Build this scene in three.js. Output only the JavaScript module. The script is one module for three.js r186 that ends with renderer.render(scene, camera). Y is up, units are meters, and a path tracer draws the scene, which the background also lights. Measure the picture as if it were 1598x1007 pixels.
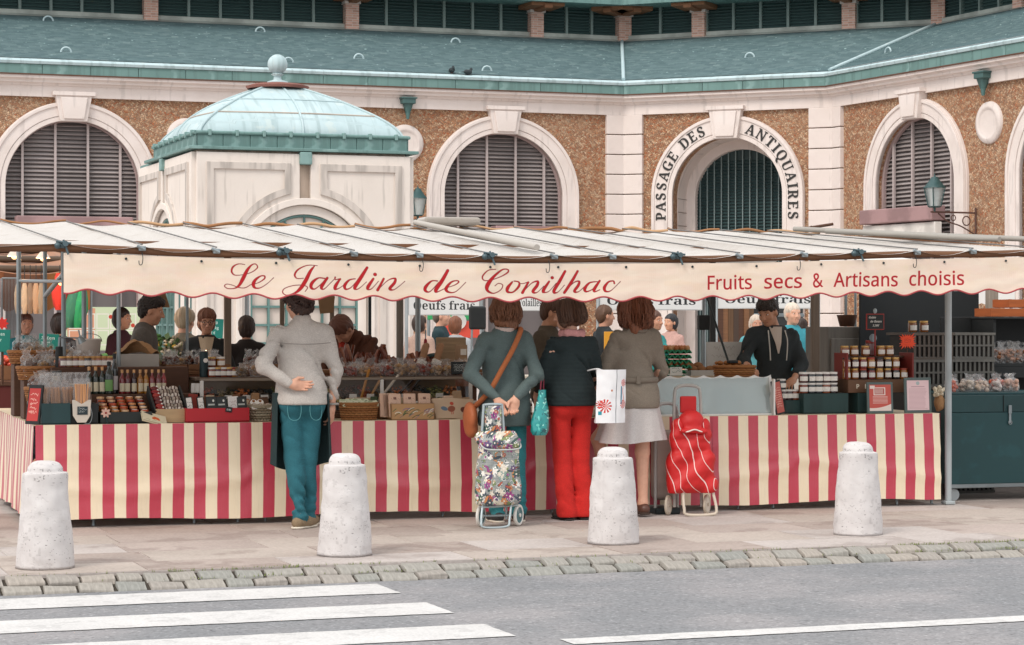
import * as THREE from 'three';
import { mergeGeometries, toCreasedNormals } from 'three/addons/utils/BufferGeometryUtils.js';
import { RoundedBoxGeometry } from 'three/addons/geometries/RoundedBoxGeometry.js';
import { TextGeometry } from 'three/addons/geometries/TextGeometry.js';
import { FontLoader } from 'three/addons/loaders/FontLoader.js';
import { ImprovedNoise } from 'three/addons/math/ImprovedNoise.js';

// ---------- camera, sky, sun, exposure ----------
const scene = new THREE.Scene();
const camera = new THREE.PerspectiveCamera(16, 1598 / 1007, 0.5, 400);
camera.position.set(0, 1.5, 0);
camera.lookAt(0, 1.5, -10);
scene.add(camera);
const SUN = new THREE.Vector3(-0.42, 0.78, 0.62).normalize();
{
  // overcast sky: a bright, even cloud cover, a little brighter towards the hidden sun
  const w = 256, h = 128, data = new Float32Array(w * h * 4), v = new THREE.Vector3();
  for (let j = 0; j < h; j++) for (let i = 0; i < w; i++) {
    const el = ((j + 0.5) / h - 0.5) * Math.PI, az = ((i + 0.5) / w - 0.5) * 2 * Math.PI;
    v.set(Math.cos(el) * Math.cos(az), Math.sin(el), Math.cos(el) * Math.sin(az));
    const up = Math.max(0, v.y), sun = Math.max(0, v.dot(SUN));
    const l = (v.y < 0 ? 0.42 : 0.80 + 0.36 * up) * (1 + 0.45 * Math.pow(sun, 5));
    const k = (j * w + i) * 4;
    data[k] = l * 0.985; data[k + 1] = l; data[k + 2] = l * 1.02; data[k + 3] = 1;
  }
  const sky = new THREE.DataTexture(data, w, h, THREE.RGBAFormat, THREE.FloatType);
  sky.mapping = THREE.EquirectangularReflectionMapping; sky.magFilter = THREE.LinearFilter; sky.needsUpdate = true;
  scene.background = sky; scene.environment = sky;
}
const sunLight = new THREE.DirectionalLight(0xfff3e6, 1.35);
sunLight.position.copy(SUN).multiplyScalar(60).add(new THREE.Vector3(0, 0, -30));
sunLight.target.position.set(0, 0, -30); scene.add(sunLight.target);
sunLight.castShadow = true; sunLight.shadow.radius = 34; sunLight.shadow.mapSize.set(2048, 2048);
Object.assign(sunLight.shadow.camera, { left: -35, right: 35, top: 35, bottom: -35, near: 1, far: 140 });
scene.add(sunLight);
const renderer = new THREE.WebGLRenderer({ antialias: true });
renderer.setSize(1598, 1007);
renderer.toneMapping = THREE.LinearToneMapping;
renderer.toneMappingExposure = 1.2;
renderer.shadowMap.enabled = true;

// ---------- helpers ----------
const V3 = (x = 0, y = 0, z = 0) => new THREE.Vector3(x, y, z);
const R = (d) => d * Math.PI / 180;
let seed = 7;
const rnd = () => { seed = (seed + 0x6D2B79F5) | 0; let t = Math.imul(seed ^ (seed >>> 15), 1 | seed); t = (t + Math.imul(t ^ (t >>> 7), 61 | t)) ^ t; return ((t ^ (t >>> 14)) >>> 0) / 4294967296; };
const rr = (a, b) => a + (b - a) * rnd();
const perlin = new ImprovedNoise();
const fbm = (x, y, z, o = 4) => { let s = 0, a = 0.5; for (let i = 0; i < o; i++) { s += a * perlin.noise(x, y, z); x *= 2.03; y *= 2.03; z *= 2.03; a *= 0.5; } return s; };
const smooth = (a, b, x) => { const t = Math.min(1, Math.max(0, (x - a) / (b - a))); return t * t * (3 - 2 * t); };
const lerp = (a, b, t) => a + (b - a) * t;
const used = {};
const numbered = (n) => { used[n] = (used[n] || 0) + 1; return used[n] === 1 ? n : `${n}_${String(used[n] - 1).padStart(3, '0')}`; };
// uv in metres from the side a face points to
function metreUV(g) {
  const p = g.attributes.position, n = g.attributes.normal, uv = new Float32Array(p.count * 2);
  for (let i = 0; i < p.count; i++) {
    const ax = Math.abs(n.getX(i)), ay = Math.abs(n.getY(i)), az = Math.abs(n.getZ(i));
    if (ay > ax && ay > az) { uv[2 * i] = p.getX(i); uv[2 * i + 1] = p.getZ(i); }
    else if (ax > az) { uv[2 * i] = p.getZ(i); uv[2 * i + 1] = p.getY(i); }
    else { uv[2 * i] = p.getX(i); uv[2 * i + 1] = p.getY(i); }
  }
  g.setAttribute('uv', new THREE.BufferAttribute(uv, 2));
  return g;
}
function mg(list, keep) {
  if (!Array.isArray(list)) list = [list];
  if (list.length === 1 && keep) return list[0];
  const out = list.map((g) => {
    const q = g.index ? g.toNonIndexed() : g.clone();
    for (const k of Object.keys(q.attributes)) if (!['position', 'normal', 'uv', 'color'].includes(k)) q.deleteAttribute(k);
    if (!q.attributes.normal) q.computeVertexNormals();
    if (!keep) metreUV(q);
    return q;
  });
  return out.length === 1 ? out[0] : mergeGeometries(out);
}
function mesh(name, geos, mat, parent = scene, keep = false) {
  const m = new THREE.Mesh(mg(geos, keep), mat);
  m.name = parent === scene ? numbered(name) : name; m.castShadow = m.receiveShadow = true;
  parent.add(m); return m;
}
function shared(name, geo, mat, parent) {   // geometry used as it is, so that copies share it
  const m = new THREE.Mesh(geo, mat); m.name = parent === scene ? numbered(name) : name; m.castShadow = m.receiveShadow = true; parent.add(m); return m;
}
function tag(o, label, category, group) { o.userData.label = label; o.userData.category = category; if (group) o.userData.group = group; return o; }
function thing(name, label, category, pos = [0, 0, 0], turn = 0, group) {
  const g = new THREE.Group(); g.name = numbered(name); scene.add(g);
  g.position.set(...(pos.isVector3 ? pos.toArray() : pos)); g.rotation.y = turn;
  return tag(g, label, category, group);
}
function structure(o) { o.userData.kind = 'structure'; return o; }
function copy(o, pos, turn, label, group) {
  const c = o.clone(); c.name = numbered(o.name.replace(/_\d{3}$/, '')); scene.add(c);
  c.userData = { ...o.userData };
  c.position.set(...(pos.isVector3 ? pos.toArray() : pos)); if (turn !== undefined) c.rotation.set(0, turn, 0);
  if (label) c.userData.label = label; if (group) c.userData.group = group;
  return c;
}
const at = (g, x = 0, y = 0, z = 0, rx = 0, ry = 0, rz = 0) => { if (rx || ry || rz) g.applyMatrix4(new THREE.Matrix4().makeRotationFromEuler(new THREE.Euler(rx, ry, rz))); g.translate(x, y, z); return g; };
const bx = (w, h, d, x = 0, y = 0, z = 0, rx = 0, ry = 0, rz = 0) => at(new THREE.BoxGeometry(w, h, d), x, y, z, rx, ry, rz);
const rb = (w, h, d, r, x = 0, y = 0, z = 0, rx = 0, ry = 0, rz = 0, s = 2) => at(new RoundedBoxGeometry(w, h, d, s, Math.min(r, w / 2.01, h / 2.01, d / 2.01)), x, y, z, rx, ry, rz);
const cy = (r0, r1, h, x = 0, y = 0, z = 0, rx = 0, ry = 0, rz = 0, n = 16) => at(new THREE.CylinderGeometry(r1, r0, h, n), x, y, z, rx, ry, rz);   // r0 below
const sp = (r, x = 0, y = 0, z = 0, sx = 1, sy = 1, sz = 1, n = 12) => { const g = new THREE.SphereGeometry(r, n, Math.max(6, n * 0.7 | 0)); g.scale(sx, sy, sz); g.translate(x, y, z); g.computeVertexNormals(); return g; };
const la = (pts, n = 20) => new THREE.LatheGeometry(pts.map(([x, y]) => new THREE.Vector2(x, y)), n);
const tube = (pts, r, n = 24, k = 6, closed = false) => new THREE.TubeGeometry(new THREE.CatmullRomCurve3(pts.map((p) => (p.isVector3 ? p : V3(...p))), closed, 'catmullrom', 0.5), n, r, k, closed);
function bar(a, b, r, n = 8) {
  const A = a.isVector3 ? a : V3(...a), B = b.isVector3 ? b : V3(...b), d = B.clone().sub(A), g = new THREE.CylinderGeometry(r, r, d.length(), n);
  g.applyMatrix4(new THREE.Matrix4().makeRotationFromQuaternion(new THREE.Quaternion().setFromUnitVectors(V3(0, 1, 0), d.clone().normalize())));
  const m = A.add(B).multiplyScalar(0.5); g.translate(m.x, m.y, m.z); return g;
}
function sheet(fn, nu, nv, thick = 0) {   // fn(u, v) -> [x, y, z], u and v from 0 to 1; uv = (u, v)
  const pos = [], uv = [], idx = [], W = nu + 1;
  for (let j = 0; j <= nv; j++) for (let i = 0; i <= nu; i++) { pos.push(...fn(i / nu, j / nv)); uv.push(i / nu, j / nv); }
  for (let j = 0; j < nv; j++) for (let i = 0; i < nu; i++) { const a = j * W + i; idx.push(a, a + 1, a + W, a + 1, a + W + 1, a + W); }
  const g = new THREE.BufferGeometry(); g.setAttribute('position', new THREE.Float32BufferAttribute(pos, 3)); g.setAttribute('uv', new THREE.Float32BufferAttribute(uv, 2)); g.setIndex(idx); g.computeVertexNormals();
  if (!thick) return g;
  const n0 = g.attributes.position.count, P = Array.from(g.attributes.position.array), N = g.attributes.normal, U = [...uv, ...uv], I = [...idx];
  for (let i = 0; i < n0; i++) P.push(P[3 * i] - thick * N.getX(i), P[3 * i + 1] - thick * N.getY(i), P[3 * i + 2] - thick * N.getZ(i));
  for (let k = 0; k < idx.length; k += 3) I.push(idx[k] + n0, idx[k + 2] + n0, idx[k + 1] + n0);
  const edge = (a, b) => I.push(a, b, a + n0, b, b + n0, a + n0);
  for (let i = 0; i < nu; i++) { edge(i + 1, i); edge(nv * W + i, nv * W + i + 1); }
  for (let j = 0; j < nv; j++) { edge(j * W, (j + 1) * W); edge((j + 1) * W + nu, j * W + nu); }
  const s = new THREE.BufferGeometry(); s.setAttribute('position', new THREE.Float32BufferAttribute(P, 3)); s.setAttribute('uv', new THREE.Float32BufferAttribute(U, 2)); s.setIndex(I);
  return toCreasedNormals(s, 0.9);
}
const extrude = (shape, depth, bevel = 0, x = 0, y = 0, z = 0, curve = 16) => at(new THREE.ExtrudeGeometry(shape, { depth, bevelEnabled: bevel > 0, bevelSize: bevel, bevelThickness: bevel, bevelSegments: 2, curveSegments: curve }), x, y, z);
const poly = (pts) => new THREE.Shape(pts.map(([x, y]) => new THREE.Vector2(x, y)));

// ---------- textures ----------
function canvas(w, h, draw) { const c = document.createElement('canvas'); c.width = w; c.height = h; draw(c.getContext('2d'), w, h); return c; }
function ctex(c, tile, srgb = true) {
  const t = new THREE.CanvasTexture(c); t.wrapS = t.wrapT = THREE.RepeatWrapping; t.magFilter = THREE.LinearFilter; t.flipY = true;
  if (tile) t.repeat.set(1 / (tile[0] ?? tile), 1 / (tile[1] ?? tile)); if (srgb) t.colorSpace = THREE.SRGBColorSpace; t.needsUpdate = true; return t;
}
function dtex(n, fn, tile, srgb) {   // fn(u, v) -> [r, g, b] or a number, in 0..1
  const d = new Uint8Array(n * n * 4);
  for (let j = 0; j < n; j++) for (let i = 0; i < n; i++) { const v = fn(i / n, j / n), k = (j * n + i) * 4; const a = Array.isArray(v) ? v : [v, v, v]; for (let c = 0; c < 3; c++) d[k + c] = Math.max(0, Math.min(255, a[c] * 255)); d[k + 3] = 255; }
  const t = new THREE.DataTexture(d, n, n); t.wrapS = t.wrapT = THREE.RepeatWrapping; t.magFilter = THREE.LinearFilter; if (tile) t.repeat.set(1 / (tile[0] ?? tile), 1 / (tile[1] ?? tile)); if (srgb) t.colorSpace = THREE.SRGBColorSpace; t.needsUpdate = true; return t;
}
const re = (t, tile) => { const c = t.clone(); c.repeat.set(1 / (tile[0] ?? tile), 1 / (tile[1] ?? tile)); c.needsUpdate = true; return c; };
// tileable value noise
const vn = (() => { const h = (x, y, s) => { let n = Math.imul(x, 374761393) + Math.imul(y, 668265263) + Math.imul(s, 974634777); n = Math.imul(n ^ (n >>> 13), 1274126177); return ((n ^ (n >>> 16)) >>> 0) / 4294967296; };
  return (u, v, p, s = 1, q = p) => { const x = u * p, y = v * q, i = Math.floor(x), j = Math.floor(y), a = x - i, b = y - j, fa = a * a * (3 - 2 * a), fb = b * b * (3 - 2 * b), m = (k, n) => ((k % n) + n) % n;
    return lerp(lerp(h(m(i, p), m(j, q), s), h(m(i + 1, p), m(j, q), s), fa), lerp(h(m(i, p), m(j + 1, q), s), h(m(i + 1, p), m(j + 1, q), s), fa), fb); }; })();
const vf = (u, v, p, o = 4, s = 1, q = p) => { let r = 0, a = 0.5, t = 0; for (let k = 0; k < o; k++) { r += a * vn(u, v, p << k, s + k, q << k); t += a; a *= 0.55; } return r / t; };
const mixc = (a, b, t) => [lerp(a[0], b[0], t), lerp(a[1], b[1], t), lerp(a[2], b[2], t)];
const hex = (h) => [(h >> 16 & 255) / 255, (h >> 8 & 255) / 255, (h & 255) / 255];
const grain = dtex(256, (u, v) => vf(u, v, 16, 4, 3), 0.5);
const blotch = dtex(256, (u, v) => 0.86 + 0.14 * smooth(0.3, 0.7, vf(u, v, 4, 5, 9)), 1.6, true);
const streak = dtex(256, (u, v) => 0.84 + 0.16 * smooth(0.25, 0.6, vf(u, v, 24, 3, 21, 3)), 2.2, true);
const fibre = dtex(256, (u, v) => 0.82 + 0.18 * vf(u, v, 4, 4, 31, 64), 0.9, true);     // wood grain along u
const fibreV = dtex(256, (u, v) => 0.82 + 0.18 * vf(u, v, 64, 4, 33, 4), 0.9, true);
const weave = dtex(128, (u, v) => 0.5 + 0.25 * Math.sin(u * Math.PI * 64) + 0.25 * Math.sin(v * Math.PI * 64), 0.12);
const heather = dtex(256, (u, v) => 0.82 + 0.18 * vn(u, v, 128, 5) * (0.6 + 0.4 * vf(u, v, 12, 3, 8)), 0.35, true);
const mat = (c, rough = 0.8, o = {}) => new THREE.MeshStandardMaterial({ color: c, roughness: rough, ...o });
const phys = (c, rough, o = {}) => new THREE.MeshPhysicalMaterial({ color: c, roughness: rough, ...o });
const cloth = (c, o = {}) => phys(c, 0.9, { map: heather, bumpMap: weave, bumpScale: 0.0006, sheen: 0.25, sheenRoughness: 0.6, ...o });

const M = {
  glass: phys(0xffffff, 0.04, { transmission: 1, thickness: 0, ior: 1.45 }),
  steel: mat(0x9aa3a6, 0.38, { metalness: 0.75, map: blotch }),
  paintGrey: mat(0xa9b0b2, 0.5, { map: blotch }),
  darkMetal: mat(0x2c3436, 0.5, { metalness: 0.4 }),
  wood: mat(0x8a6040, 0.75, { map: fibre, bumpMap: grain, bumpScale: 0.001 }),
  darkWood: mat(0x5a3a28, 0.75, { map: fibre }),
  postWood: mat(0x8a7868, 0.75, { map: fibreV }),
  paleWood: mat(0xc7a880, 0.75, { map: fibre }),
  black: mat(0x181b1c, 0.6),
  white: mat(0xe6e2dc, 0.6, { map: blotch }),
  card: mat(0xb78e64, 0.85, { map: blotch }),
  kraft: mat(0xb98d62, 0.9, { map: heather }),
  teal: mat(0x1d3f42, 0.55, { map: streak }),
  cream: mat(0xe9dcc4, 0.8),
};

// ---------- ground, pavement, road ----------
const KA = R(19), KU = V3(Math.cos(KA), 0, -Math.sin(KA)), KN = V3(Math.sin(KA), 0, Math.cos(KA)), K0 = V3(-3.04, 0, -13.62);   // kerb line: along, towards the road, origin
const kerb = (s, n, y = 0) => K0.clone().addScaledVector(KU, s).addScaledVector(KN, n).setY(y);
const asphaltTex = dtex(512, (u, v) => { const g = vn(u, v, 256, 2) * 0.5 + vn(u, v, 128, 4) * 0.5, b = vf(u, v, 4, 4, 6), s = g > 0.80 ? 0.10 : g < 0.22 ? -0.08 : 0; return mixc([0.485, 0.49, 0.50], [0.56, 0.55, 0.555], smooth(0.2, 0.8, b)).map((c) => c + s * 0.9 + (g - 0.5) * 0.12); }, 2.3, true);
const asphaltBump = dtex(512, (u, v) => vn(u, v, 200, 2) * 0.6 + vn(u, v, 100, 4) * 0.4, 1.9);
const slabTex = dtex(512, (u, v) => { const b = vf(u, v, 5, 5, 14), f = vn(u, v, 200, 3), st = smooth(0.62, 0.72, vf(u, v, 9, 4, 40)); let c = mixc([0.66, 0.625, 0.605], [0.76, 0.725, 0.705], b); c = mixc(c, [0.54, 0.49, 0.47], st * 0.35); return c.map((x) => x + (f - 0.5) * 0.07); }, 2.6, true);
const asphalt = mat(0xffffff, 0.9, { map: re(asphaltTex, 2.4), bumpMap: asphaltBump, bumpScale: 0.004 });
{
  const plaza = mat(0xffffff, 0.9, { map: re(slabTex, 3.7) });
  const g = new THREE.PlaneGeometry(360, 360); g.rotateX(-Math.PI / 2); g.translate(0, -0.11, -100);
  structure(mesh('ground', g, mat(0xa39c96, 0.95, { map: re(slabTex, 4.1) })));
  // pavement bed with the square behind it, its front edge along the kerb
  const ang = KA;
  const bed = structure(mesh('market_square', bx(120, 0.07, 80, 0, -0.041, -40 + 0.0), plaza));
  bed.rotation.y = ang; bed.position.copy(kerb(3, 0));
  // road
  const road = structure(mesh('road', bx(120, 0.06, 16, 0, -0.12, 8), asphalt));
  road.rotation.y = ang; road.position.copy(kerb(3, 0.27));
  // pavement slabs, each its own
  const pave = new THREE.Group(); pave.name = 'pavement'; structure(pave); scene.add(pave); pave.rotation.y = ang; pave.position.copy(K0);
  const tones = [0xffffff, 0xf3ece8, 0xe7dfda, 0xf8f4ee].map((c) => mat(c, 0.88, { map: slabTex, bumpMap: grain, bumpScale: 0.002 }));
  let z = -0.012;
  for (let row = 0; row < 7; row++) {
    const d = [0.5, 0.62, 0.62, 0.62, 0.7, 0.7, 0.7][row]; let x = -1.7 - rr(0, 0.8);
    while (x < 9.8) {
      const w = rr(0.75, 1.25), m = mesh('slab', rb(w - 0.009, 0.05, d - 0.009, 0.004, 0, 0, 0), tones[(rnd() * 4) | 0], pave);
      m.position.set(x + w / 2, -0.0255 + rr(-0.0015, 0.0015), z - d / 2); const uv = m.geometry.attributes.uv, ox = rnd() * 9, oy = rnd() * 9; for (let i = 0; i < uv.count; i++) uv.setXY(i, uv.getX(i) + ox, uv.getY(i) + oy);
      x += w;
    }
    z -= d;
  }
  // two rows of cobbles ramping down to the road
  const rows = new THREE.Group(); rows.name = 'cobble_edging'; structure(rows); scene.add(rows); rows.rotation.y = ang; rows.position.copy(K0);
  const stoneTex = dtex(256, (u, v) => 0.72 + 0.28 * (vf(u, v, 8, 4, 71) * 0.7 + vn(u, v, 128, 3) * 0.3), 0.45, true);
  const cm = [0xaeaaa2, 0xb3ada4, 0xa6a59e, 0xb8afa5, 0xb0a9a1, 0xa2a29c].map((c) => mat(c, 0.85, { map: stoneTex, bumpMap: grain, bumpScale: 0.003 }));
  const shapes = [];
  for (let k = 0; k < 6; k++) {
    const g = new RoundedBoxGeometry(1, 0.13, 0.137, 3, 0.028), p = g.attributes.position;
    for (let i = 0; i < p.count; i++) { const x = p.getX(i), y = p.getY(i), zz = p.getZ(i); const n = fbm(x * 3 + k * 7.1, y * 14, zz * 14, 3); p.setXYZ(i, x * (1 + n * 0.10), y + n * 0.026 - 0.016 * (2 * x) ** 4, zz * (1 - 0.10 * (2 * x) ** 4) + n * 0.03 * Math.sign(zz)); }
    g.computeVertexNormals(); shapes.push(mg(g));
  }
  const slope = R(13);
  for (let r = 0; r < 2; r++) {
    let x = -1.9 - r * 0.1;
    while (x < 9.7) {
      const w = rr(0.15, 0.27), m = shared('cobble', shapes[(rnd() * 6) | 0], cm[(rnd() * 6) | 0], rows); m.scale.set(w - rr(0.010, 0.026), 1, rr(0.93, 1.02));
      m.position.set(x + w / 2, -0.076 - r * 0.036 + rr(-0.006, 0.006), 0.075 + r * 0.147 + rr(-0.008, 0.008)); m.rotation.set(slope + rr(-0.05, 0.05), rr(-0.05, 0.05), rr(-0.03, 0.03)); x += w;
    }
  }
  const soil = structure(mesh('joint_bed', at(bx(60, 0.05, 0.34, 0, 0, 0), 4, -0.085, 0.14, slope), mat(0x5b564c, 1, { map: re(slabTex, 0.7) }))); soil.rotation.y = ang; soil.position.copy(K0);
  // moss tufts in the joints
  const blades = []; for (let i = 0; i < 620; i++) { const patch = rnd(), s = patch < 0.35 ? rr(6.0, 7.2) : patch < 0.6 ? rr(1.0, 2.4) : rr(-1, 9), n = rnd() < 0.7 ? rr(-0.01, 0.012) : rr(0.13, 0.16); const h = rr(0.006, 0.026), g = new THREE.ConeGeometry(rr(0.002, 0.005), h, 3); at(g, s, -0.012 - Math.max(0, n) * 0.23 + h / 2, n, rr(-0.5, 0.5), rr(0, 3), rr(-0.5, 0.5)); blades.push(g); }
  const moss = mesh('moss', blades, mat(0x7c8650, 1)); moss.userData.kind = 'stuff'; tag(moss, 'short green moss and weeds growing in the cobble joints', 'moss'); moss.rotation.y = ang; moss.position.copy(K0);
  // zebra crossing and lane line, thin sheets of paint with worn edges
  const paintTex = dtex(512, (u, v) => { const w = smooth(0.60, 0.70, vf(u, v, 20, 4, 91)), c = 0.9 - 0.06 * vf(u, v, 8, 4, 4) - 0.08 * vn(u, v, 180, 6); return [c - w * 0.05, c - w * 0.05, c - w * 0.05]; }, 1.7, true);
  const paint = mat(0xf2f0ee, 0.75, { map: paintTex, bumpMap: asphaltBump, bumpScale: 0.003 });
  const stripe = (name, pts) => { // worn outline
    const out = []; for (let i = 0; i < pts.length; i++) { const a = pts[i], b = pts[(i + 1) % pts.length], L = Math.hypot(b[0] - a[0], b[1] - a[1]), n = Math.max(2, Math.round(L / 0.05)); for (let k = 0; k < n; k++) { const t = k / n, x = lerp(a[0], b[0], t), y = lerp(a[1], b[1], t), q = fbm(x * 9, y * 9, 3, 3) * 0.022; out.push([x + q * 0.7, y + q]); } }
    const g = new THREE.ShapeGeometry(poly(out)); g.rotateX(-Math.PI / 2); const m = mesh(name, g, paint, cross); m.position.y = -0.0856; return m;
  };
  const cross = new THREE.Group(); cross.name = 'road_marking'; structure(cross); scene.add(cross); cross.rotation.y = R(20); cross.position.set(-0.83, 0, -13.95);
  for (let k = 0; k < 4; k++) { const y0 = -(0.02 + k * 0.985); stripe('zebra_stripe', [[-9, y0 - 0.5], [0, y0 - 0.5], [0, y0], [-9, y0]]); }
  const ln = stripe('lane_line', [[0, -0.02], [12, -0.02], [12, 0.18], [0, 0.18]]); const p0 = V3(0.3, 0, -11.33); cross.updateMatrixWorld(); const lp = cross.worldToLocal(p0); ln.position.set(lp.x, -0.0856, lp.z);
}

// ---------- bollards ----------
{
  const conc = dtex(512, (u, v) => { const b = vf(u, v, 6, 5, 51), pit = smooth(0.86, 0.92, vn(u, v, 90, 8)) * smooth(0.56, 0.74, vf(u, v, 5, 2, 61)), c = mixc([0.75, 0.73, 0.725], [0.85, 0.835, 0.83], b); const sc = smooth(0.66, 0.74, vf(u, v, 26, 3, 77)) * 0.05; return c.map((x) => x - pit * 0.26 - sc); }, 0.8, true);
  const concB = dtex(512, (u, v) => 0.6 + 0.4 * vf(u, v, 10, 5, 51) - 0.4 * smooth(0.86, 0.92, vn(u, v, 90, 8)), 0.8);
  const spots = [[70, 890, 'white concrete bollard with dark pitting beside the corner of the stall'], [538, 870, 'white concrete bollard beside the man in the grey jacket'], [957, 852, 'white concrete bollard in front of the woman in the white skirt'], [1339, 838, 'white concrete bollard in front of the table with framed posters']];
  spots.forEach(([px, py, label], k) => {
    const D = 1.5 * 3582 / (py - 4 - 503.5), X = (px - 799) * D / 3582, h = 0.655;
    const prof = []; const add = (r, y, n, r2, y2) => { for (let i = 0; i < n; i++) prof.push([lerp(r, r2, i / n), lerp(y, y2, i / n)]); };
    add(0.001, 0, 3, 0.178, 0); add(0.178, 0, 30, 0.135, 0.572); add(0.135, 0.572, 3, 0.131, 0.581); add(0.131, 0.581, 4, 0.108, 0.586);
    for (let i = 0; i <= 14; i++) { const t = i / 14 * Math.PI / 2; prof.push([Math.max(0.0005, 0.106 * Math.pow(Math.cos(t), 0.55)), 0.59 + (h - 0.59) * Math.sin(t)]); }
    const g = la(prof, 72), p = g.attributes.position;
    for (let i = 0; i < p.count; i++) { const x = p.getX(i), y = p.getY(i), z = p.getZ(i), r = Math.hypot(x, z); if (r < 0.002) continue; const n = fbm(x * 9 + k * 13, y * 9, z * 9, 5) * 0.016 - Math.max(0, fbm(x * 40, y * 40 + k * 9, z * 40, 2) - 0.26) * 0.03 + (y < 0.05 ? -0.012 * Math.max(0, fbm(x * 22 + k, y * 8, z * 22, 2) + 0.1) : 0); p.setXYZ(i, x * (1 + n / r), y + (y > 0.3 ? n * 0.3 : 0), z * (1 + n / r)); }
    g.computeVertexNormals();
    const b = thing('bollard', label, 'bollard', [X, 0, -D], k * 1.7, 'concrete bollards along the kerb');
    // body and rounded cap
    const pos = g.attributes.position; const low = [], high = []; const gi = g.toNonIndexed(), gp = gi.attributes.position, gn = gi.attributes.normal;
    for (let t = 0; t < gp.count; t += 3) { const y = (gp.getY(t) + gp.getY(t + 1) + gp.getY(t + 2)) / 3; (y < 0.587 ? low : high).push(t, t + 1, t + 2); }
    const pick = (ids) => { const q = new THREE.BufferGeometry(); for (const a of ['position', 'normal']) { const s = gi.attributes[a], o = new Float32Array(ids.length * 3); ids.forEach((i, j) => { o[3 * j] = s.getX(i); o[3 * j + 1] = s.getY(i); o[3 * j + 2] = s.getZ(i); }); q.setAttribute(a, new THREE.BufferAttribute(o, 3)); } return q; };
    const m = mat(0xffffff, 0.85, { map: conc, bumpMap: concB, bumpScale: 0.004 });
    mesh('shaft', pick(low), m, b); mesh('cap', pick(high), m, b);
  });
}

// ---------- the market hall ----------
const hall = thing('market_hall', 'octagonal market hall with millstone walls, arched shutters and green slate roof', 'building', [0, 0, 0]);
const segL = R(19.4), segC = R(-23.9), segR = R(-64.9);
const C1 = V3(2.82, 0, -58), C2 = V3(7.63, 0, -55.87);
const dirOf = (a) => V3(Math.cos(a), 0, -Math.sin(a)), outOf = (a) => V3(Math.sin(a), 0, Math.cos(a));
const BL = [C1.clone().addScaledVector(dirOf(segL), -19), C1, C2, C2.clone().addScaledVector(dirOf(segR), 13)], BA = [segL, segC, segR];
function offsetLine(d) {   // the polyline moved outwards by d with mitred corners
  return BL.map((p, i) => { if (i === 0 || i === 3) return p.clone().addScaledVector(outOf(BA[i ? 2 : 0]), d); const a = outOf(BA[i - 1]), b = outOf(BA[i]), m = a.clone().add(b); return p.clone().addScaledVector(m, d / (1 + a.dot(b))); });
}
function sweep(profile, segs = [0, 1, 2]) {
  const out = []; const lines = profile.map(([o]) => offsetLine(o));
  for (const s of segs) { const pos = [], uv = []; let v = 0;
    for (let i = 0; i + 1 < profile.length; i++) { const q = (k, e) => { const p = lines[k][s + e]; return [p.x, profile[k][1], p.z]; }; const dv = Math.hypot(profile[i + 1][0] - profile[i][0], profile[i + 1][1] - profile[i][1]);
      const ucoord = (k, e) => lines[k][s + e].clone().sub(BL[s]).dot(dirOf(BA[s])) + s * 40.3;
      const a = q(i, 0), b = q(i, 1), c = q(i + 1, 1), d = q(i + 1, 0); pos.push(...a, ...b, ...c, ...a, ...c, ...d); uv.push(ucoord(i, 0), v, ucoord(i, 1), v, ucoord(i + 1, 1), v + dv, ucoord(i, 0), v, ucoord(i + 1, 1), v + dv, ucoord(i + 1, 0), v + dv); v += dv; }
    const g = new THREE.BufferGeometry(); g.setAttribute('position', new THREE.Float32BufferAttribute(pos, 3)); g.setAttribute('uv', new THREE.Float32BufferAttribute(uv, 2)); g.computeVertexNormals(); out.push(g); }
  return mergeGeometries(out);
}
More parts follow.
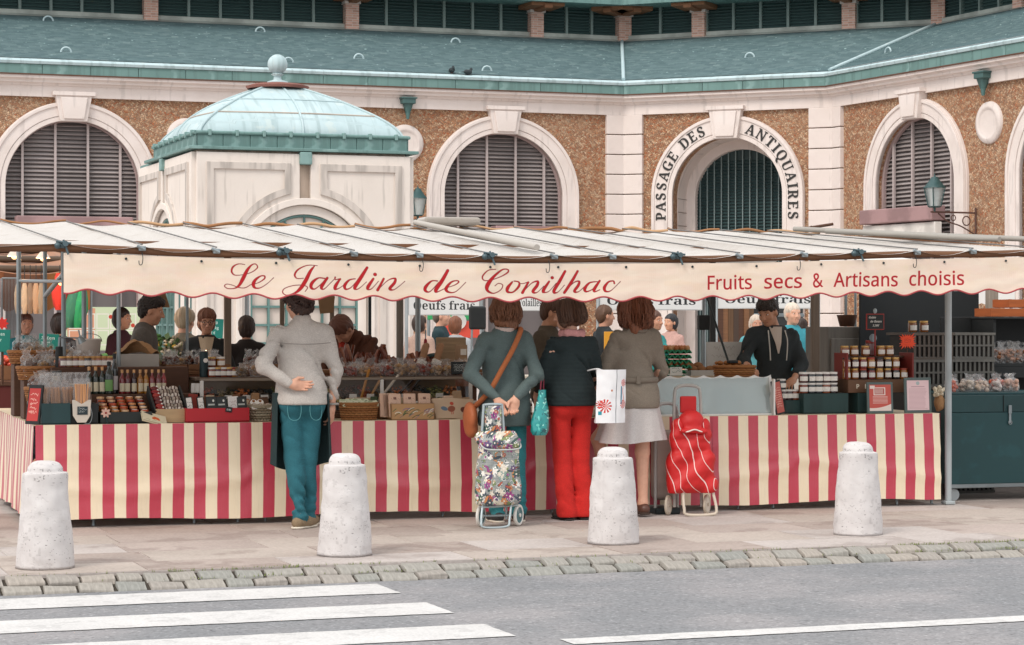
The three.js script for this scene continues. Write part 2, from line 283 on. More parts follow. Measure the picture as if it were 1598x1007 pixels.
// stone, plaster, copper, slate
const mill = (() => {   // rough millstone: many small stones of rust, ochre and cream in pale mortar
  const n = 1024, N = 84, pts = []; for (let j = 0; j < N; j++) for (let i = 0; i < N; i++) pts.push([(i + 0.15 + 0.7 * rnd()) / N, (j + 0.15 + 0.7 * rnd()) / N, rnd(), rnd()]);
  const pal = [0xa87a5c, 0xb98f70, 0xc4a284, 0xd2b79b, 0xb0896a, 0xd9c4ac, 0xa0745a, 0xc08f6c, 0xb06a46, 0xd3bda2, 0x9d7f6a, 0xcdb096].map(hex);
  const col = new Uint8Array(n * n * 4), bump = new Uint8Array(n * n * 4);
  for (let y = 0; y < n; y++) for (let x = 0; x < n; x++) {
    const u = x / n + 0.004 * Math.sin(y * 0.21), v = y / n + 0.004 * Math.sin(x * 0.17), ci = Math.floor(u * N), cj = Math.floor(v * N); let d1 = 9, d2 = 9, best = null;
    for (let b = -1; b <= 1; b++) for (let a = -1; a <= 1; a++) { const i = ci + a, j = cj + b, p = pts[((j % N) + N) % N * N + ((i % N) + N) % N], px = p[0] + Math.floor(i / N), py = p[1] + Math.floor(j / N), d = Math.hypot((u - px) * 0.85, (v - py) * 1.15); if (d < d1) { d2 = d1; d1 = d; best = p; } else if (d < d2) d2 = d; }
    const e = smooth(0.0003, 0.0028, d2 - d1), q = vn(x / n, y / n, 256, 5), low = smooth(0.35, 0.65, vf(x / n, y / n, 5, 3, 401)), c0 = mixc(mixc([0.66, 0.49, 0.37], [0.74, 0.64, 0.55], low), pal[(best[2] * pal.length) | 0], 0.82), k = (y * n + x) * 4, c = mixc([0.72, 0.62, 0.53], c0.map((t) => t * (0.82 + 0.36 * q)), e);
    for (let t = 0; t < 3; t++) { col[k + t] = Math.min(255, c[t] * 255); bump[k + t] = 255 * e * (0.5 + 0.5 * best[3]) * (0.8 + 0.2 * q); } col[k + 3] = bump[k + 3] = 255;
  }
  const mk = (d, s) => { const t = new THREE.DataTexture(d, n, n); t.wrapS = t.wrapT = THREE.RepeatWrapping; t.magFilter = THREE.LinearFilter; t.repeat.set(1 / 4.4, 1 / 4.4); if (s) t.colorSpace = THREE.SRGBColorSpace; t.needsUpdate = true; return t; };
  return mat(0xf6ece4, 0.92, { map: mk(col, true), bumpMap: mk(bump), bumpScale: 0.03 });
})();
const trim = mat(0xe9dfda, 0.85, { map: dtex(256, (u, v) => { const b = vf(u, v, 6, 4, 17), st = smooth(0.6, 0.75, vf(u, v, 30, 3, 23, 4)); return mixc([0.93, 0.92, 0.91], [1, 1, 1], b).map((x) => x - st * 0.06); }, 3, true), bumpMap: grain, bumpScale: 0.003 });
const copperTex = dtex(512, (u, v) => { const b = vf(u, v, 5, 5, 19), st = smooth(0.45, 0.7, vf(u, v, 40, 3, 29, 5)), lite = smooth(0.6, 0.75, vf(u, v, 9, 4, 39)); let c = mixc([0.38, 0.51, 0.495], [0.48, 0.61, 0.595], b); c = mixc(c, [0.35, 0.46, 0.45], st * 0.45); return mixc(c, [0.58, 0.70, 0.69], lite * 0.5); }, 3.1, true);
const copper = mat(0xffffff, 0.7, { map: copperTex, bumpMap: grain, bumpScale: 0.002 });
const copperPale = mat(0xffffff, 0.65, { map: dtex(512, (u, v) => { const b = vf(u, v, 6, 5, 59), rust = smooth(0.68, 0.74, vf(u, v, 12, 4, 63)), st = smooth(0.5, 0.75, vf(u, v, 36, 3, 67, 3)); let c = mixc([0.64, 0.73, 0.745], [0.76, 0.835, 0.85], b); c = mixc(c, [0.54, 0.62, 0.625], st * 0.4); return mixc(c, [0.80, 0.83, 0.80], rust * 0.35); }, 2.4, true), bumpMap: grain, bumpScale: 0.002 });
const slate = (() => {
  const c = canvas(1024, 1024, (g, w, h) => {
    g.fillStyle = '#6c868c'; g.fillRect(0, 0, w, h); const rows = 48, cols = 36;
    for (let j = 0; j < rows; j++) for (let i = 0; i < cols; i++) { const t = rnd(), base = [98 + t * 26, 120 + t * 24, 124 + t * 22]; if (rnd() < 0.05) { base[0] += 22; base[1] += 18; base[2] += 16; } g.fillStyle = `rgb(${base.map((x) => x | 0).join()})`; g.fillRect((i + (j % 2) / 2) * w / cols, j * h / rows, w / cols - 1, h / rows - 1.5); if (j % 2) g.fillRect((i + 0.5 - cols) * w / cols, j * h / rows, w / cols - 1, h / rows - 1.5); }
    for (let k = 0; k < 420; k++) { const x = rnd() * w, y = rnd() * h, r = rr(0.8, 3.4); g.fillStyle = `rgba(205,222,220,${rr(0.3, 0.85)})`; g.beginPath(); g.ellipse(x, y, r * rr(0.8, 2.2), r * rr(0.6, 1.6), rr(0, 3), 0, 7); g.fill(); }
  });
  return mat(0xd0dbdb, 0.75, { map: ctex(c, 6.5), bumpMap: grain, bumpScale: 0.004 });
})();
const brown = mat(0x6b4a3a, 0.8, { map: fibre });
{
  const W = -0.35, part = (n, g, m, keep) => mesh(n, g, m, hall, keep);
  const seg = [{ a: segL, o: offsetLine(W)[0], L: offsetLine(W)[0].distanceTo(offsetLine(W)[1]) }, { a: segC, o: offsetLine(W)[1], L: offsetLine(W)[1].distanceTo(offsetLine(W)[2]) }, { a: segR, o: offsetLine(W)[2], L: offsetLine(W)[2].distanceTo(offsetLine(W)[3]) }];
  // where a line of sight meets a wall: position along that wall
  const along = (k, px) => { const s = seg[k], t = (px - 799) / 3582, u = dirOf(s.a); return (-t * s.o.z - s.o.x) / (u.x + t * u.z); };
  const put = (m, k, x, y, z) => { const s = seg[k]; m.position.copy(s.o).addScaledVector(dirOf(s.a), x).addScaledVector(outOf(s.a), z); m.position.y = y; m.rotation.y = s.a; return m; };
  const CY = 4.67, RO = 1.99, rcOf = (kind) => (kind === 'passage' ? 1.48 : 1.60);
  const arches = [[[along(0, 113), 'shutter'], [along(0, 455), 'shutter'], [along(0, 785), 'shutter']], [[seg[1].L / 2 + 0.02, 'passage']], [[3.45, 'shutter'], [8.9, 'shutter']]];
  const archPath = (r, y0, S = new THREE.Shape()) => { S.moveTo(-r, y0); S.lineTo(r, y0); S.lineTo(r, CY); S.absarc(0, CY, r, 0, Math.PI, false); S.lineTo(-r, y0); return S; };
  seg.forEach((s, k) => {
    const sh = new THREE.Shape(); const nx = (x) => x; sh.moveTo(0, 0); sh.lineTo(s.L, 0); sh.lineTo(s.L, 6.8); sh.lineTo(0, 6.8); sh.closePath();
    for (const [x, kd] of arches[k]) { const RC = rcOf(kd), h = new THREE.Path(); h.moveTo(x - RC, 0.02); h.lineTo(x - RC, CY); h.absarc(x, CY, RC, Math.PI, 0, true); h.lineTo(x + RC, 0.02); h.closePath(); sh.holes.push(h); }
    put(part('wall', extrude(sh, 0.4, 0, 0, 0, -0.4, 40), mill), k, nx(0), 0, 0);
    for (const [x, kind] of arches[k]) {
      const RC = rcOf(kind);
      // moulded surround
      const ring = (r0, r1, d, n) => { const S = new THREE.Shape(); S.moveTo(r1, 0); S.lineTo(r1, CY); S.absarc(0, CY, r1, 0, Math.PI, false); S.lineTo(-r1, 0); S.lineTo(-r0, 0); S.lineTo(-r0, CY); S.absarc(0, CY, r0, Math.PI, 0, true); S.lineTo(r0, 0); S.closePath(); return extrude(S, d, 0.012, 0, 0, 0, 48); };
      const sur = put(part('arch_surround', [ring(RC - 0.03, RO, 0.06), ring(RC + 0.09, RO - 0.012, 0.10)], trim), k, x, 0, 0.005);
      mesh('arch_moulding', [ring(RO - 0.075, RO - 0.02, 0.135), ring(RC - 0.03, RC + 0.06, 0.085)], trim, sur);
      const ky = CY + RC - 0.06, kh = 6.86 - ky; const key = poly([[-0.30, 0], [0.30, 0], [0.42, kh], [-0.42, kh]]);
      const kmesh = put(part('keystone', [extrude(key, 0.22, 0.015), extrude(poly([[-0.22, 0.05], [0.22, 0.05], [0.30, kh - 0.12], [-0.30, kh - 0.12]]), 0.27, 0.012), bx(0.98, 0.09, 0.30, 0, kh - 0.02, 0.13)], trim), k, x, ky, 0.0);
      if (kind === 'shutter') {
        const back = put(part('arched_shutter', extrude(archPath(RC, 0.02), 0.03, 0, 0, 0, 0, 40), mat(0x6c6666, 0.8)), k, x, 0, -0.30);
        const sm = [0xa39a98, 0x9b9290, 0xaaa19f].map((c) => mat(c, 0.7, { map: blotch }));
        for (let y = 3.1, i = 0; y < CY + RC - 0.08; y += 0.098, i++) { const half = (y < CY ? RC : Math.sqrt(Math.max(0, RC * RC - (y - CY + 0.05) ** 2))) - 0.03; if (half < 0.1) continue; mesh('slat', bx(half * 2, 0.014, 0.105, 0, y, 0.075, R(38)), sm[i % 3], back); }
        for (const mx of [-1.14, -0.38, 0.38, 1.14]) { const top = CY + Math.sqrt(RC * RC - mx * mx) - 0.02; mesh('mullion', bx(0.055, top - 0.02, 0.06, mx, top / 2, 0.15), mat(0xb5a9a7, 0.7), back); }
        mesh('shutter_frame', ring(RC - 0.055, RC - 0.004, 0.08), mat(0xa89492, 0.7), back).position.z = 0.1;
      } else {
        // deep passage: lined reveal, dark louvred gate at its far end
        const rv = new THREE.Shape(); rv.moveTo(RC + 0.3, 0); rv.lineTo(RC + 0.3, CY); rv.absarc(0, CY, RC + 0.3, 0, Math.PI, false); rv.lineTo(-RC - 0.3, 0); rv.lineTo(-RC + 0.02, 0); rv.lineTo(-RC + 0.02, CY); rv.absarc(0, CY, RC - 0.02, Math.PI, 0, true); rv.lineTo(RC - 0.02, 0); rv.closePath();
        const rev = put(part('passage_lining', extrude(rv, 0.85, 0, 0, 0, -1.25, 40), trim), k, x, 0, 0);
        for (let j = 0; j < 9; j++) for (const sd of [-1, 1]) mesh('joint', bx(0.012, 0.014, 0.8, sd * (RC - 0.024), 2.6 + j * 0.34, -0.80), mat(0x8d8078, 0.9), rev);
        const gm = mat(0x2b4042, 0.6), gl = mat(0x7d8f90, 0.55), back = put(part('passage_gate', extrude(archPath(RC, 0.02), 0.03, 0, 0, 0, 0, 40), gm), k, x, 0, -1.30);
        mesh('gate_jamb', ring(RC - 0.24, RC - 0.004, 0.22), trim, back).position.z = 0.02;
        for (let i = 0; i < 15; i++) { const mx = -1.33 + i * 0.19, top = CY + Math.sqrt(Math.max(0, RC * RC - mx * mx)) - 0.02; mesh('gate_bar', bx(0.022, top, 0.05, mx, top / 2, 0.09), gl, back); }
        for (let y = 2.9; y < CY + RC - 0.5; y += 0.082) { const half = (y < CY ? RC : Math.sqrt(RC * RC - (y - CY) ** 2)) - 0.02; mesh('slat', bx(half * 2, 0.012, 0.07, 0, y, 0.05, R(40)), mat(0x2f4748, 0.6), back); }
      }
    }
  });
  // rusticated corner piers: each course a block of its own
  const piers = [[0, along(0, 946), seg[0].L], [1, 0, along(1, 1003)], [1, along(1, 1265), seg[1].L], [2, 0, along(2, 1316)]];
  for (const [k, a, b] of piers) for (let j = 0; j < 14; j++) { const h = 0.505, y = j * h; put(part('pier_block', rb(b - a + 0.05, h - 0.022, 0.16, 0.02, 0, 0, 0), trim), k, (a + b) / 2, y + h / 2 - 0.3, 0.03); }
  // frieze, cornice, gutter
  part('frieze', sweep([[W + 0.02, 6.76], [W + 0.10, 6.76], [W + 0.10, 7.03], [W, 7.03]]), trim, true);
  part('cornice', sweep([[W, 7.02], [W + 0.13, 7.02], [W + 0.15, 7.07], [W + 0.24, 7.08], [W + 0.24, 7.13], [W + 0.27, 7.15], [W + 0.34, 7.17], [W + 0.34, 7.235], [W, 7.235]]), trim, true);
  part('soffit_board', sweep([[W, 7.236], [0.03, 7.236], [0.03, 7.262], [W, 7.262]]), brown, true);
  seg.forEach((s, k) => { const L = BL[k].distanceTo(BL[k + 1]), n = Math.round(L / 1.15), w = L / n; for (let i = 0; i < n; i++) { const m = part('fascia_panel', rb(w - 0.012, 0.22, 0.03, 0.006, 0, 0, 0), copper); put(m, k, 0, 0, 0); m.position.copy(BL[k]).addScaledVector(dirOf(s.a), (i + 0.5) * w).addScaledVector(outOf(s.a), 0.0); m.position.y = 7.372; const uv = m.geometry.attributes.uv, o = rnd() * 7; for (let q = 0; q < uv.count; q++) uv.setXY(q, uv.getX(q) + o, uv.getY(q)); } });
  part('fascia_backing', sweep([[-0.03, 7.265], [-0.03, 7.485]]), copper, true);
  part('gutter', sweep([[-0.02, 7.485], [0.05, 7.49], [0.07, 7.55], [0.02, 7.59], [-0.10, 7.61], [-0.30, 7.67]]), copperPale, true);
  // slate roof, courses stepped
  const prof = [], nC = 36, ra = [-0.16, 7.63], rbp = [-4.55, 9.22]; for (let i = 0; i < nC; i++) { const t0 = i / nC, t1 = (i + 1) / nC; prof.push([lerp(ra[0], rbp[0], t0), lerp(ra[1], rbp[1], t0) + 0.016], [lerp(ra[0], rbp[0], t1), lerp(ra[1], rbp[1], t1) + 0.001]); }
  const roof = part('roof', sweep(prof), slate, true);
  { const hipA = offsetLine(-0.16), hipB = offsetLine(-4.55); for (const c of [1, 2]) mesh('hip_flashing', bar(hipA[c].clone().setY(7.66), hipB[c].clone().setY(9.25), 0.05, 8), copperPale, roof); }
  mesh('roof_top_flashing', sweep([[-4.35, 9.17], [-4.5, 9.245], [-4.5, 9.34], [-4.6, 9.36]]), mat(0xbfc4bd, 0.85, { map: blotch }), roof, true);
  const onRoof = (px, py, k) => { // point of the roof plane of segment k on a line of sight
    const n = outOf(BA[k]).multiplyScalar((rbp[1] - ra[1])).add(V3(0, -(rbp[0] - ra[0]), 0)).normalize(), p0 = BL[k].clone().addScaledVector(outOf(BA[k]), ra[0]).setY(ra[1]), d = V3((px - 799) / 3582, (503.5 - py) / 3582, -1); const t = p0.clone().sub(camera.position).dot(n) / d.dot(n); return camera.position.clone().addScaledVector(d, t); };
  for (const [px, py, k] of [[75, 33, 0], [103, 82, 0], [406, 50, 0], [450, 98, 0], [711, 67, 0], [760, 111, 0], [1386, 82, 2], [1170, 90, 1], [560, 92, 0]]) { const p = onRoof(px, py, k), g = new THREE.TorusGeometry(0.12, 0.022, 6, 18, Math.PI); const m = mesh('snow_guard', [g, bx(0.30, 0.02, 0.1, 0, 0, -0.04)], copperPale, roof); m.position.copy(p); m.rotation.y = BA[k]; }
  // clerestory: brick piers between dark louvre panels, eaves above
  const cl = offsetLine(-4.62); const louvre = mat(0x4c6665, 0.6), louvreDark = mat(0x3a5253, 0.7), mull = mat(0x82938f, 0.6);
  const brickTex = ctex(canvas(256, 256, (g, w, h) => { g.fillStyle = '#dccbc0'; g.fillRect(0, 0, w, h); for (let j = 0; j < 16; j++) for (let i = -1; i < 5; i++) { const t = rnd(); g.fillStyle = `rgb(${196 + t * 36 | 0},${150 + t * 34 | 0},${134 + t * 32 | 0})`; g.fillRect((i + (j % 2) / 2) * w / 4 + 2, j * h / 16 + 2, w / 4 - 4, h / 16 - 4); } }), 1.0);
  const brick = mat(0xffffff, 0.9, { map: brickTex, bumpMap: grain, bumpScale: 0.004 });
  part('clerestory_wall', sweep([[-4.72, 9.1], [-4.72, 10.4]]), louvreDark, true);
  const clPos = (k, x, y, z) => cl[k].clone().addScaledVector(dirOf(BA[k]), x).addScaledVector(outOf(BA[k]), z).setY(y);
  const clAlong = (k, px) => { const t = (px - 799) / 3582, u = dirOf(BA[k]); return (-t * cl[k].z - cl[k].x) / (u.x + t * u.z); };
  const clL = [0, 1, 2].map((k) => cl[k].distanceTo(cl[k + 1]));
  const pierX = [[clAlong(0, -80), clAlong(0, 233), clAlong(0, 546), clAlong(0, 834), clL[0]], [0, clAlong(1, 1094), clAlong(1, 1328), clL[1]], [0, clAlong(2, 1600)]];
  pierX.forEach((xs, k) => xs.forEach((x, i) => {
    if (!(k > 0 && i === 0)) { const p = part('brick_pier', [bx(0.36, 0.66, 0.30, 0, 0.33, 0)], brick); p.position.copy(clPos(k, x, 9.2, 0.10)); p.rotation.y = BA[k]; mesh('pier_cap', bx(0.44, 0.07, 0.38, 0, 0.695, 0), trim, p); }
    if (i + 1 < xs.length) { const a = x + 0.18, b = xs[i + 1] - 0.18, n = Math.max(1, Math.round((b - a) / 0.78)), w = (b - a) / n;
      for (let j = 0; j < n; j++) { const g = []; for (let y = 0; y < 9; y++) g.push(bx(w - 0.07, 0.012, 0.10, 0, 0.05 + y * 0.085, 0, R(35))); const lp = part('louvre_panel', [bx(w, 0.82, 0.02, 0, 0.41, -0.05)], louvreDark); lp.position.copy(clPos(k, a + (j + 0.5) * w, 9.26, 0)); lp.rotation.y = BA[k]; mesh('louvre_blades', g, louvre, lp).userData.kind = 'stuff'; mesh('louvre_frame', [bx(0.07, 0.82, 0.12, -w / 2, 0.41, 0.02), bx(w, 0.06, 0.12, 0, 0.0, 0.02)], mull, lp); } }
  }));
  part('upper_eave', sweep([[-4.7, 10.08], [-3.35, 10.02], [-3.30, 10.02], [-3.28, 10.30], [-3.4, 10.36], [-4.7, 10.9]]), copper, true);
  pierX.forEach((xs, k) => xs.forEach((x) => { const b = part('eave_bracket', [rb(0.95, 0.13, 1.1, 0.03, 0, 10.0, 0.55), rb(0.24, 0.14, 1.2, 0.03, 0, 9.94, 0.55)], mat(0x9a6a4c, 0.8, { map: fibre })); b.position.copy(clPos(k, x, 0, 0)); b.rotation.y = BA[k]; }));
  // roundels, rain hoppers
  const roundel = (k, px, y) => { const x = k === 2 ? px : along(k, px); const r = put(part('roundel', la([[0.001, 0.05], [0.30, 0.05], [0.32, 0.085], [0.38, 0.085], [0.41, 0.06], [0.46, 0.05], [0.47, 0]], 40), trim), k, x, y, 0); r.rotation.set(0, 0, 0); r.rotation.order = 'YXZ'; r.rotation.y = seg[k].a; r.rotation.x = Math.PI / 2; };
  roundel(0, 632, 5.9); roundel(0, 290, 5.9); roundel(2, 6.2, 5.9);
  const hopper = (k, x, y) => put(part('rain_hopper', [rb(0.34, 0.14, 0.26, 0.02, 0, 0, 0.13), at(new THREE.CylinderGeometry(0.15, 0.07, 0.22, 4, 1), 0, -0.18, 0.12, 0, Math.PI / 4), at(new THREE.CylinderGeometry(0.06, 0.035, 0.16, 10), 0, -0.36, 0.12), rb(0.40, 0.04, 0.30, 0.01, 0, 0.07, 0.13)], mat(0x4f7270, 0.65, { map: blotch })), k, x, y, 0.06);
  hopper(0, along(0, 633), 6.93); hopper(2, 6.2, 6.93);
  // boxes of rolled blinds below the arches
  const blindM = mat(0xa78787, 0.7, { map: blotch });
  put(part('blind_box', rb(2.7, 0.22, 0.4, 0.03, 0, 0, 0), blindM), 0, along(0, 113), 3.86, 0.24); put(part('blind_box', rb(1.7, 0.2, 0.4, 0.03, 0, 0, 0), blindM), 0, along(0, 815), 3.80, 0.24);
  const rbx = put(part('blind_box', rb(2.9, 0.34, 0.4, 0.03, 0, 0, 0), blindM), 2, 3.2, 3.98, 0.26); mesh('shop_sign', rb(2.9, 0.5, 0.2, 0.02, 0, -0.45, 0), M.white, rbx);
  // letters over the passage
  const font = await new FontLoader().loadAsync('fonts/droid/droid_serif_bold.typeface.json');
  const RL = 1.60, letM = mat(0x2a2a28, 0.7), cx = arches[1][0][0];
  const write = (text, t0, t1) => { const ws = [...text].map((c) => (c === ' ' ? 0.75 : c === 'I' ? 0.55 : c === 'Q' || c === 'A' || c === 'N' ? 1.1 : 1)), sum = ws.reduce((a, b) => a + b); let t = t0; [...text].forEach((c, i) => {
    const w = ws[i] / sum * (t1 - t0), tc = t + w / 2; t += w; if (c === ' ') return;
    const g = new TextGeometry(c, { font, size: 0.262, depth: 0.03, curveSegments: 3, bevelEnabled: false }); g.computeBoundingBox(); const b = g.boundingBox; g.translate(-(b.min.x + b.max.x) / 2, 0, 0); g.scale(0.92, 1, 1);
    const arc = Math.PI * RL; let x, y, rot; if (tc < 0) { x = -RL; y = CY + tc; rot = Math.PI / 2; } else if (tc > arc) { x = RL; y = CY - (tc - arc); rot = -Math.PI / 2; } else { const an = Math.PI - tc / RL; x = RL * Math.cos(an); y = CY + RL * Math.sin(an); rot = an - Math.PI / 2; }
    g.rotateZ(rot); const m = part('letter', g, letM); put(m, 1, cx, 0, 0.106); m.position.addScaledVector(dirOf(segC), x); m.position.y = y; }); };
  write('PASSAGE DES', -0.62, 2.0); write('ANTIQUAIRES', 2.98, Math.PI * RL + 0.66);
  // lanterns on the walls
  const lanternM = mat(0x2f4f50, 0.5), paneM = phys(0xdfe8e8, 0.25, { transmission: 0.5, thickness: 0 });
  const lantern = (pos, turn, label, scroll) => {
    const t = thing('wall_lantern', label, 'lantern', pos, turn, 'wall lanterns on the market hall');
    const c4 = (a, b, h, y) => at(new THREE.CylinderGeometry(b, a, h, 4, 1), 0, y, 0, 0, Math.PI / 4);
    mesh('roof', [c4(0.23, 0.12, 0.14, 0.60), c4(0.12, 0.07, 0.08, 0.71), at(new THREE.ConeGeometry(0.03, 0.1, 8), 0, 0.79, 0), c4(0.25, 0.24, 0.025, 0.52)], lanternM, t);
    const body = mesh('lantern_frame', [0, 1, 2, 3].map((i) => bar([0.10 * (i & 1 ? 1 : -1), 0.10, 0.10 * (i & 2 ? 1 : -1)], [0.165 * (i & 1 ? 1 : -1), 0.52, 0.165 * (i & 2 ? 1 : -1)], 0.012, 5)).concat([c4(0.12, 0.15, 0.03, 0.09), cy(0.02, 0.03, 0.1, 0, 0.03, 0)]), lanternM, t);
    mesh('pane', at(new THREE.CylinderGeometry(0.215, 0.13, 0.41, 4, 1, true), 0, 0.31, 0, 0, Math.PI / 4), paneM, body);
    return t;
  };
  const lp1 = V3((652 - 799) / 3582 * 55.6, 4.0, -55.6), l1 = lantern(lp1, segL, 'green wall lantern beside the domed kiosk'); mesh('bracket', [bar([0, 0.0, 0], [0, -0.02, -0.75], 0.02), tube([[0, -0.05, 0], [0, -0.25, -0.15], [0, -0.3, -0.45], [0, -0.1, -0.75]], 0.015)], lanternM, l1);
  const s2 = seg[2], lp2 = s2.o.clone().addScaledVector(dirOf(segR), 5.75).addScaledVector(outOf(segR), 1.15).setY(3.95), l2 = lantern(lp2, segR, 'green wall lantern on a rusty scroll bracket');
  mesh('bracket', [bar([0, -0.02, 0.1], [0, -0.02, -1.12], 0.02), bar([0, 0.1, -1.1], [0, -0.55, -1.1], 0.022), tube([[0, -0.05, -0.1], [0, -0.22, -0.35], [0, -0.32, -0.7], [0, -0.5, -1.08]], 0.016), at(new THREE.TorusGeometry(0.10, 0.014, 6, 20), 0, -0.2, -0.85, 0, Math.PI / 2), at(new THREE.TorusGeometry(0.06, 0.012, 6, 20), 0, -0.14, -0.5, 0, Math.PI / 2)], mat(0x5a4038, 0.8), l2);
  // pigeons on the gutter
  for (const [px, py] of [[705, 114.5], [730, 117.5]]) { const p = onRoof(px, py, 0); const b = thing('pigeon', px < 720 ? 'dark pigeon perched on the gutter with its head down' : 'dark pigeon perched upright on the gutter', 'pigeon', [p.x, p.y - 0.02, p.z], rr(0, 3), 'pigeons on the market hall roof');
    mesh('body', [sp(0.075, 0, 0.10, 0, 1, 0.85, 1.7, 12), sp(0.035, 0, px < 720 ? 0.14 : 0.18, 0.12, 1, 1, 1.1, 10), cy(0.05, 0.025, 0.10, 0, 0.14, 0.10, 0.4), rb(0.07, 0.012, 0.12, 0.005, 0, 0.09, -0.15), at(new THREE.ConeGeometry(0.009, 0.03, 6), 0, px < 720 ? 0.14 : 0.18, 0.17, 1.6)], mat(0x2f373a, 0.8), b); mesh('leg', bar([-0.02, 0, 0.02], [-0.02, 0.06, 0.02], 0.006), mat(0x8a4a40), b); mesh('leg', bar([0.02, 0, 0.02], [0.02, 0.06, 0.02], 0.006), mat(0x8a4a40), b); }
}

// ---------- the domed kiosk ----------
{
  const kio = thing('domed_kiosk', 'white panelled kiosk with a green copper dome and ball finial', 'kiosk', [-4.96, 0, -36], R(20));
  const white = mat(0xe9e1da, 0.8, { map: dtex(512, (u, v) => { const b = vf(u, v, 5, 5, 81), st = smooth(0.58, 0.75, vf(u, v, 44, 3, 87, 3)) * smooth(0.4, 0.7, vf(u, v, 5, 2, 88)); return mixc([0.93, 0.92, 0.91], [1, 0.995, 0.99], b).map((x) => x - st * 0.09); }, 2.6, true), bumpMap: grain, bumpScale: 0.002 });
  const beige = mat(0xd6c3b2, 0.85, { map: streak }), greyTrim = mat(0xcdc4bc, 0.85, { map: streak }), green = mat(0x5f827e, 0.6, { map: blotch }), gm = mat(0xffffff, 0.65, { map: re(copperTex, 2.2) });
  const W = 3.5, Dp = 4.3, H = 4.22, cx = W / 2, cz = -Dp / 2;
  mesh('core_wall', bx(W - 0.1, H, Dp - 0.1, cx, H / 2, cz), beige, kio);
  const facets = [[V3(0, 0, 0), 0, W], [V3(0, 0, -Dp), -Math.PI / 2, Dp], [V3(W, 0, 0), Math.PI / 2, Dp]];
  for (const [o, a, w] of facets) {
    const put = (m, x, y, z) => { m.position.set(o.x + Math.cos(a) * x + Math.sin(a) * z, y, o.z - Math.sin(a) * x + Math.cos(a) * z); m.rotation.y = a; return m; };
    const c = w / 2, ro = 1.08, ri = 0.88, ay = 2.34, x1 = 0.10, x2 = c - 0.01;
    const outline = (e, sd, y0) => { const r = ro + e, xa = x1 + e, xb = x2 - e, out = [[xb, y0], [xb, H - 0.05 - e], [xa, H - 0.05 - e], [xa, ay + Math.sqrt(Math.max(0, r * r - xa * xa))]], a0 = Math.acos(xa / r); for (let i = 1; i <= 14; i++) { const t = a0 * (1 - i / 14); out.push([r * Math.cos(t), ay + r * Math.sin(t)]); } out.push([r, y0]); return out.map(([x, y]) => [x * sd, y]); };
    for (const sd of [-1, 1]) {
      const pn = put(mesh('wall_panel', extrude(poly(outline(0, sd, 0.02)), 0.07, 0.01), white, kio), c, 0, 0);
      const ring = poly(outline(0.15, sd, 0.25)); ring.holes.push(new THREE.Path(outline(0.25, sd, 0.35).map(([x, y]) => new THREE.Vector2(x, y))));
      mesh('panel_border', extrude(ring, 0.03, 0.008, 0, 0, 0.08), greyTrim, pn);
    }
    const arch = (r0, r1, d, z) => { const S = new THREE.Shape(); S.moveTo(r1, 0); S.lineTo(r1, ay); S.absarc(0, ay, r1, 0, Math.PI, false); S.lineTo(-r1, 0); S.lineTo(-r0, 0); S.lineTo(-r0, ay); S.absarc(0, ay, r0, Math.PI, 0, true); S.lineTo(r0, 0); S.closePath(); return extrude(S, d, 0.008, 0, 0, z, 32); };
    put(mesh('arch_moulding', [arch(ro - 0.04, ro + 0.05, 0.05, 0.07), arch(ri + 0.01, ro - 0.06, 0.05, -0.02)], white, kio), c, 0, 0);
    const S = new THREE.Shape(); S.moveTo(-ri, 0.05); S.lineTo(ri, 0.05); S.lineTo(ri, ay); S.absarc(0, ay, ri, 0, Math.PI, false); S.lineTo(-ri, 0.05);
    const win = put(mesh('arched_window', extrude(S, 0.02, 0, 0, 0, 0, 32), phys(0xd5c8be, 0.3), kio), c, 0, -0.045);
    for (let i = 1; i < 8; i++) { const t = Math.PI * i / 8; mesh('glazing_bar', bar([Math.cos(t) * ri * 0.42, ay + Math.sin(t) * ri * 0.42, 0.05], [Math.cos(t) * ri, ay + Math.sin(t) * ri, 0.05], 0.018, 6), green, win); }
    for (const q of [0.42, 0.72, 0.975]) mesh('fanlight_ring', at(new THREE.TorusGeometry(ri * q, 0.022, 6, 28, Math.PI), 0, ay, 0.05), green, win);
    for (let i = 0; i <= 6; i++) mesh('glazing_bar', bx(i % 3 ? 0.035 : 0.06, ay - 0.05, 0.05, -ri + i * ri / 3, ay / 2 + 0.02, 0.05), green, win);
    for (let y = 0.3; y <= ay + 0.01; y += 0.29) mesh('glazing_bar', bx(ri * 2, 0.036, 0.042, 0, y, 0.05), green, win);
    put(mesh('strip_bracket', rb(0.20, 0.20, 0.16, 0.02, 0, H - 0.11, 0.06), gm, kio), c, 0, 0);
  }
  const Dw = Dp, De = 3.45, cy0 = -De / 2; { mesh('rear_roof', rb(W + 0.1, 0.06, 1.0, 0.01, cx, H - 0.02, -Dw + 0.45), gm, kio); }
  // eaves: slab, upright band of copper sheets, roll with clips
  const eave = mesh('eaves', [rb(W + 0.26, 0.05, De + 0.26, 0.01, cx, H + 0.025, cy0), bx(W - 0.06, 0.22, De - 0.06, cx, H + 0.15, cy0), bx(W - 0.2, 0.1, De - 0.2, cx, H + 0.26, cy0)], gm, kio);
  const e = 0.0, rim = [V3(e, 0, -e), V3(W - e, 0, -e), V3(W - e, 0, -De + e), V3(e, 0, -De + e)].map((p) => p.setY(H + 0.27));
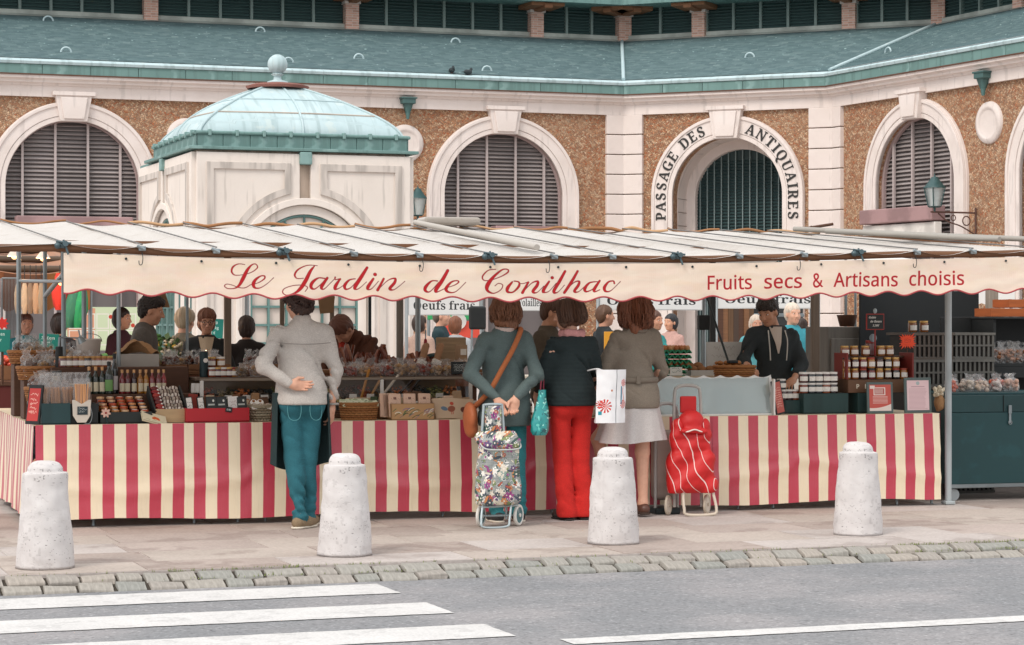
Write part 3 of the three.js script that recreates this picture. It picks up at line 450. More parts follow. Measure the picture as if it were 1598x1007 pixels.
  rim.forEach((p, i) => { const q = rim[(i + 1) % 4], n = Math.round(p.distanceTo(q) / 0.42), dir = q.clone().sub(p).normalize(); mesh('eaves_roll', bar(p.clone(), q.clone(), 0.03, 8), gm, eave);
    for (let k = 0; k < n; k++) { const v = p.clone().lerp(q, (k + 0.5) / n), m = mesh('roll_clip', rb(0.05, 0.10, 0.09, 0.01, 0, 0, 0), gm, eave); m.position.copy(v); m.rotation.y = Math.atan2(-dir.z, dir.x); const b = mesh('band_sheet', rb(p.distanceTo(q) / n - 0.014, 0.19, 0.03, 0.005, 0, 0, 0), gm, eave); b.position.copy(v).setY(H + 0.145).addScaledVector(V3(-dir.z, 0, dir.x), -0.022); b.rotation.y = Math.atan2(-dir.z, dir.x); } });
  // dome: four curved sides, each of two sheets with ribs and seams
  const y0 = H + 0.29, hh = 0.92, prof = (v) => [0.11 + 0.85 * (1 - Math.pow(v, 1.75)), y0 + hh * v];
  const corner = [[-1, 1], [1, 1], [1, -1], [-1, -1]];
  for (let i = 0; i < 4; i++) {
    const A = corner[i], B = corner[(i + 1) % 4], pt = (u, v, out = 0) => { const [s, y] = prof(v), x = lerp(A[0], B[0], u), z = lerp(A[1], B[1], u), r = Math.hypot(x, z), soft = lerp(1, 1.12 / r, 0.45 * Math.min(1, v * 1.6 + 0.12)); return [cx + x * (s * soft + out) * W / 2, y + out * 0.6, cy0 + z * (s * soft + out) * De / 2]; };
    for (const [u0, u1] of [[0, 0.5], [0.5, 1]]) mesh('dome_sheet', sheet((u, v) => pt(lerp(u0, u1, u), v), 12, 20, 0.02), copperPale, kio);
    for (const u of [0, 0.5]) mesh('dome_rib', tube(Array.from({ length: 15 }, (_, k) => V3(...pt(u, k / 14, 0.004))), 0.022, 28, 6), copperPale, kio);
    for (const v of [0.38, 0.66]) mesh('dome_seam', tube(Array.from({ length: 17 }, (_, k) => V3(...pt(k / 16, v, 0.003))), 0.014, 32, 5), v < 0.5 ? mat(0xc2b6aa, 0.85, { map: blotch }) : copperPale, kio);
  }
  mesh('dome_collar', at(la([[0.50, 0], [0.53, 0.045], [0.42, 0.08], [0.25, 0.10], [0.12, 0.12]], 24), cx, y0 + hh - 0.05, cy0), mat(0x8a5a50, 0.85, { map: blotch }), kio);
  mesh('finial', [at(la([[0.17, 0], [0.17, 0.03], [0.07, 0.06], [0.06, 0.12], [0.11, 0.15], [0.05, 0.18]], 20), cx, y0 + hh + 0.05, cy0), sp(0.165, cx, y0 + hh + 0.37, cy0, 1, 1, 1, 28)], copperPale, kio);
}

// ---------- the stall's own axes: s along its front, d back from the table edge ----------
const SA = R(17.5), SU = V3(Math.cos(SA), 0, -Math.sin(SA)), SB = V3(-Math.sin(SA), 0, -Math.cos(SA)), S0 = V3(-3.47, 0, -16.7);
const S = (s, d, y = 0) => S0.clone().addScaledVector(SU, s).addScaledVector(SB, d).setY(y);
const sAt = (px, d) => { const t = (px - 799) / 3582, c = Math.cos(SA), n = Math.sin(SA); return (t * (16.7 + c * d) + 3.47 + n * d) / (c - t * n); };
const depthAt = (s, d) => 16.7 + Math.sin(SA) * s + Math.cos(SA) * d;
const yAt = (s, d, py) => 1.5 - (py - 503.5) * depthAt(s, d) / 3582;
const TOP = 0.75, LEN = 7.32;
// group at a spot of the stall, turned with it
const spot = (name, label, category, px, d, y = TOP, group, turn = 0) => thing(name, label, category, S(sAt(px, d), d, y), SA + turn, group);

// ---------- awning: frame, canopy, lettered valance ----------
const VD = -0.9, knots = [[-0.9, 1.99], [0.12, 1.985], [1.2, 1.957], [2.2, 1.945], [3.2, 1.935], [4.15, 1.942], [5.2, 1.955], [6.1, 1.985], [7.0, 2.005], [7.6, 2.02], [9.2, 2.03]];
const topY = (s) => { for (let i = 0; i + 1 < knots.length; i++) if (s <= knots[i + 1][0]) return lerp(knots[i][1], knots[i + 1][1], Math.max(0, (s - knots[i][0]) / (knots[i + 1][0] - knots[i][0]))); return knots.at(-1)[1]; };
const scallop = (s) => { const q = ((s - 0.12) / 0.292) % 1; return 0.017 * (1 - Math.cos(q * 2 * Math.PI)) ; };
const botY = (s) => topY(s) - 0.285 + scallop(s);
{
  const aw = thing('market_awning', 'cream market awning with red lettering and a scalloped red edge', 'awning', S(0, 0), SA);
  const creamC = dtex(256, (u, v) => { const b = vf(u, v, 5, 5, 101), st = smooth(0.62, 0.75, vf(u, v, 14, 4, 111)); return mixc([0.93, 0.92, 0.90], [1, 1, 1], b).map((x, i) => x - st * (0.05 + i * 0.015)); }, 1.9, true);
  const canvasM = phys(0xc6bfb8, 1.0, { map: creamC, bumpMap: weave, bumpScale: 0.0006, transmission: 0.42, thickness: 0 });
  const beamM = mat(0x7a5338, 0.8, { map: re(fibre, 1.4), bumpMap: grain, bumpScale: 0.002 });
  // front beam in lengths
  const bk = [-0.9, 0.05, 1.7, 3.9, 6.0, 9.2]; for (let i = 0; i + 1 < bk.length; i++) { const a = bk[i], b = bk[i + 1], n = Math.ceil((b - a) / 0.25), pts = []; for (let k = 0; k <= n; k++) { const s = lerp(a, b, k / n); pts.push(V3(s, topY(s) + 0.03 + 0.004 * Math.sin(s * 5), -VD - 0.02)); } mesh('front_beam', tube(pts, 0.026, n * 3, 8), beamM, aw); }
  mesh('ridge_beam', bx(10.2, 0.06, 0.06, 4.1, 2.29, -2.8), beamM, aw); mesh('middle_beam', bx(10.2, 0.05, 0.05, 4.1, 2.10, -0.7), beamM, aw);
  // canopy bays between rafters
  const rf = [-0.98]; for (const px of [96, 221, 337, 441, 552, 654, 761, 864, 955, 1054, 1153, 1254, 1336, 1430, 1517, 1612]) rf.push(sAt(px, VD));
  const backShift = -0.10;
  for (let i = 0; i + 1 < rf.length; i++) {
    const a = rf[i], b = rf[i + 1], sag = rr(0.035, 0.075);
    const P = (u, v) => { const s = lerp(a, b, u) + backShift * v, d = lerp(VD - 0.02, 2.8, v); const yf = topY(lerp(a, b, u)) + 0.062, yb = 2.345 + 0.012 * Math.sin(s * 3.1); const drop = sag * Math.sin(u * Math.PI) * (0.35 + 0.65 * Math.sin(v * Math.PI)) + 0.012 * fbm(s * 3, v * 4, i, 3) + (v < 0.02 ? 0.012 * Math.sin(u * Math.PI) : 0); return [s, lerp(yf, yb, v) - drop, -d]; };
    mesh('canopy_panel', sheet(P, 12, 18), canvasM, aw);
    mesh('rafter', bar([b, topY(b) + 0.073, -VD + 0.02], [b + backShift, 2.363, -2.8], 0.0055, 6), mat(0x6a6866, 0.6), aw);
    // rolled edge at the ridge
    mesh('ridge_roll', tube([0, 0.2, 0.4, 0.6, 0.8, 1].map((u) => V3(lerp(a, b, u) + backShift, 2.352 + 0.016 * Math.sin(u * Math.PI * 2 + i * 2.1) + (rnd() - 0.5) * 0.012, -2.82)), rr(0.010, 0.018), 14, 6), i % 3 ? mat(0xa87850, 0.9, { map: blotch }) : mat(0xc79f78, 0.9, { map: blotch }), aw);
    if (i > 2) mesh('back_canopy_panel', sheet((u, v) => { const s = lerp(a, b, u) + backShift; return [s, 2.34 - 0.40 * v - 0.02 * Math.sin(u * Math.PI), -2.8 - 1.7 * v]; }, 4, 4), canvasM, aw);
    // clamp at the front beam
    if (i) { const y = topY(a) + 0.045, g = [rb(0.05, 0.035, 0.05, 0.006, a, y, -VD + 0.01), cy(0.012, 0.012, 0.06, a - 0.01, y + 0.005, -VD + 0.03, 0, 0, 1.1)]; if (i % 3 === 1) g.push(cy(0.02, 0.02, 0.05, a + 0.02, y + 0.01, -VD + 0.035, 1.4), bar([a - 0.04, y + 0.03, -VD + 0.03], [a + 0.06, y + 0.015, -VD + 0.05], 0.008), bar([a + 0.01, y + 0.04, -VD + 0.02], [a + 0.04, y - 0.06, -VD + 0.05], 0.008), sp(0.024, a - 0.03, y, -VD + 0.03)); mesh('clamp', g, i % 3 === 1 ? mat(0x4e5f64, 0.45, { metalness: 0.5 }) : M.steel, aw); }
  }
  // long poles lying on the canopy
  const onTop = (s, d, up = 0.03) => V3(s, lerp(topY(s) + 0.062, 2.345, (d - VD) / (2.8 - VD)) + up, -d);
  mesh('roof_pole', bar(onTop(sAt(648, 2.75), 2.75, 0.05), onTop(sAt(838, VD + 0.15), VD + 0.15, 0.045), 0.024, 12), mat(0xb0aaa2, 0.6), aw);
  for (const [a, b, d0, d1] of [[1290, 1560, 1.7, -0.2], [1340, 1640, 1.5, -0.3], [1240, 1480, 2.3, 0.5]]) mesh('roof_pole', bar(onTop(sAt(a, d0), d0, 0.05), onTop(sAt(b, d1), d1, 0.05), 0.024, 8), mat(0xa9a49c, 0.6, { map: fibre }), aw);
  mesh('folded_sheet', [rb(0.52, 0.07, 0.3, 0.03, sAt(700, 2.7), 2.40, -2.7)], canvasM, aw);
  mesh('loose_stick', [bar([sAt(1252, 2.8), 2.38, -2.8], [sAt(1300, 2.8), 2.43, -2.8], 0.014), bar([sAt(1262, 2.8), 2.40, -2.75], [sAt(1278, 2.8), 2.37, -2.8], 0.012)], M.darkWood, aw);

  // valance: one lettered panel each for name and wares
  const f = 3582, topLine = [[0, 390], [103, 393], [340, 402.5], [552, 407], [760, 411], [955, 413], [1160, 411.5], [1336, 406], [1517, 402], [1640, 399]];
  const tl = (x) => { for (let i = 0; i + 1 < topLine.length; i++) if (x <= topLine[i + 1][0]) return lerp(topLine[i][1], topLine[i + 1][1], (x - topLine[i][0]) / (topLine[i + 1][0] - topLine[i][0])); return 399; };
  const VH = 0.32;
  const panelTex = (s0, s1, paint) => canvas(2048, 160, (g, w, h) => {
    g.fillStyle = '#f3e2d0'; g.fillRect(0, 0, w, h);
    for (let k = 0; k < 500; k++) { g.fillStyle = `rgba(${200 + rnd() * 40 | 0},${180 + rnd() * 40 | 0},${150 + rnd() * 40 | 0},0.045)`; g.beginPath(); g.ellipse(rnd() * w, rnd() * h, rr(10, 90), rr(4, 26), 0, 0, 7); g.fill(); }
    const X = (px) => (sAt(px, VD) - s0) / (s1 - s0) * w, Y = (px, py) => ((py - tl(px)) * depthAt(sAt(px, VD), VD) / f) / VH * h; paint(g, X, Y);
  });
  const cat = (p) => { const out = []; for (let i = 0; i + 1 < p.length; i++) { const a = p[Math.max(0, i - 1)], b = p[i], c = p[i + 1], d = p[Math.min(p.length - 1, i + 2)], n = 26; for (let k = 0; k < n; k++) { const t = k / n, t2 = t * t, t3 = t2 * t; out.push([0, 1, 2].map((j) => 0.5 * (2 * b[j] + (c[j] - a[j]) * t + (2 * a[j] - 5 * b[j] + 4 * c[j] - d[j]) * t2 + (3 * b[j] - a[j] - 3 * c[j] + d[j]) * t3))); } } out.push(p.at(-1)); return out; };
  const n1 = [ // swash lettering, each stroke a run of x, y, width
    [[248, 108, 3], [200, 104, 5], [160, 126, 10], [150, 162, 10], [175, 188, 5], [240, 184, 3], [300, 166, 4], [343, 132, 6], [330, 105, 5], [300, 112, 8], [266, 152, 20], [236, 212, 26], [206, 265, 16], [170, 288, 6], [120, 289, 4], [96, 271, 4], [112, 256, 3], [152, 263, 3], [204, 282, 4], [250, 284, 4], [290, 262, 3]],
    [[290, 262, 3], [352, 245, 4], [396, 215, 8], [396, 196, 8], [370, 195, 7], [332, 220, 16], [313, 255, 24], [326, 284, 12], [366, 284, 5], [420, 250, 3], [465, 208, 3]],
    [[795, 117, 3], [720, 115, 5], [652, 145, 9], [624, 185, 11], [640, 213, 5], [690, 212, 3]],
    [[775, 118, 5], [742, 160, 20], [706, 230, 28], [666, 290, 24], [622, 324, 12], [562, 340, 5], [532, 320, 5], [546, 290, 4], [610, 268, 4], [680, 265, 4], [720, 281, 4], [702, 312, 3]],
    [[852, 214, 7], [802, 211, 9], [756, 246, 22], [747, 280, 20], [772, 294, 8], [815, 265, 4], [862, 215, 4]], [[872, 210, 16], [834, 265, 24], [827, 288, 16], [850, 292, 5], [900, 245, 3], [932, 213, 3]],
    [[932, 204, 9], [934, 222, 5], [972, 216, 6], [960, 232, 14], [935, 272, 24], [932, 294, 14], [962, 288, 4], [1010, 255, 3]],
    [[1085, 216, 5], [1040, 226, 10], [1006, 265, 22], [1012, 294, 12], [1050, 284, 5], [1100, 230, 4]], [[1175, 132, 18], [1132, 200, 26], [1087, 270, 26], [1082, 293, 12], [1112, 290, 4], [1170, 240, 3]],
    [[1222, 216, 14], [1182, 275, 24], [1181, 296, 10], [1210, 290, 4], [1260, 235, 3]], [[1234, 183, 24], [1236, 184, 24]],
    [[1300, 216, 14], [1254, 302, 20]], [[1256, 300, 4], [1330, 230, 5], [1385, 214, 12], [1382, 245, 20], [1346, 290, 20], [1375, 300, 5], [1420, 270, 3], [1460, 235, 3]]];
  const n2 = [
    [[192, 220, 5], [150, 221, 8], [111, 260, 20], [107, 288, 16], [140, 295, 5], [200, 230, 4]], [[264, 145, 18], [222, 220, 24], [182, 280, 24], [186, 299, 8], [230, 280, 3], [250, 270, 3], [310, 250, 4], [340, 228, 7], [325, 218, 6], [286, 230, 10], [251, 275, 20], [270, 300, 10], [320, 295, 4], [390, 230, 3]],
    [[604, 137, 3], [550, 145, 5], [511, 185, 8], [517, 213, 5], [560, 216, 4], [640, 190, 5], [690, 160, 8], [690, 140, 6], [650, 141, 8], [590, 190, 18], [546, 250, 28], [546, 288, 16], [590, 308, 6], [640, 285, 4], [655, 250, 4], [625, 238, 3], [600, 255, 3]],
    [[724, 228, 9], [691, 270, 22], [691, 298, 14], [730, 300, 8], [770, 260, 14], [770, 230, 8], [736, 222, 6]], [[772, 240, 3], [802, 240, 3], [832, 232, 4]],
    [[838, 232, 12], [796, 306, 18]], [[797, 305, 4], [860, 240, 5], [905, 226, 12], [901, 255, 20], [871, 298, 18], [900, 305, 4], [950, 260, 3]],
    [[988, 228, 12], [947, 290, 22], [955, 305, 8], [990, 295, 3], [1040, 240, 3]], [[1010, 201, 20], [1012, 201, 20]],
    [[1104, 156, 16], [1062, 230, 22], [1022, 298, 20], [1050, 305, 4], [1100, 255, 3]],
    [[1194, 156, 14], [1152, 230, 20], [1100, 308, 18]], [[1110, 290, 4], [1170, 236, 5], [1205, 229, 10], [1201, 255, 18], [1172, 298, 16], [1200, 303, 4], [1240, 270, 3]],
    [[1332, 232, 5], [1280, 240, 10], [1246, 280, 20], [1256, 302, 10], [1300, 285, 4], [1340, 235, 4]], [[1350, 226, 12], [1312, 285, 20], [1316, 303, 8], [1350, 290, 3]],
    [[1452, 246, 9], [1445, 229, 8], [1410, 236, 10], [1382, 275, 20], [1391, 302, 12], [1430, 295, 4], [1495, 232, 3]]];
  const script = (g, X, Y, strokes, k, ox) => { const sc = Math.abs(X(ox + 100) - X(ox)) / 100; for (const pass of [0, 1]) { g.fillStyle = pass ? '#b8141f' : '#5e3a3c'; for (const st of strokes) for (const [x, y, w] of cat(st)) { const px = ox + x / k, py = 390 + y / k, r = pass ? (w - 0.8) / 2 : (w + 2.4) / 2; if (r <= 0.15) continue; g.beginPath(); g.arc(X(px), Y(px, py), Math.max(0.4, r / k * sc), 0, 7); g.fill(); } } };
  const sJoin = sAt(1035, VD), sEnd = 9.15, sBeg = 0.10;
  const texA = panelTex(sBeg, sJoin, (g, X, Y) => { script(g, X, Y, n1, 4.842, 330); script(g, X, Y, n2, 4.566, 640); });
  const texB = panelTex(sJoin, sEnd, (g, X, Y) => { g.fillStyle = '#b01c26'; for (const [word, x0, x1, yb] of [['Fruits', 1101, 1174, 452.5], ['secs', 1191, 1252, 450.5], ['&', 1267, 1283, 449], ['Artisans', 1299, 1401, 447.5], ['choisis', 1417, 1505, 444.5]]) { g.font = '100px sans-serif'; const m = g.measureText(word).width; g.save(); const a = X(x0), b = X(x1), ya = Y(x0, yb + (word === 'Fruits' ? 0.8 : word === 'choisis' ? 1 : 0.6)), ye = Y(x1, yb - 1); g.translate(a, ya); g.rotate(Math.atan2(ye - ya, b - a)); const cap = 21.5 * depthAt(sAt(x0, VD), VD) / f / VH * 160; g.scale((b - a) / m, cap / 71.5); g.fillText(word, 0, 0); g.strokeStyle = '#b01c26'; g.lineWidth = 2; g.strokeText(word, 0, 0); g.restore(); } });
  for (const [nm, c, s0, s1] of [['valance', texA, sBeg, sJoin], ['valance', texB, sJoin, sEnd]]) {
    const n = Math.round((s1 - s0) / 0.0146), fold = (s, v) => 0.010 * Math.sin(s * 4.3 + 0.7) + 0.008 * fbm(s * 2.2, v * 1.2, 4, 3) * (0.3 + v) + 0.006 * Math.sin(s * 10.7 + v * 2) * v + 0.010 * fbm(s * 1.3 + v * 2.5, 9, 1, 2);
    const g = sheet((u, v) => { const s = lerp(s0, s1, u), yt = topY(s) - 0.004, yb = botY(s); return [s, lerp(yt, yb, v), -VD + 0.012 + fold(s, v)]; }, n, 14);
    const uv = g.attributes.uv; for (let i = 0; i < uv.count; i++) { const s = lerp(s0, s1, uv.getX(i)), y = g.attributes.position.getY(i); uv.setXY(i, uv.getX(i), 1 - (topY(s) - 0.004 - y) / VH); }
    const t = ctex(c, 0); t.wrapS = t.wrapT = THREE.ClampToEdgeWrapping;
    const vm = mesh(nm, g, phys(0xffffff, 1.0, { map: t, bumpMap: weave, bumpScale: 0.0004, transmission: 0.15, thickness: 0 }), aw, true);
    const e = []; const q = Math.round((s1 - s0) / 0.02); for (let i = 0; i <= q; i++) { const s = lerp(s0, s1, i / q); e.push(V3(s, botY(s), -VD + 0.013 + fold(s, 1))); } mesh('edge_trim', tube(e, 0.0065, q * 2, 5), mat(0xa8494c, 0.8), vm);
    for (let s = Math.ceil(s0 / 0.53) * 0.53; s < s1; s += 0.53) mesh('eyelet', at(new THREE.CylinderGeometry(0.009, 0.009, 0.006, 10), s, topY(s) - 0.03, -VD + 0.018 + fold(s, 0.1), Math.PI / 2), M.darkMetal, vm);
  }
  for (const px of [219, 656, 853, 1244, 1425]) { const s = sAt(px, VD); mesh('hook', tube([[s + 0.005, topY(s) + 0.02, -VD + 0.03], [s + 0.012, topY(s) - 0.02, -VD + 0.035], [s + 0.006, topY(s) - 0.065, -VD + 0.035], [s - 0.012, topY(s) - 0.068, -VD + 0.035], [s - 0.016, topY(s) - 0.04, -VD + 0.035]], 0.003, 16, 5), M.darkMetal, aw); }
  // posts
  const post = (px, d, r, m, top = 2.0, square) => { const s = sAt(px, d); mesh('post', square ? rb(r * 2, top, r * 1.6, 0.008, s, top / 2, -d) : cy(r, r, top, s, top / 2, -d), m, aw); };
  post(1480, 0.0, 0.028, M.paintGrey, 2.02); mesh('post_foot', rb(0.09, 0.03, 0.09, 0.01, sAt(1480, 0), 0.015, 0), M.paintGrey, aw);
  post(185, 1.15, 0.016, M.steel, 2.15); post(131, 2.4, 0.02, M.steel, 2.25); post(99, 1.1, 0.018, M.steel, 2.12); post(70, 2.6, 0.017, M.steel, 2.25); post(29, 3.2, 0.02, M.steel, 2.2);
  post(292, 2.0, 0.012, M.steel, 2.2); post(355, 2.9, 0.03, M.postWood, 2.25, true); post(440, 3.6, 0.02, M.postWood, 2.1, true); post(624, 1.7, 0.03, mat(0x8d8478, 0.7, { map: fibreV }), 2.2); post(518, 4.3, 0.02, M.postWood, 2.0, true); post(577, 4.4, 0.016, M.darkMetal, 2.0);
  post(652, 4.3, 0.026, M.steel, 2.0); post(1112, 2.2, 0.026, mat(0x3d3f3f, 0.7), 2.2, true); post(1272, 2.4, 0.036, M.postWood, 2.2, true); post(1320, 3.4, 0.014, M.steel, 2.2); post(1335, 3.4, 0.012, M.steel, 2.2); post(1548, 2.4, 0.05, mat(0xa79a8c, 0.7, { map: fibreV }), 2.2, true);
  mesh('side_rail', [bar([sAt(99, 1.1), 1.82, -1.1], [sAt(30, 3.2), 1.86, -3.2], 0.014), bar([sAt(70, 2.6), 1.72, -2.6], [sAt(99, 1.1), 1.88, -1.1], 0.02)], M.steel, aw);
  // brace of two thin struts beside the right post
  mesh('strut', bar([sAt(1150, 1.0), TOP + 0.20, -1.0], [sAt(1090, 1.9), 1.95, -1.9], 0.010), M.darkMetal, aw); mesh('strut', bar([sAt(1095, 1.9), TOP + 0.16, -1.9], [sAt(1100, 1.9), 1.95, -1.9], 0.014), M.steel, aw);
}

// ---------- table with its striped cloth ----------
{
  const tb = thing('trestle_table', 'long wooden trestle table under the striped cloth', 'table', S(0, 0), SA);
  mesh('table_top', [rb(LEN, 0.03, 1.15, 0.006, LEN / 2, TOP - 0.0185, -0.575)], M.paleWood, tb); mesh('side_table_top', rb(0.9, 0.03, 2.3, 0.006, 0.45, TOP - 0.0185, -2.305), M.paleWood, tb);
  for (const px of [145, 302, 370, 413, 690, 745, 860, 1150, 1205, 1398, 1452]) { const s = sAt(px, 0.12); mesh('leg', bar([s, 0, -0.10], [s + 0.03, TOP - 0.03, -0.22], 0.012), M.steel, tb); mesh('leg', bar([s, 0, -1.0], [s + 0.03, TOP - 0.03, -0.9], 0.012), M.steel, tb); }
  for (const d of [1.6, 3.2]) { mesh('leg', bar([0.1, 0, -d], [0.12, TOP - 0.03, -d], 0.012), M.steel, tb); mesh('leg', bar([0.8, 0, -d], [0.8, TOP - 0.03, -d], 0.012), M.steel, tb); }
  const ck = thing('striped_tablecloth', 'red and cream striped oilcloth hanging around the long stall table', 'tablecloth', S(0, 0), SA);
  const stripes = canvas(1024, 512, (g, w, h) => { g.fillStyle = '#efdec0'; g.fillRect(0, 0, w, h); g.fillStyle = '#c03c50'; const n = 12; for (let i = 0; i < n; i++) g.fillRect(i * w / n, 0, w / n / 2, h); for (let k = 0; k < 1500; k++) { g.fillStyle = `rgba(${rnd() < 0.5 ? '90,50,40' : '255,240,220'},${rr(0.01, 0.035)})`; g.fillRect(rnd() * w, rnd() * h, rr(1, 3), rr(10, 120)); } });
  const per = 0.1715, st = ctex(stripes, 0); st.repeat.set(1 / (12 * per), 1 / 0.8);
  const crease = dtex(512, (u, v) => { const a = Math.abs(((u * 2 + v * 0.5) % 1) - 0.5), n = vf(u, v, 6, 4, 121), m = vf(u, v, 3, 3, 131); return 0.5 + 0.35 * (n - 0.5) + 0.5 * Math.abs(m - 0.5); }, 0.9);
  const oil = phys(0xffffff, 0.34, { map: st, bumpMap: crease, bumpScale: 0.009, clearcoat: 0.5, clearcoatRoughness: 0.25 });
  // front cloth in four lengths, side cloth round the corner
  const cuts = [0, sAt(296, 0), sAt(640, 0), sAt(1113, 0), LEN];
  const wave = (s, v) => (0.012 + 0.030 * v) * fbm(s * 1.7, v * 0.9, 2, 3) + 0.007 * v * Math.sin(s * 9.1 + Math.sin(s * 2.3) * 2) + 0.018 * Math.exp(-((v - 0.3 - 0.35 * Math.abs(((s * 0.62) % 1) - 0.2)) ** 2) / 0.003) * (0.3 + fbm(s * 1.1, 3, 7, 2)) + 0.012 * Math.exp(-((v - 0.75 + 0.4 * Math.abs(((s * 0.45 + 0.3) % 1) - 0.6)) ** 2) / 0.004);
  for (let i = 0; i < 4; i++) { const a = cuts[i], b = cuts[i + 1], n = Math.round((b - a) / 0.03), dz = i % 2 ? 0.004 : 0;
    const g = sheet((u, v) => { const s = lerp(a - (i ? 0.015 : 0), b, u), hem = 0.052 + 0.012 * Math.sin(s * 3.1) + 0.008 * fbm(s * 4, 1, 1, 2); return [s + 0.02 * v * fbm(s * 0.8, 5, v, 2), lerp(TOP + 0.003, hem, v), 0.012 + dz + wave(s, v) + 0.02 * v]; }, n, 24);
    const p = g.attributes.position, uv = g.attributes.uv; for (let k = 0; k < uv.count; k++) uv.setXY(k, lerp(a, b, uv.getX(k)) + 0.03, 1 - uv.getY(k)); mesh('front_cloth', g, oil, ck, true); }
  { const g = sheet((u, v) => { const d = 3.4 * u; return [-0.012 - 0.03 * v - 0.012 * Math.sin(d * 11) * v - 0.02 * fbm(d * 3, v, 3, 2), lerp(TOP + 0.003, 0.06 + 0.01 * Math.sin(d * 5), v), -d + 0.012 + 0.02 * v * (u < 0.02 ? 1 : 0)]; }, 90, 16); const uv = g.attributes.uv; for (let k = 0; k < uv.count; k++) uv.setXY(k, 3.4 * uv.getX(k), 1 - uv.getY(k)); mesh('side_cloth', g, oil, ck, true); }
  { const g = sheet((u, v) => [LEN + 0.012 + 0.01 * v * Math.sin(u * 30), lerp(TOP + 0.003, 0.06, v), -1.15 * u + 0.012], 30, 10); const uv = g.attributes.uv; for (let k = 0; k < uv.count; k++) uv.setXY(k, 1.15 * uv.getX(k), 1 - uv.getY(k)); mesh('side_cloth', g, oil, ck, true); }
  mesh('top_cloth', [rb(LEN + 0.02, 0.006, 1.16, 0.002, LEN / 2, TOP, -0.573)], mat(0xd9c9ac, 0.5), ck); mesh('top_cloth', [rb(0.91, 0.006, 2.28, 0.002, 0.455, TOP, -2.31)], mat(0xd9c9ac, 0.5), ck);
}

// ---------- figures: tapered bones joined with a smooth minimum, meshed on a grid ----------
const smin = (a, b, k) => { const h = Math.max(k - Math.abs(a - b), 0) / k; return Math.min(a, b) - h * h * k * 0.25; };
const _v = V3();
function primBox(p) {
  if (p.box) return p.box; const b = new THREE.Box3();
  if (p.t === 'e') { b.expandByPoint(V3(p.c[0] - p.r[0], p.c[1] - p.r[1], p.c[2] - p.r[2])); b.expandByPoint(V3(p.c[0] + p.r[0], p.c[1] + p.r[1], p.c[2] + p.r[2])); }
  else { const r = Math.max(p.r0, p.r1); for (const q of [p.a, p.b]) { b.expandByPoint(V3(q[0] - r, q[1] - r, q[2] - r)); b.expandByPoint(V3(q[0] + r, q[1] + r, q[2] + r)); } }
  if (p.m) { b.applyMatrix4(p.m); p.inv = p.m.clone().invert(); }
  return (p.box = b);
}
function dist(p, x, y, z) {
  if (p.inv) { _v.set(x, y, z).applyMatrix4(p.inv); x = _v.x; y = _v.y; z = _v.z; }
  if (p.t === 'e') { const r = p.r, a = (x - p.c[0]) / r[0], b = (y - p.c[1]) / r[1], c = (z - p.c[2]) / r[2], k0 = Math.sqrt(a * a + b * b + c * c); if (k0 < 1e-6) return -Math.min(...r); const k1 = Math.sqrt((a / r[0]) ** 2 + (b / r[1]) ** 2 + (c / r[2]) ** 2); return k0 * (k0 - 1) / k1; }
  const A = p.a, B = p.b, dx = B[0] - A[0], dy = B[1] - A[1], dz = B[2] - A[2], px = x - A[0], py = y - A[1], pz = z - A[2], t = Math.max(0, Math.min(1, (px * dx + py * dy + pz * dz) / (dx * dx + dy * dy + dz * dz || 1e-9)));
  return Math.hypot(px - dx * t, py - dy * t, pz - dz * t) - lerp(p.r0, p.r1, t);
}
const cap = (a, b, r0, r1 = r0, k, m) => ({ t: 'c', a, b, r0, r1, k, m });
const ell = (c, r, k, m) => ({ t: 'e', c, r, k, m });
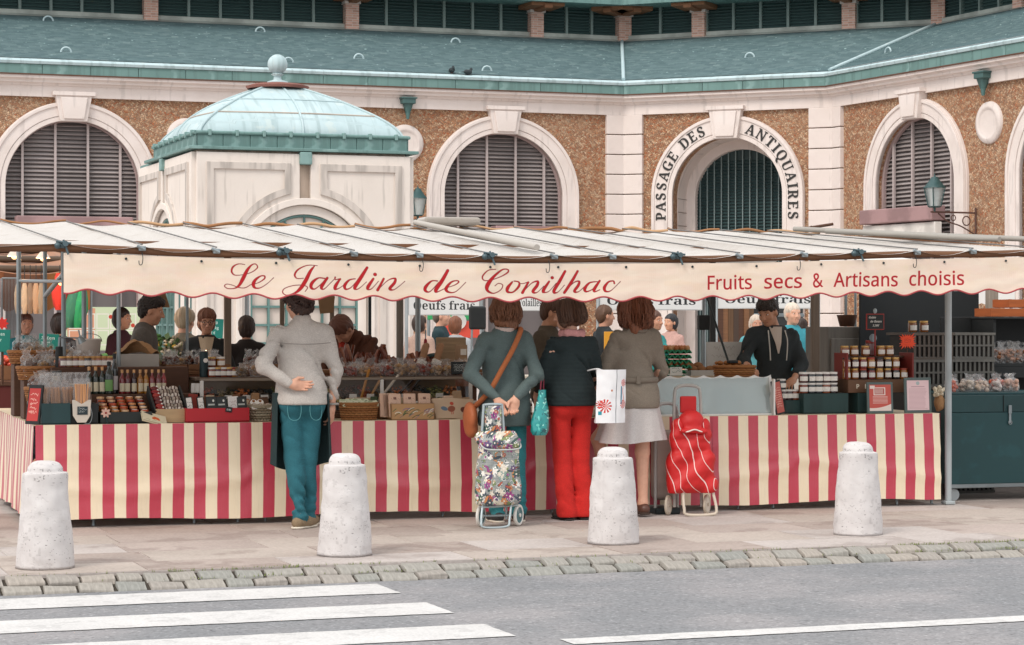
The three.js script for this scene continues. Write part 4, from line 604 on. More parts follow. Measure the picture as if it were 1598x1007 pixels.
function skin(prims, cell, post, k = 0.03) {
  const box = new THREE.Box3(); for (const p of prims) if (!p.cut) box.union(primBox(p)); else primBox(p); const pad = cell * 3 + 0.01; box.expandByScalar(pad);
  const n = [0, 1, 2].map((i) => Math.ceil((box.max.getComponent(i) - box.min.getComponent(i)) / cell) + 1), [nx, ny, nz] = n, o = box.min, F = new Float32Array(nx * ny * nz).fill(0.2);
  for (const p of prims) { const b = primBox(p), K = p.k || k, mgn = K + cell * 2.5, lo = [0, 1, 2].map((i) => Math.max(0, Math.floor((b.min.getComponent(i) - mgn - o.getComponent(i)) / cell))), hi = [0, 1, 2].map((i) => Math.min(n[i] - 1, Math.ceil((b.max.getComponent(i) + mgn - o.getComponent(i)) / cell)));
    for (let z = lo[2]; z <= hi[2]; z++) for (let y = lo[1]; y <= hi[1]; y++) for (let x = lo[0]; x <= hi[0]; x++) { const d = dist(p, o.x + x * cell, o.y + y * cell, o.z + z * cell), i = (z * ny + y) * nx + x; F[i] = p.cut ? -smin(-F[i], d, K) : smin(F[i], d, K); } }
  if (post) for (let z = 0; z < nz; z++) for (let y = 0; y < ny; y++) for (let x = 0; x < nx; x++) { const i = (z * ny + y) * nx + x; if (Math.abs(F[i]) < 0.06 || F[i] < 0) F[i] = post(F[i], o.x + x * cell, o.y + y * cell, o.z + z * cell); }
  // surface nets
  const pos = [], idx = [], id = new Int32Array(nx * ny * nz).fill(-1), at_ = (x, y, z) => (z * ny + y) * nx + x, E = [[0, 1], [0, 2], [0, 4], [1, 3], [1, 5], [2, 3], [2, 6], [3, 7], [4, 5], [4, 6], [5, 7], [6, 7]];
  for (let z = 0; z < nz - 1; z++) for (let y = 0; y < ny - 1; y++) for (let x = 0; x < nx - 1; x++) {
    const v = []; let s = 0; for (let c = 0; c < 8; c++) { const q = F[at_(x + (c & 1), y + (c >> 1 & 1), z + (c >> 2))]; v.push(q); if (q < 0) s++; } if (s === 0 || s === 8) continue;
    let ax = 0, ay = 0, az = 0, m = 0; for (const [a, b] of E) { if ((v[a] < 0) === (v[b] < 0)) continue; const t = v[a] / (v[a] - v[b]); ax += lerp(a & 1, b & 1, t); ay += lerp(a >> 1 & 1, b >> 1 & 1, t); az += lerp(a >> 2, b >> 2, t); m++; }
    id[at_(x, y, z)] = pos.length / 3; pos.push(o.x + (x + ax / m) * cell, o.y + (y + ay / m) * cell, o.z + (z + az / m) * cell);
  }
  const quad = (a, b, c, d, f) => { if (a < 0 || b < 0 || c < 0 || d < 0) return; f ? idx.push(a, b, c, a, c, d) : idx.push(a, c, b, a, d, c); };
  for (let z = 1; z < nz - 1; z++) for (let y = 1; y < ny - 1; y++) for (let x = 1; x < nx - 1; x++) { const q = F[at_(x, y, z)] < 0;
    if (q !== F[at_(x + 1, y, z)] < 0) quad(id[at_(x, y - 1, z - 1)], id[at_(x, y, z - 1)], id[at_(x, y, z)], id[at_(x, y - 1, z)], q);
    if (q !== F[at_(x, y + 1, z)] < 0) quad(id[at_(x - 1, y, z - 1)], id[at_(x - 1, y, z)], id[at_(x, y, z)], id[at_(x, y, z - 1)], q);
    if (q !== F[at_(x, y, z + 1)] < 0) quad(id[at_(x - 1, y - 1, z)], id[at_(x, y - 1, z)], id[at_(x, y, z)], id[at_(x - 1, y, z)], q); }
  const g = new THREE.BufferGeometry(); g.setAttribute('position', new THREE.Float32BufferAttribute(pos, 3)); g.setIndex(idx); g.computeVertexNormals();
  const uv = new Float32Array(pos.length / 3 * 2); for (let i = 0; i < pos.length / 3; i++) { uv[2 * i] = pos[3 * i] + pos[3 * i + 2] * 0.83; uv[2 * i + 1] = pos[3 * i + 1]; } g.setAttribute('uv', new THREE.BufferAttribute(uv, 2)); return g;
}
const skinTex = dtex(128, (u, v) => 0.93 + 0.07 * vf(u, v, 12, 3, 201), 0.2, true);
const SKIN = { fair: phys(0xd9a68c, 0.55, { map: skinTex, sheen: 0.2 }), tan: phys(0xd29a7c, 0.55, { map: skinTex }), shade: phys(0xc48e74, 0.6, { map: skinTex }) };
const hairMat = (c) => mat(c, 0.55, { vertexColors: true });
const eyeW = mat(0xe8e0da, 0.3), eyeD = mat(0x2a2019, 0.25), lipM = mat(0xa8605a, 0.6);
function handGeo(side, curl = 0.35, spread = 1, cell = 0.0042, thumb = 0.5) {
  const s = side, P = [ell([0, -0.052, 0], [0.041, 0.054, 0.0165], 0.02), cap([0, 0.01, 0], [0, -0.03, 0], 0.026, 0.027, 0.02)];
  [[0.030, -0.090, 0.076, 0.0088], [0.0105, -0.097, 0.086, 0.009], [-0.0095, -0.094, 0.080, 0.0086], [-0.029, -0.084, 0.062, 0.0078]].forEach(([x, y, L, r], i) => { let p = [x * s, y, 0], a = curl * (0.6 + 0.16 * i), seg = [0.46, 0.31, 0.23]; const fan = (x * 2.2) * spread; for (let j = 0; j < 3; j++) { const l = L * seg[j], q = [p[0] + s * Math.sin(fan) * l * 0.5, p[1] - Math.cos(a) * l, p[2] + Math.sin(a) * l]; P.push(cap(p, q, r - j * 0.0007, r - 0.0007 - j * 0.0007, j ? 0.003 : 0.009)); p = q; a += curl * (1.15 + 0.1 * i); } });
  P.push(cap([0.026 * s, -0.024, 0.006], [0.050 * s, -0.052, 0.010 + 0.02 * thumb], 0.0135, 0.0115, 0.016), cap([0.050 * s, -0.052, 0.010 + 0.02 * thumb], [(0.058 - 0.02 * thumb) * s, -0.086, 0.014 + 0.034 * thumb], 0.0108, 0.0085, 0.004));
  return skin(P, cell, null, 0.012);
}
const basis = (dir, normal, o) => { const Y = dir.clone().normalize().negate(), Z = normal.clone().addScaledVector(Y, -normal.dot(Y)).normalize(), X = Y.clone().cross(Z); return new THREE.Matrix4().makeBasis(X, Y, Z).setPosition(o); };
const v3 = (a) => (a.isVector3 ? a.clone() : V3(...a));
// o: pos, turn, H, joints (m for a height of 1.75), top, bottom, hair, head turn; female
function person(o) {
  const near = o.near, k = o.H / 1.75, g = thing(o.name || 'person', o.label, 'person', o.pos, o.turn, o.group);
  const f = o.female ? 1 : 0, sw = f ? 0.155 : 0.172, hw = f ? 0.095 : 0.088;
  const B = new THREE.Matrix4(); if (o.bend) { const c = V3(0, 0.95, 0); B.makeTranslation(c.x, c.y, c.z).multiply(new THREE.Matrix4().makeRotationFromEuler(new THREE.Euler(o.bend, o.twist || 0, o.side || 0, 'YXZ'))).multiply(new THREE.Matrix4().makeTranslation(-c.x, -c.y, -c.z)); }
  const bm = o.bend || o.twist || o.side ? B : undefined, up = (p) => { const v = V3(...p); return bm ? v.applyMatrix4(B).toArray() : p; };
  const J = { shR: up([-sw, 1.392, -0.015]), shL: up([sw, 1.392, -0.015]), neck: up([0, 1.475, -0.02]), hipR: [-hw, 0.92, 0], hipL: [hw, 0.92, 0], elR: [-0.235, 1.14, -0.03], elL: [0.235, 1.14, -0.03], wrR: [-0.245, 0.89, 0.04], wrL: [0.245, 0.89, 0.04], knR: [-0.095, 0.5, 0.015], knL: [0.095, 0.5, 0.015], anR: [-0.10, 0.085, -0.03], anL: [0.10, 0.085, -0.03], ...(o.joints || {}) };
  const fat = o.fat || 0;
  const torso = (t, kk = 0.05) => [ell([0, 1.265, 0.0], [0.158 + t + fat, 0.20 + t, 0.108 + t + fat * 0.8], kk, bm), cap([-sw + 0.025, 1.385, -0.012], [-0.03, 1.425, -0.014], 0.056 + t, 0.06 + t, kk, bm), cap([sw - 0.025, 1.385, -0.012], [0.03, 1.425, -0.014], 0.056 + t, 0.06 + t, kk, bm), ell([0, 1.09, 0], [0.135 + f * 0.004 + t + fat, 0.15 + t, 0.10 + t + fat], kk, bm), ell([0, 0.955, -0.005], [0.160 + f * 0.015 + t + fat, 0.13 + t, 0.112 + t + fat], kk), ...[-1, 1].map((s) => ell([s * 0.072, 0.895, -0.048], [0.088 + t, 0.095 + t, 0.080 + t], 0.04)), ...(f ? [-1, 1].map((s) => ell([s * 0.075, 1.275, 0.085], [0.062 + t, 0.062 + t, 0.055 + t], 0.04, bm)) : [])];
  const arm = (S_, t0, t1, t2, upTo = 1) => { const a = J['sh' + S_], b = J['el' + S_], c = J['wr' + S_]; const L = [cap(a, b, 0.050 + t0, 0.041 + t1, 0.04)]; if (upTo > 0.5) { const q = (upTo - 0.5) * 2, e = a && b.map((x, i) => lerp(x, c[i], q)); L.push(cap(b, e, 0.041 + t1, lerp(0.041, 0.027, q) + t2, 0.025)); } else L[0] = cap(a, a.map((x, i) => lerp(x, b[i], upTo * 2)), 0.050 + t0, lerp(0.05, 0.041, upTo * 2) + t1, 0.04); return L; };
  const leg = (S_, t0, t1, t2, upTo = 1) => { const a = J['hip' + S_], b = J['kn' + S_], c = J['an' + S_], e = b.map((x, i) => lerp(x, c[i], upTo)); return [cap(a, b, 0.083 + t0, 0.055 + t1, 0.035), cap(b, e, 0.055 + t1, lerp(0.052, 0.036, upTo) + t2, 0.03)]; };
  const M4 = new THREE.Matrix4().makeScale(k, k, k), fin = (geo, m) => { const q = geo; if (m) q.applyMatrix4(m); q.applyMatrix4(M4); return q; };
  const addMesh = (n, geo, m) => { const q = geo.index ? geo.toNonIndexed() : geo; const me = new THREE.Mesh(q, m); me.name = n; me.castShadow = me.receiveShadow = true; g.add(me); return me; };
  // head frame
  const hd = o.head || [0, 0, 0], HM = new THREE.Matrix4().makeTranslation(...J.neck).multiply(bm && !o.headUp ? new THREE.Matrix4().extractRotation(B) : new THREE.Matrix4()).multiply(new THREE.Matrix4().makeRotationFromEuler(new THREE.Euler(hd[1], hd[0], hd[2], 'YXZ'))).multiply(new THREE.Matrix4().makeTranslation(0, 0.145, 0.03)).multiply(new THREE.Matrix4().makeScale(f ? 0.97 : 1, f ? 0.97 : 1, f ? 0.97 : 1));
  const headP = [ell([0, 0.03, -0.012], [0.074, 0.088, 0.092], 0.03), ell([0, -0.03, 0.024], [0.060, 0.083, 0.064], 0.03), ell([0, -0.088, 0.050], [0.030, 0.022, 0.027], 0.03), ell([-0.036, -0.028, 0.058], [0.024, 0.026, 0.020], 0.02), ell([0.036, -0.028, 0.058], [0.024, 0.026, 0.020], 0.02), cap([0, 0.012, 0.086], [0, -0.030, 0.106], 0.0085, 0.0125, 0.012), ell([-0.012, -0.034, 0.094], [0.009, 0.008, 0.009], 0.008), ell([0.012, -0.034, 0.094], [0.009, 0.008, 0.009], 0.008), cap([-0.042, 0.030, 0.070], [0.042, 0.030, 0.070], 0.013, 0.013, 0.015), cap([-0.020, -0.062, 0.077], [0.020, -0.062, 0.077], 0.0085, 0.0085, 0.01), ell([-0.076, -0.010, -0.006], [0.011, 0.031, 0.019], 0.008), ell([0.076, -0.010, -0.006], [0.011, 0.031, 0.019], 0.008), cap([0, -0.05, -0.022], [0, -0.17, -0.035], 0.050 - f * 0.006, 0.056 - f * 0.006, 0.035)];
  const hg = skin(headP, near ? 0.006 : 0.009, null, 0.02); hg.applyMatrix4(HM);
  // body under the clothes, one surface
  const legs = o.noLegs ? [] : [...leg('R', o.top && o.bottom ? -0.016 : -0.004, o.bottom ? -0.014 : -0.002, o.bottom ? -0.012 : 0), ...leg('L', o.top && o.bottom ? -0.016 : -0.004, o.bottom ? -0.014 : -0.002, o.bottom ? -0.012 : 0), ...['R', 'L'].map((s) => cap(J['an' + s], J['toe' + s] || [J['an' + s][0] + (s === 'R' ? -0.02 : 0.02), 0.035, J['an' + s][2] + 0.15], 0.035, 0.028, 0.03))];
  const bodyP = [...torso(-0.016), ...arm('R', -0.010, -0.006, 0.0), ...arm('L', -0.010, -0.006, 0.0), ...legs, cap(up([0, 1.36, -0.015]), J.neck, 0.06, 0.052, 0.05)];
  const bodyG = skin(bodyP, near ? 0.013 : 0.018, null, 0.03), parts = [bodyG, hg];
  for (const S_ of ['R', 'L']) { const hs = o['hand' + S_]; if (hs === null) continue; const w = v3(J['wr' + S_]), dir = hs?.dir ? v3(hs.dir) : w.clone().sub(v3(J['el' + S_])), nrm = v3(hs?.palm || [S_ === 'R' ? 1 : -1, 0, 0.2]); const q = handGeo(S_ === 'R' ? -1 : 1, hs?.curl ?? 0.35, 1, near ? 0.0045 : 0.007, hs?.thumb ?? 0.4); q.applyMatrix4(basis(dir, nrm, w)); parts.push(q); }
  addMesh('body', fin(mg(parts.map((p) => p.toNonIndexed()), true)), o.skin || SKIN.fair);
  // face
  if (o.face) { for (const s of [-1, 1]) { const e = sp(0.012, s * 0.030, 0.006, 0.0735, 1, 0.62, 0.7, 10); addMesh('eye', fin(e, HM), eyeW); const i = sp(0.0062, s * 0.030 + (o.gaze || 0) * 0.004, 0.005, 0.0805, 1, 1, 0.45, 8); addMesh('iris', fin(i, HM), eyeD); addMesh('eyebrow', fin(tube([[s * 0.014, 0.026, 0.0825], [s * 0.03, 0.032, 0.081], [s * 0.047, 0.027, 0.071]], 0.0042, 8, 5), HM), o.hair.m); } addMesh('mouth', fin(cap0([-0.022, -0.062, 0.0815], [0.022, -0.062, 0.0815], 0.0055), HM), lipM); }
  if (o.glasses) { const gl = [at(new THREE.TorusGeometry(0.023, 0.0026, 6, 18), -0.030, 0.004, 0.096), at(new THREE.TorusGeometry(0.023, 0.0026, 6, 18), 0.030, 0.004, 0.096), bar([-0.008, 0.007, 0.098], [0.008, 0.007, 0.098], 0.0024), bar([-0.052, 0.008, 0.094], [-0.078, 0.008, 0.0], 0.0024), bar([0.052, 0.008, 0.094], [0.078, 0.008, 0.0], 0.0024)]; addMesh('glasses', fin(mg(gl, true), HM), mat(0x2a2422, 0.4)); }
  // hair
  if (o.hair) { const h = o.hair, P = [ell([0, 0.046, -0.020], [0.085, 0.088, 0.098], 0.02), ell([0, 0.0, -0.055], [0.078, 0.09, 0.062], 0.03)]; P.push(...(h.extra || []));
    P.push({ ...ell([0, -0.035 - (h.fringe ? 0.012 : 0), 0.082], [0.070, 0.085, 0.072], 0.008), cut: true }); if (!h.long) P.push({ ...ell([-0.08, -0.035, 0.018], [0.03, 0.05, 0.035], 0.01), cut: true }, { ...ell([0.08, -0.035, 0.018], [0.03, 0.05, 0.035], 0.01), cut: true });
    const amp = h.amp ?? 0.008, fr = h.freq ?? 26, curl = h.curl; const hgeo = skin(P, near ? 0.005 : 0.008, (d, x, y, z) => { const a = Math.atan2(x, z - 0.0), n = fbm(a * fr / 6.3 * 1.2, y * 9, Math.hypot(x, z) * 10, 2); return d + (curl ? amp * (perlin.noise(x * 60, y * 60, z * 60) * 1.2 + perlin.noise(x * 28, y * 28, z * 28)) : amp * n * 1.6 + 0.0022 * Math.sin(a * fr + y * 22 + n * 6)); }, 0.03);
    const p = hgeo.attributes.position, c = new Float32Array(p.count * 3); for (let i = 0; i < p.count; i++) { const a = Math.atan2(p.getX(i), p.getZ(i)), q = 0.78 + 0.34 * (perlin.noise(a * 14 + p.getY(i) * 12, p.getY(i) * (curl ? 60 : 8), 5 + p.getZ(i) * (curl ? 60 : 6)) + 0.5); c[3 * i] = c[3 * i + 1] = c[3 * i + 2] = Math.min(1, q); } hgeo.setAttribute('color', new THREE.BufferAttribute(c, 3));
    const all = [hgeo.toNonIndexed()];
    if (h.locks) for (let i = 0; i < h.locks[0]; i++) { const [, len, wd, wav] = h.locks, a = rr(0.75, 2 * Math.PI - 0.75) * (i % 9 ? 1 : 1), s = Math.sin(a), c = Math.cos(a), rx = wd * rr(0.93, 1.05), rz = wd * 1.08 * rr(0.93, 1.05), e = len * rr(0.8, 1.08), part = rr(-0.03, 0.03), q = rr(0, 6), o_ = (t) => wav * Math.sin(t * 7 + q);
      const cv = new THREE.CatmullRomCurve3([V3(part + s * 0.02, 0.137, -0.02 + c * 0.03), V3(s * rx * 0.72, 0.115, -0.022 + c * rz * 0.72), V3(s * rx, 0.04, -0.022 + c * rz), V3(s * (rx * 1.03 + o_(0.6)), lerp(0.04, -e, 0.3), -0.026 + c * (rz + o_(0.6))), V3(s * (rx * 1.06 + o_(1.2)), lerp(0.04, -e, 0.6), -0.03 + c * (rz * 1.0 + o_(1.2))), V3(s * (rx * 1.0 + o_(1.8)), lerp(0.04, -e, 0.85), -0.032 + c * (rz * 0.94 + o_(1.8))), V3(s * rx * rr(0.6, 0.95), -e, -0.03 + c * rz * rr(0.55, 0.85))]);
      const n = 14, k2 = 4, tg = new THREE.TubeGeometry(cv, n, rr(0.006, 0.011), k2, false), tp = tg.attributes.position, col = new Float32Array(tp.count * 3), tone = rr(0.62, 1.0); for (let j = 0; j <= n; j++) { const P0 = cv.getPointAt(j / n), f2 = j < 2 ? 0.5 : 1 - 0.75 * Math.max(0, (j / n - 0.6) / 0.4); for (let m = 0; m <= k2; m++) { const id = j * (k2 + 1) + m; tp.setXYZ(id, lerp(P0.x, tp.getX(id), f2), lerp(P0.y, tp.getY(id), f2), lerp(P0.z, tp.getZ(id), f2)); col.fill(tone, id * 3, id * 3 + 3); } } tg.setAttribute('color', new THREE.BufferAttribute(col, 3)); tg.computeVertexNormals(); all.push(tg.toNonIndexed()); }
    addMesh('hair', fin(mg(all, true), HM), h.m); }
  // clothes
  const wr = (amp, fx, fy) => (x, y, z) => amp * (fbm(x * fx * 0.6, (y + x * 0.4) * fy * 0.45, z * fx * 0.6, 2) * 1.3 + 2.0 * smooth(-0.08, 0.2, fbm(x * 3.1 + 5, y * 3.3, z * 3.1, 2)) * Math.pow(1 - Math.abs(perlin.noise(x * fx * 0.55 + 3, (y - x * 0.9 + z * 0.5) * fy * 0.7, z * fx * 0.55)), 5));
  if (o.bottom) { const b = o.bottom, t = b.t ?? 0.012; const P = [ell([0, 0.955, -0.005], [0.160 + f * 0.015 + t + fat, 0.10, 0.112 + t + fat], 0.05), ...[-1, 1].map((s) => ell([s * 0.072, 0.895, -0.048], [0.088 + t, 0.095 + t, 0.080 + t], 0.04)), ...leg('R', t, t + (b.knee ?? 0.006), t + (b.hem ?? 0.012), b.len ?? 1.04), ...leg('L', t, t + (b.knee ?? 0.006), t + (b.hem ?? 0.012), b.len ?? 1.04)]; const w = wr(b.amp ?? 0.010, 9, 15), low = b.low ?? 0; addMesh('trousers', fin(skin(P, near ? 0.010 : 0.016, (d, x, y, z) => Math.max(d + w(x, y, z) * (0.5 + 0.7 * smooth(0.75, 0.25, y)) + (y < 0.28 ? (b.stack ?? 0.006) * Math.sin(y * 95 + x * 20 + z * 25) * smooth(0.30, 0.12, y) : 0), y - 0.99, low - y), 0.028)), b.m); }
  if (o.top) { const t = o.top, th = t.t ?? 0.016, hem = t.hem ?? 0.86; const P = [...torso(th), ...(t.sleeve === 0 ? [] : [...arm('R', th * 0.9, th * 0.9, th * 0.7, t.sleeve ?? 0.97), ...arm('L', th * 0.9, th * 0.9, th * 0.7, t.sleeve ?? 0.97)]), cap(up([0, 1.37, -0.02]), up([0, 1.455, -0.022]), 0.07, t.neck ?? 0.062, 0.05, undefined)]; if (t.flare) P.push(ell([0, hem + 0.08, -0.005], [0.165 + fat + t.flare, 0.26, 0.125 + fat + t.flare], 0.06)); if (t.collar) P.push(cap(up([0, 1.46, -0.03]), up([0, 1.50 + t.collar * 0.5, -0.02]), 0.066, 0.064, 0.01));
    const w = wr(t.amp ?? 0.009, 8, 13), nk = v3(J.neck); const tm = addMesh('top', fin(skin(P, near ? 0.0095 : 0.015, (d, x, y, z) => { let e = d + w(x, y, z); if (t.rib) e += 0.0018 * Math.sin(y * 190); const hy = hem + (t.hemTilt || 0) * x; e = Math.max(e, hy - y); if (!bm) e = Math.max(e, y - (t.topY ?? 1.50) - (t.collar || 0)); return e; }, 0.03)), t.m);
    if (t.open) { // front opening of a jacket: inner shirt shows as its own piece on the chest
      const sh = sheet((u, v) => { const yy = lerp(1.47, t.open.low, v), half = lerp(t.open.w, t.open.w1 ?? 0.004, v), x = lerp(-half, half, u); return [x, yy, 0.108 + fat + th + 0.018 - Math.abs(x) * 0.25 - Math.max(0, yy - 1.33) * 0.55 + (f ? 0.035 * Math.exp(-(((yy - 1.27) / 0.07) ** 2)) : 0)]; }, 8, 14, 0.006); if (bm) sh.applyMatrix4(B); addMesh('shirt', fin(sh), t.open.m); } }
  if (o.shoes) for (const S_ of ['R', 'L']) { const a = J['an' + S_], toe = J['toe' + S_] || [a[0] + (S_ === 'R' ? -0.02 : 0.02), 0.035, a[2] + 0.15], dx = toe[0] - a[0], dz = toe[2] - a[2], dyT = toe[1] - 0.035; const base = a[1] - 0.085; const sg = skin([cap([a[0] - dx * 0.25, base + 0.042, a[2] - dz * 0.25], [a[0] + dx * 0.55, 0.040 + base + dyT * 0.5, a[2] + dz * 0.55], 0.042, 0.043, 0.03), cap([a[0] + dx * 0.55, 0.038 + base + dyT * 0.5, a[2] + dz * 0.55], [a[0] + dx * 1.15, 0.036 + base + dyT, a[2] + dz * 1.15], 0.043, 0.034, 0.03), cap([a[0], base + 0.04, a[2]], [a[0], base + (o.shoes.low ? 0.05 : 0.085), a[2]], 0.04, 0.041, 0.02)], 0.008, (d, x, y, z) => Math.max(d, base + 0.012 - y), 0.02); const sm = addMesh('shoe', fin(sg), o.shoes.m); const so = addMesh('sole', fin(skin([cap([a[0] - dx * 0.25, base + 0.012, a[2] - dz * 0.25], [a[0] + dx * 1.15, base + 0.012 + dyT, a[2] + dz * 1.15], 0.046, 0.038, 0.02)], 0.007, (d, x, y, z) => Math.max(d, y - base - 0.016 - dyT * 0.5, base - y), 0.02)), o.shoes.sole || mat(0xd8cfc0, 0.8)); }
  g.userData.add = addMesh; g.userData.fin = fin; g.userData.J = J;
  const h = { g, J, k, addMesh, fin, HM }; delete g.userData.add; delete g.userData.fin; delete g.userData.J; return h;
}
function cap0(a, b, r) { return skin([cap(a, b, r, r)], r * 0.6); }
const footSpot = (px, D) => [(px - 799) * D / 3582, 0, -D];
const AWAY = Math.PI + SA, TOWARD = SA;

// ---------- customers in front of the table ----------
{ // man in a grey fleece, one hand behind his back
  const P = person({ near: true, H: 1.78, pos: footSpot(470, 16.82), turn: AWAY, label: 'man in a light grey fleece and teal jeans, hand behind his back', head: [0.35, 0.10, -0.05],
    joints: { elL: [0.305, 1.17, -0.09], wrL: [0.115, 1.035, -0.165], elR: [-0.245, 1.13, -0.02], wrR: [-0.232, 0.875, 0.03], hipR: [-0.085, 0.92, 0], hipL: [0.085, 0.92, 0], knR: [-0.055, 0.5, 0.03], knL: [0.055, 0.5, -0.01], anR: [-0.055, 0.085, 0.05], anL: [0.03, 0.085, -0.10], toeL: [-0.07, 0.035, 0.0], toeR: [-0.13, 0.035, 0.16] },
    handL: { dir: [-0.95, -0.12, 0], palm: [0, 0.15, -1], curl: 0.42, thumb: 0.2 }, handR: { palm: [0.6, 0, 0.6], curl: 0.38, dir: [0.02, -1, 0.15] },
    top: { m: cloth(0xd0c9c2), t: 0.019, hem: 0.885, flare: 0.010, amp: 0.016, collar: 0.03, topY: 1.50 }, bottom: { m: cloth(0x2c6f7c, { sheen: 0 }), t: 0.007, amp: 0.0125, hem: 0.016, knee: 0.008, stack: 0.005, low: 0.045 },
    hair: { m: hairMat(0x3a2620), amp: 0.016, curl: true, extra: [ell([0, 0.05, -0.035], [0.102, 0.10, 0.112], 0.02), ell([0, -0.03, -0.075], [0.085, 0.07, 0.055], 0.02), ell([0.06, 0.04, -0.01], [0.05, 0.06, 0.07], 0.02), ell([-0.06, 0.04, -0.01], [0.05, 0.06, 0.07], 0.02)] }, shoes: { m: cloth(0x9a8468), low: true } });
  // dark apron worn in front, showing on both sides
  const ap = sheet((u, v) => { const a = lerp(-2.05, 2.05, u), y = lerp(0.97, 0.43 + 0.03 * Math.sin(u * 9), v), r = 0.20 + 0.02 * v; return [Math.sin(a) * r * 1.0, y, Math.cos(a) * (r * 0.72) + 0.02 - 0.02 * v]; }, 24, 14, 0.006); P.addMesh('apron', P.fin(ap), cloth(0x22393b));
  for (const s of [-1, 1]) P.addMesh('back_pocket', P.fin(tube([[s * 0.035, 0.885, -0.146], [s * 0.04, 0.80, -0.147], [s * 0.08, 0.775, -0.143], [s * 0.118, 0.80, -0.125], [s * 0.122, 0.885, -0.118], [s * 0.08, 0.883, -0.141]], 0.0025, 40, 4, true)), cloth(0x5fa3aa, { sheen: 0 }));
  P.addMesh('cuff', P.fin(at(new THREE.TorusGeometry(0.040, 0.009, 6, 18), -0.238, 0.885, 0.028, Math.PI / 2)), cloth(0xa8a29c)); P.addMesh('yoke_seam', P.fin(tube([[-0.19, 1.33, -0.115], [-0.1, 1.322, -0.146], [0, 1.32, -0.152], [0.1, 1.322, -0.146], [0.19, 1.33, -0.115]], 0.0035, 16, 5)), cloth(0x9f9993));
}
{ // woman in a grey green cardigan, both hands behind her on the trolley handle
  const P = person({ near: true, female: true, H: 1.72, fat: 0.006, pos: footSpot(787, 17.3), turn: AWAY - 0.06, label: 'woman in a long grey green cardigan holding a trolley behind her', head: [-0.15, 0.15, 0.06], skin: SKIN.fair,
    joints: { elL: [0.30, 1.14, -0.13], wrL: [0.115, 0.945, -0.245], elR: [-0.22, 1.12, -0.14], wrR: [-0.03, 0.955, -0.245], knR: [-0.10, 0.5, 0.01], knL: [0.08, 0.5, 0.01], anR: [-0.11, 0.085, -0.03], anL: [0.07, 0.085, -0.05] },
    handL: { dir: [-0.3, -0.95, -0.25], palm: [0, 0.1, -1], curl: 0.6 }, handR: { dir: [0.3, -0.95, -0.2], palm: [0, 0.1, -1], curl: 0.6 },
    top: { m: cloth(0x5c6c6b), t: 0.019, hem: 0.735, flare: 0.040, amp: 0.012, topY: 1.49 }, bottom: { m: cloth(0x2f7f86, { sheen: 0 }), t: 0.008, amp: 0.006, hem: 0.014, low: 0.05 },
    hair: { m: hairMat(0x80553c), locks: [210, 0.100, 0.108, 0.018], amp: 0.020, freq: 20, long: true, extra: [ell([0, 0.05, -0.03], [0.098, 0.095, 0.106], 0.02), ell([-0.045, -0.10, -0.045], [0.055, 0.10, 0.05], 0.03), ell([0.05, -0.05, -0.04], [0.05, 0.09, 0.06], 0.03), ell([0.0, -0.06, -0.07], [0.075, 0.09, 0.045], 0.03), cap([-0.07, -0.02, 0.0], [-0.085, -0.17, -0.02], 0.03, 0.015, 0.02)] }, shoes: { m: mat(0x2c2a2a, 0.6), low: true } });
  P.addMesh('collar', P.fin(at(la([[0.072, 0], [0.082, 0.02], [0.078, 0.055], [0.066, 0.06]], 20), 0, 1.435, -0.02, -0.15)), cloth(0xd8c3bb));
  const strap = tube([[-0.115, 1.475, -0.03], [-0.10, 1.46, -0.11], [-0.03, 1.33, -0.165], [0.06, 1.17, -0.165], [0.14, 1.03, -0.165], [0.195, 0.95, -0.12], [0.235, 0.88, 0.0]], 0.021, 40, 8); strap.scale(1, 1, 1); P.addMesh('bag_strap', P.fin(strap), cloth(0xb5683c));
  const bag = skin([ell([0.262, 0.80, 0.03], [0.05, 0.12, 0.12], 0.03), ell([0.25, 0.70, 0.04], [0.045, 0.06, 0.10], 0.03)], 0.011, (d, x, y, z) => d + 0.012 * fbm(x * 14, y * 10, z * 14, 2)); P.addMesh('shoulder_bag', P.fin(bag), phys(0xb0623a, 0.6));
}
const redLady = person({ near: true, female: true, H: 1.68, fat: 0.016, pos: footSpot(891, 17.45), turn: AWAY + 0.05, label: 'woman in a black top and bright red trousers with a pink scarf', head: [1.0, 0.06, 0.08], skin: SKIN.fair,
  joints: { elL: [0.245, 1.12, 0.02], wrL: [0.21, 1.00, 0.20], elR: [-0.245, 1.13, 0.03], wrR: [-0.19, 1.02, 0.24], knR: [-0.085, 0.5, 0.015], knL: [0.07, 0.5, 0.015], anR: [-0.10, 0.085, -0.02], anL: [0.05, 0.085, -0.03] },
  handL: { dir: [0.05, -0.9, 0.3], palm: [-0.8, 0, -0.3], curl: 0.7 }, handR: { curl: 0.6 },
  top: { m: cloth(0x1d2b2d), t: 0.018, hem: 0.905, flare: 0.012, amp: 0.016, sleeve: 0.86, rib: true, topY: 1.455, neck: 0.09 }, bottom: { m: cloth(0xd9261f, { sheen: 0.1 }), t: 0.004, amp: 0.005, knee: 0.012, hem: 0.044, stack: 0, low: 0.025, len: 1.08 },
  hair: { m: hairMat(0x5c4030), locks: [260, 0.070, 0.120, 0.006], amp: 0.010, freq: 30, long: true, fringe: true, extra: [ell([0, 0.045, -0.03], [0.112, 0.100, 0.118], 0.02), ell([0, -0.025, -0.045], [0.108, 0.065, 0.085], 0.03), ell([0.062, -0.035, 0.01], [0.036, 0.07, 0.05], 0.02), ell([-0.062, -0.035, 0.01], [0.036, 0.07, 0.05], 0.02)] }, shoes: { m: mat(0x241f1e, 0.5), sole: mat(0x241f1e), low: true } });
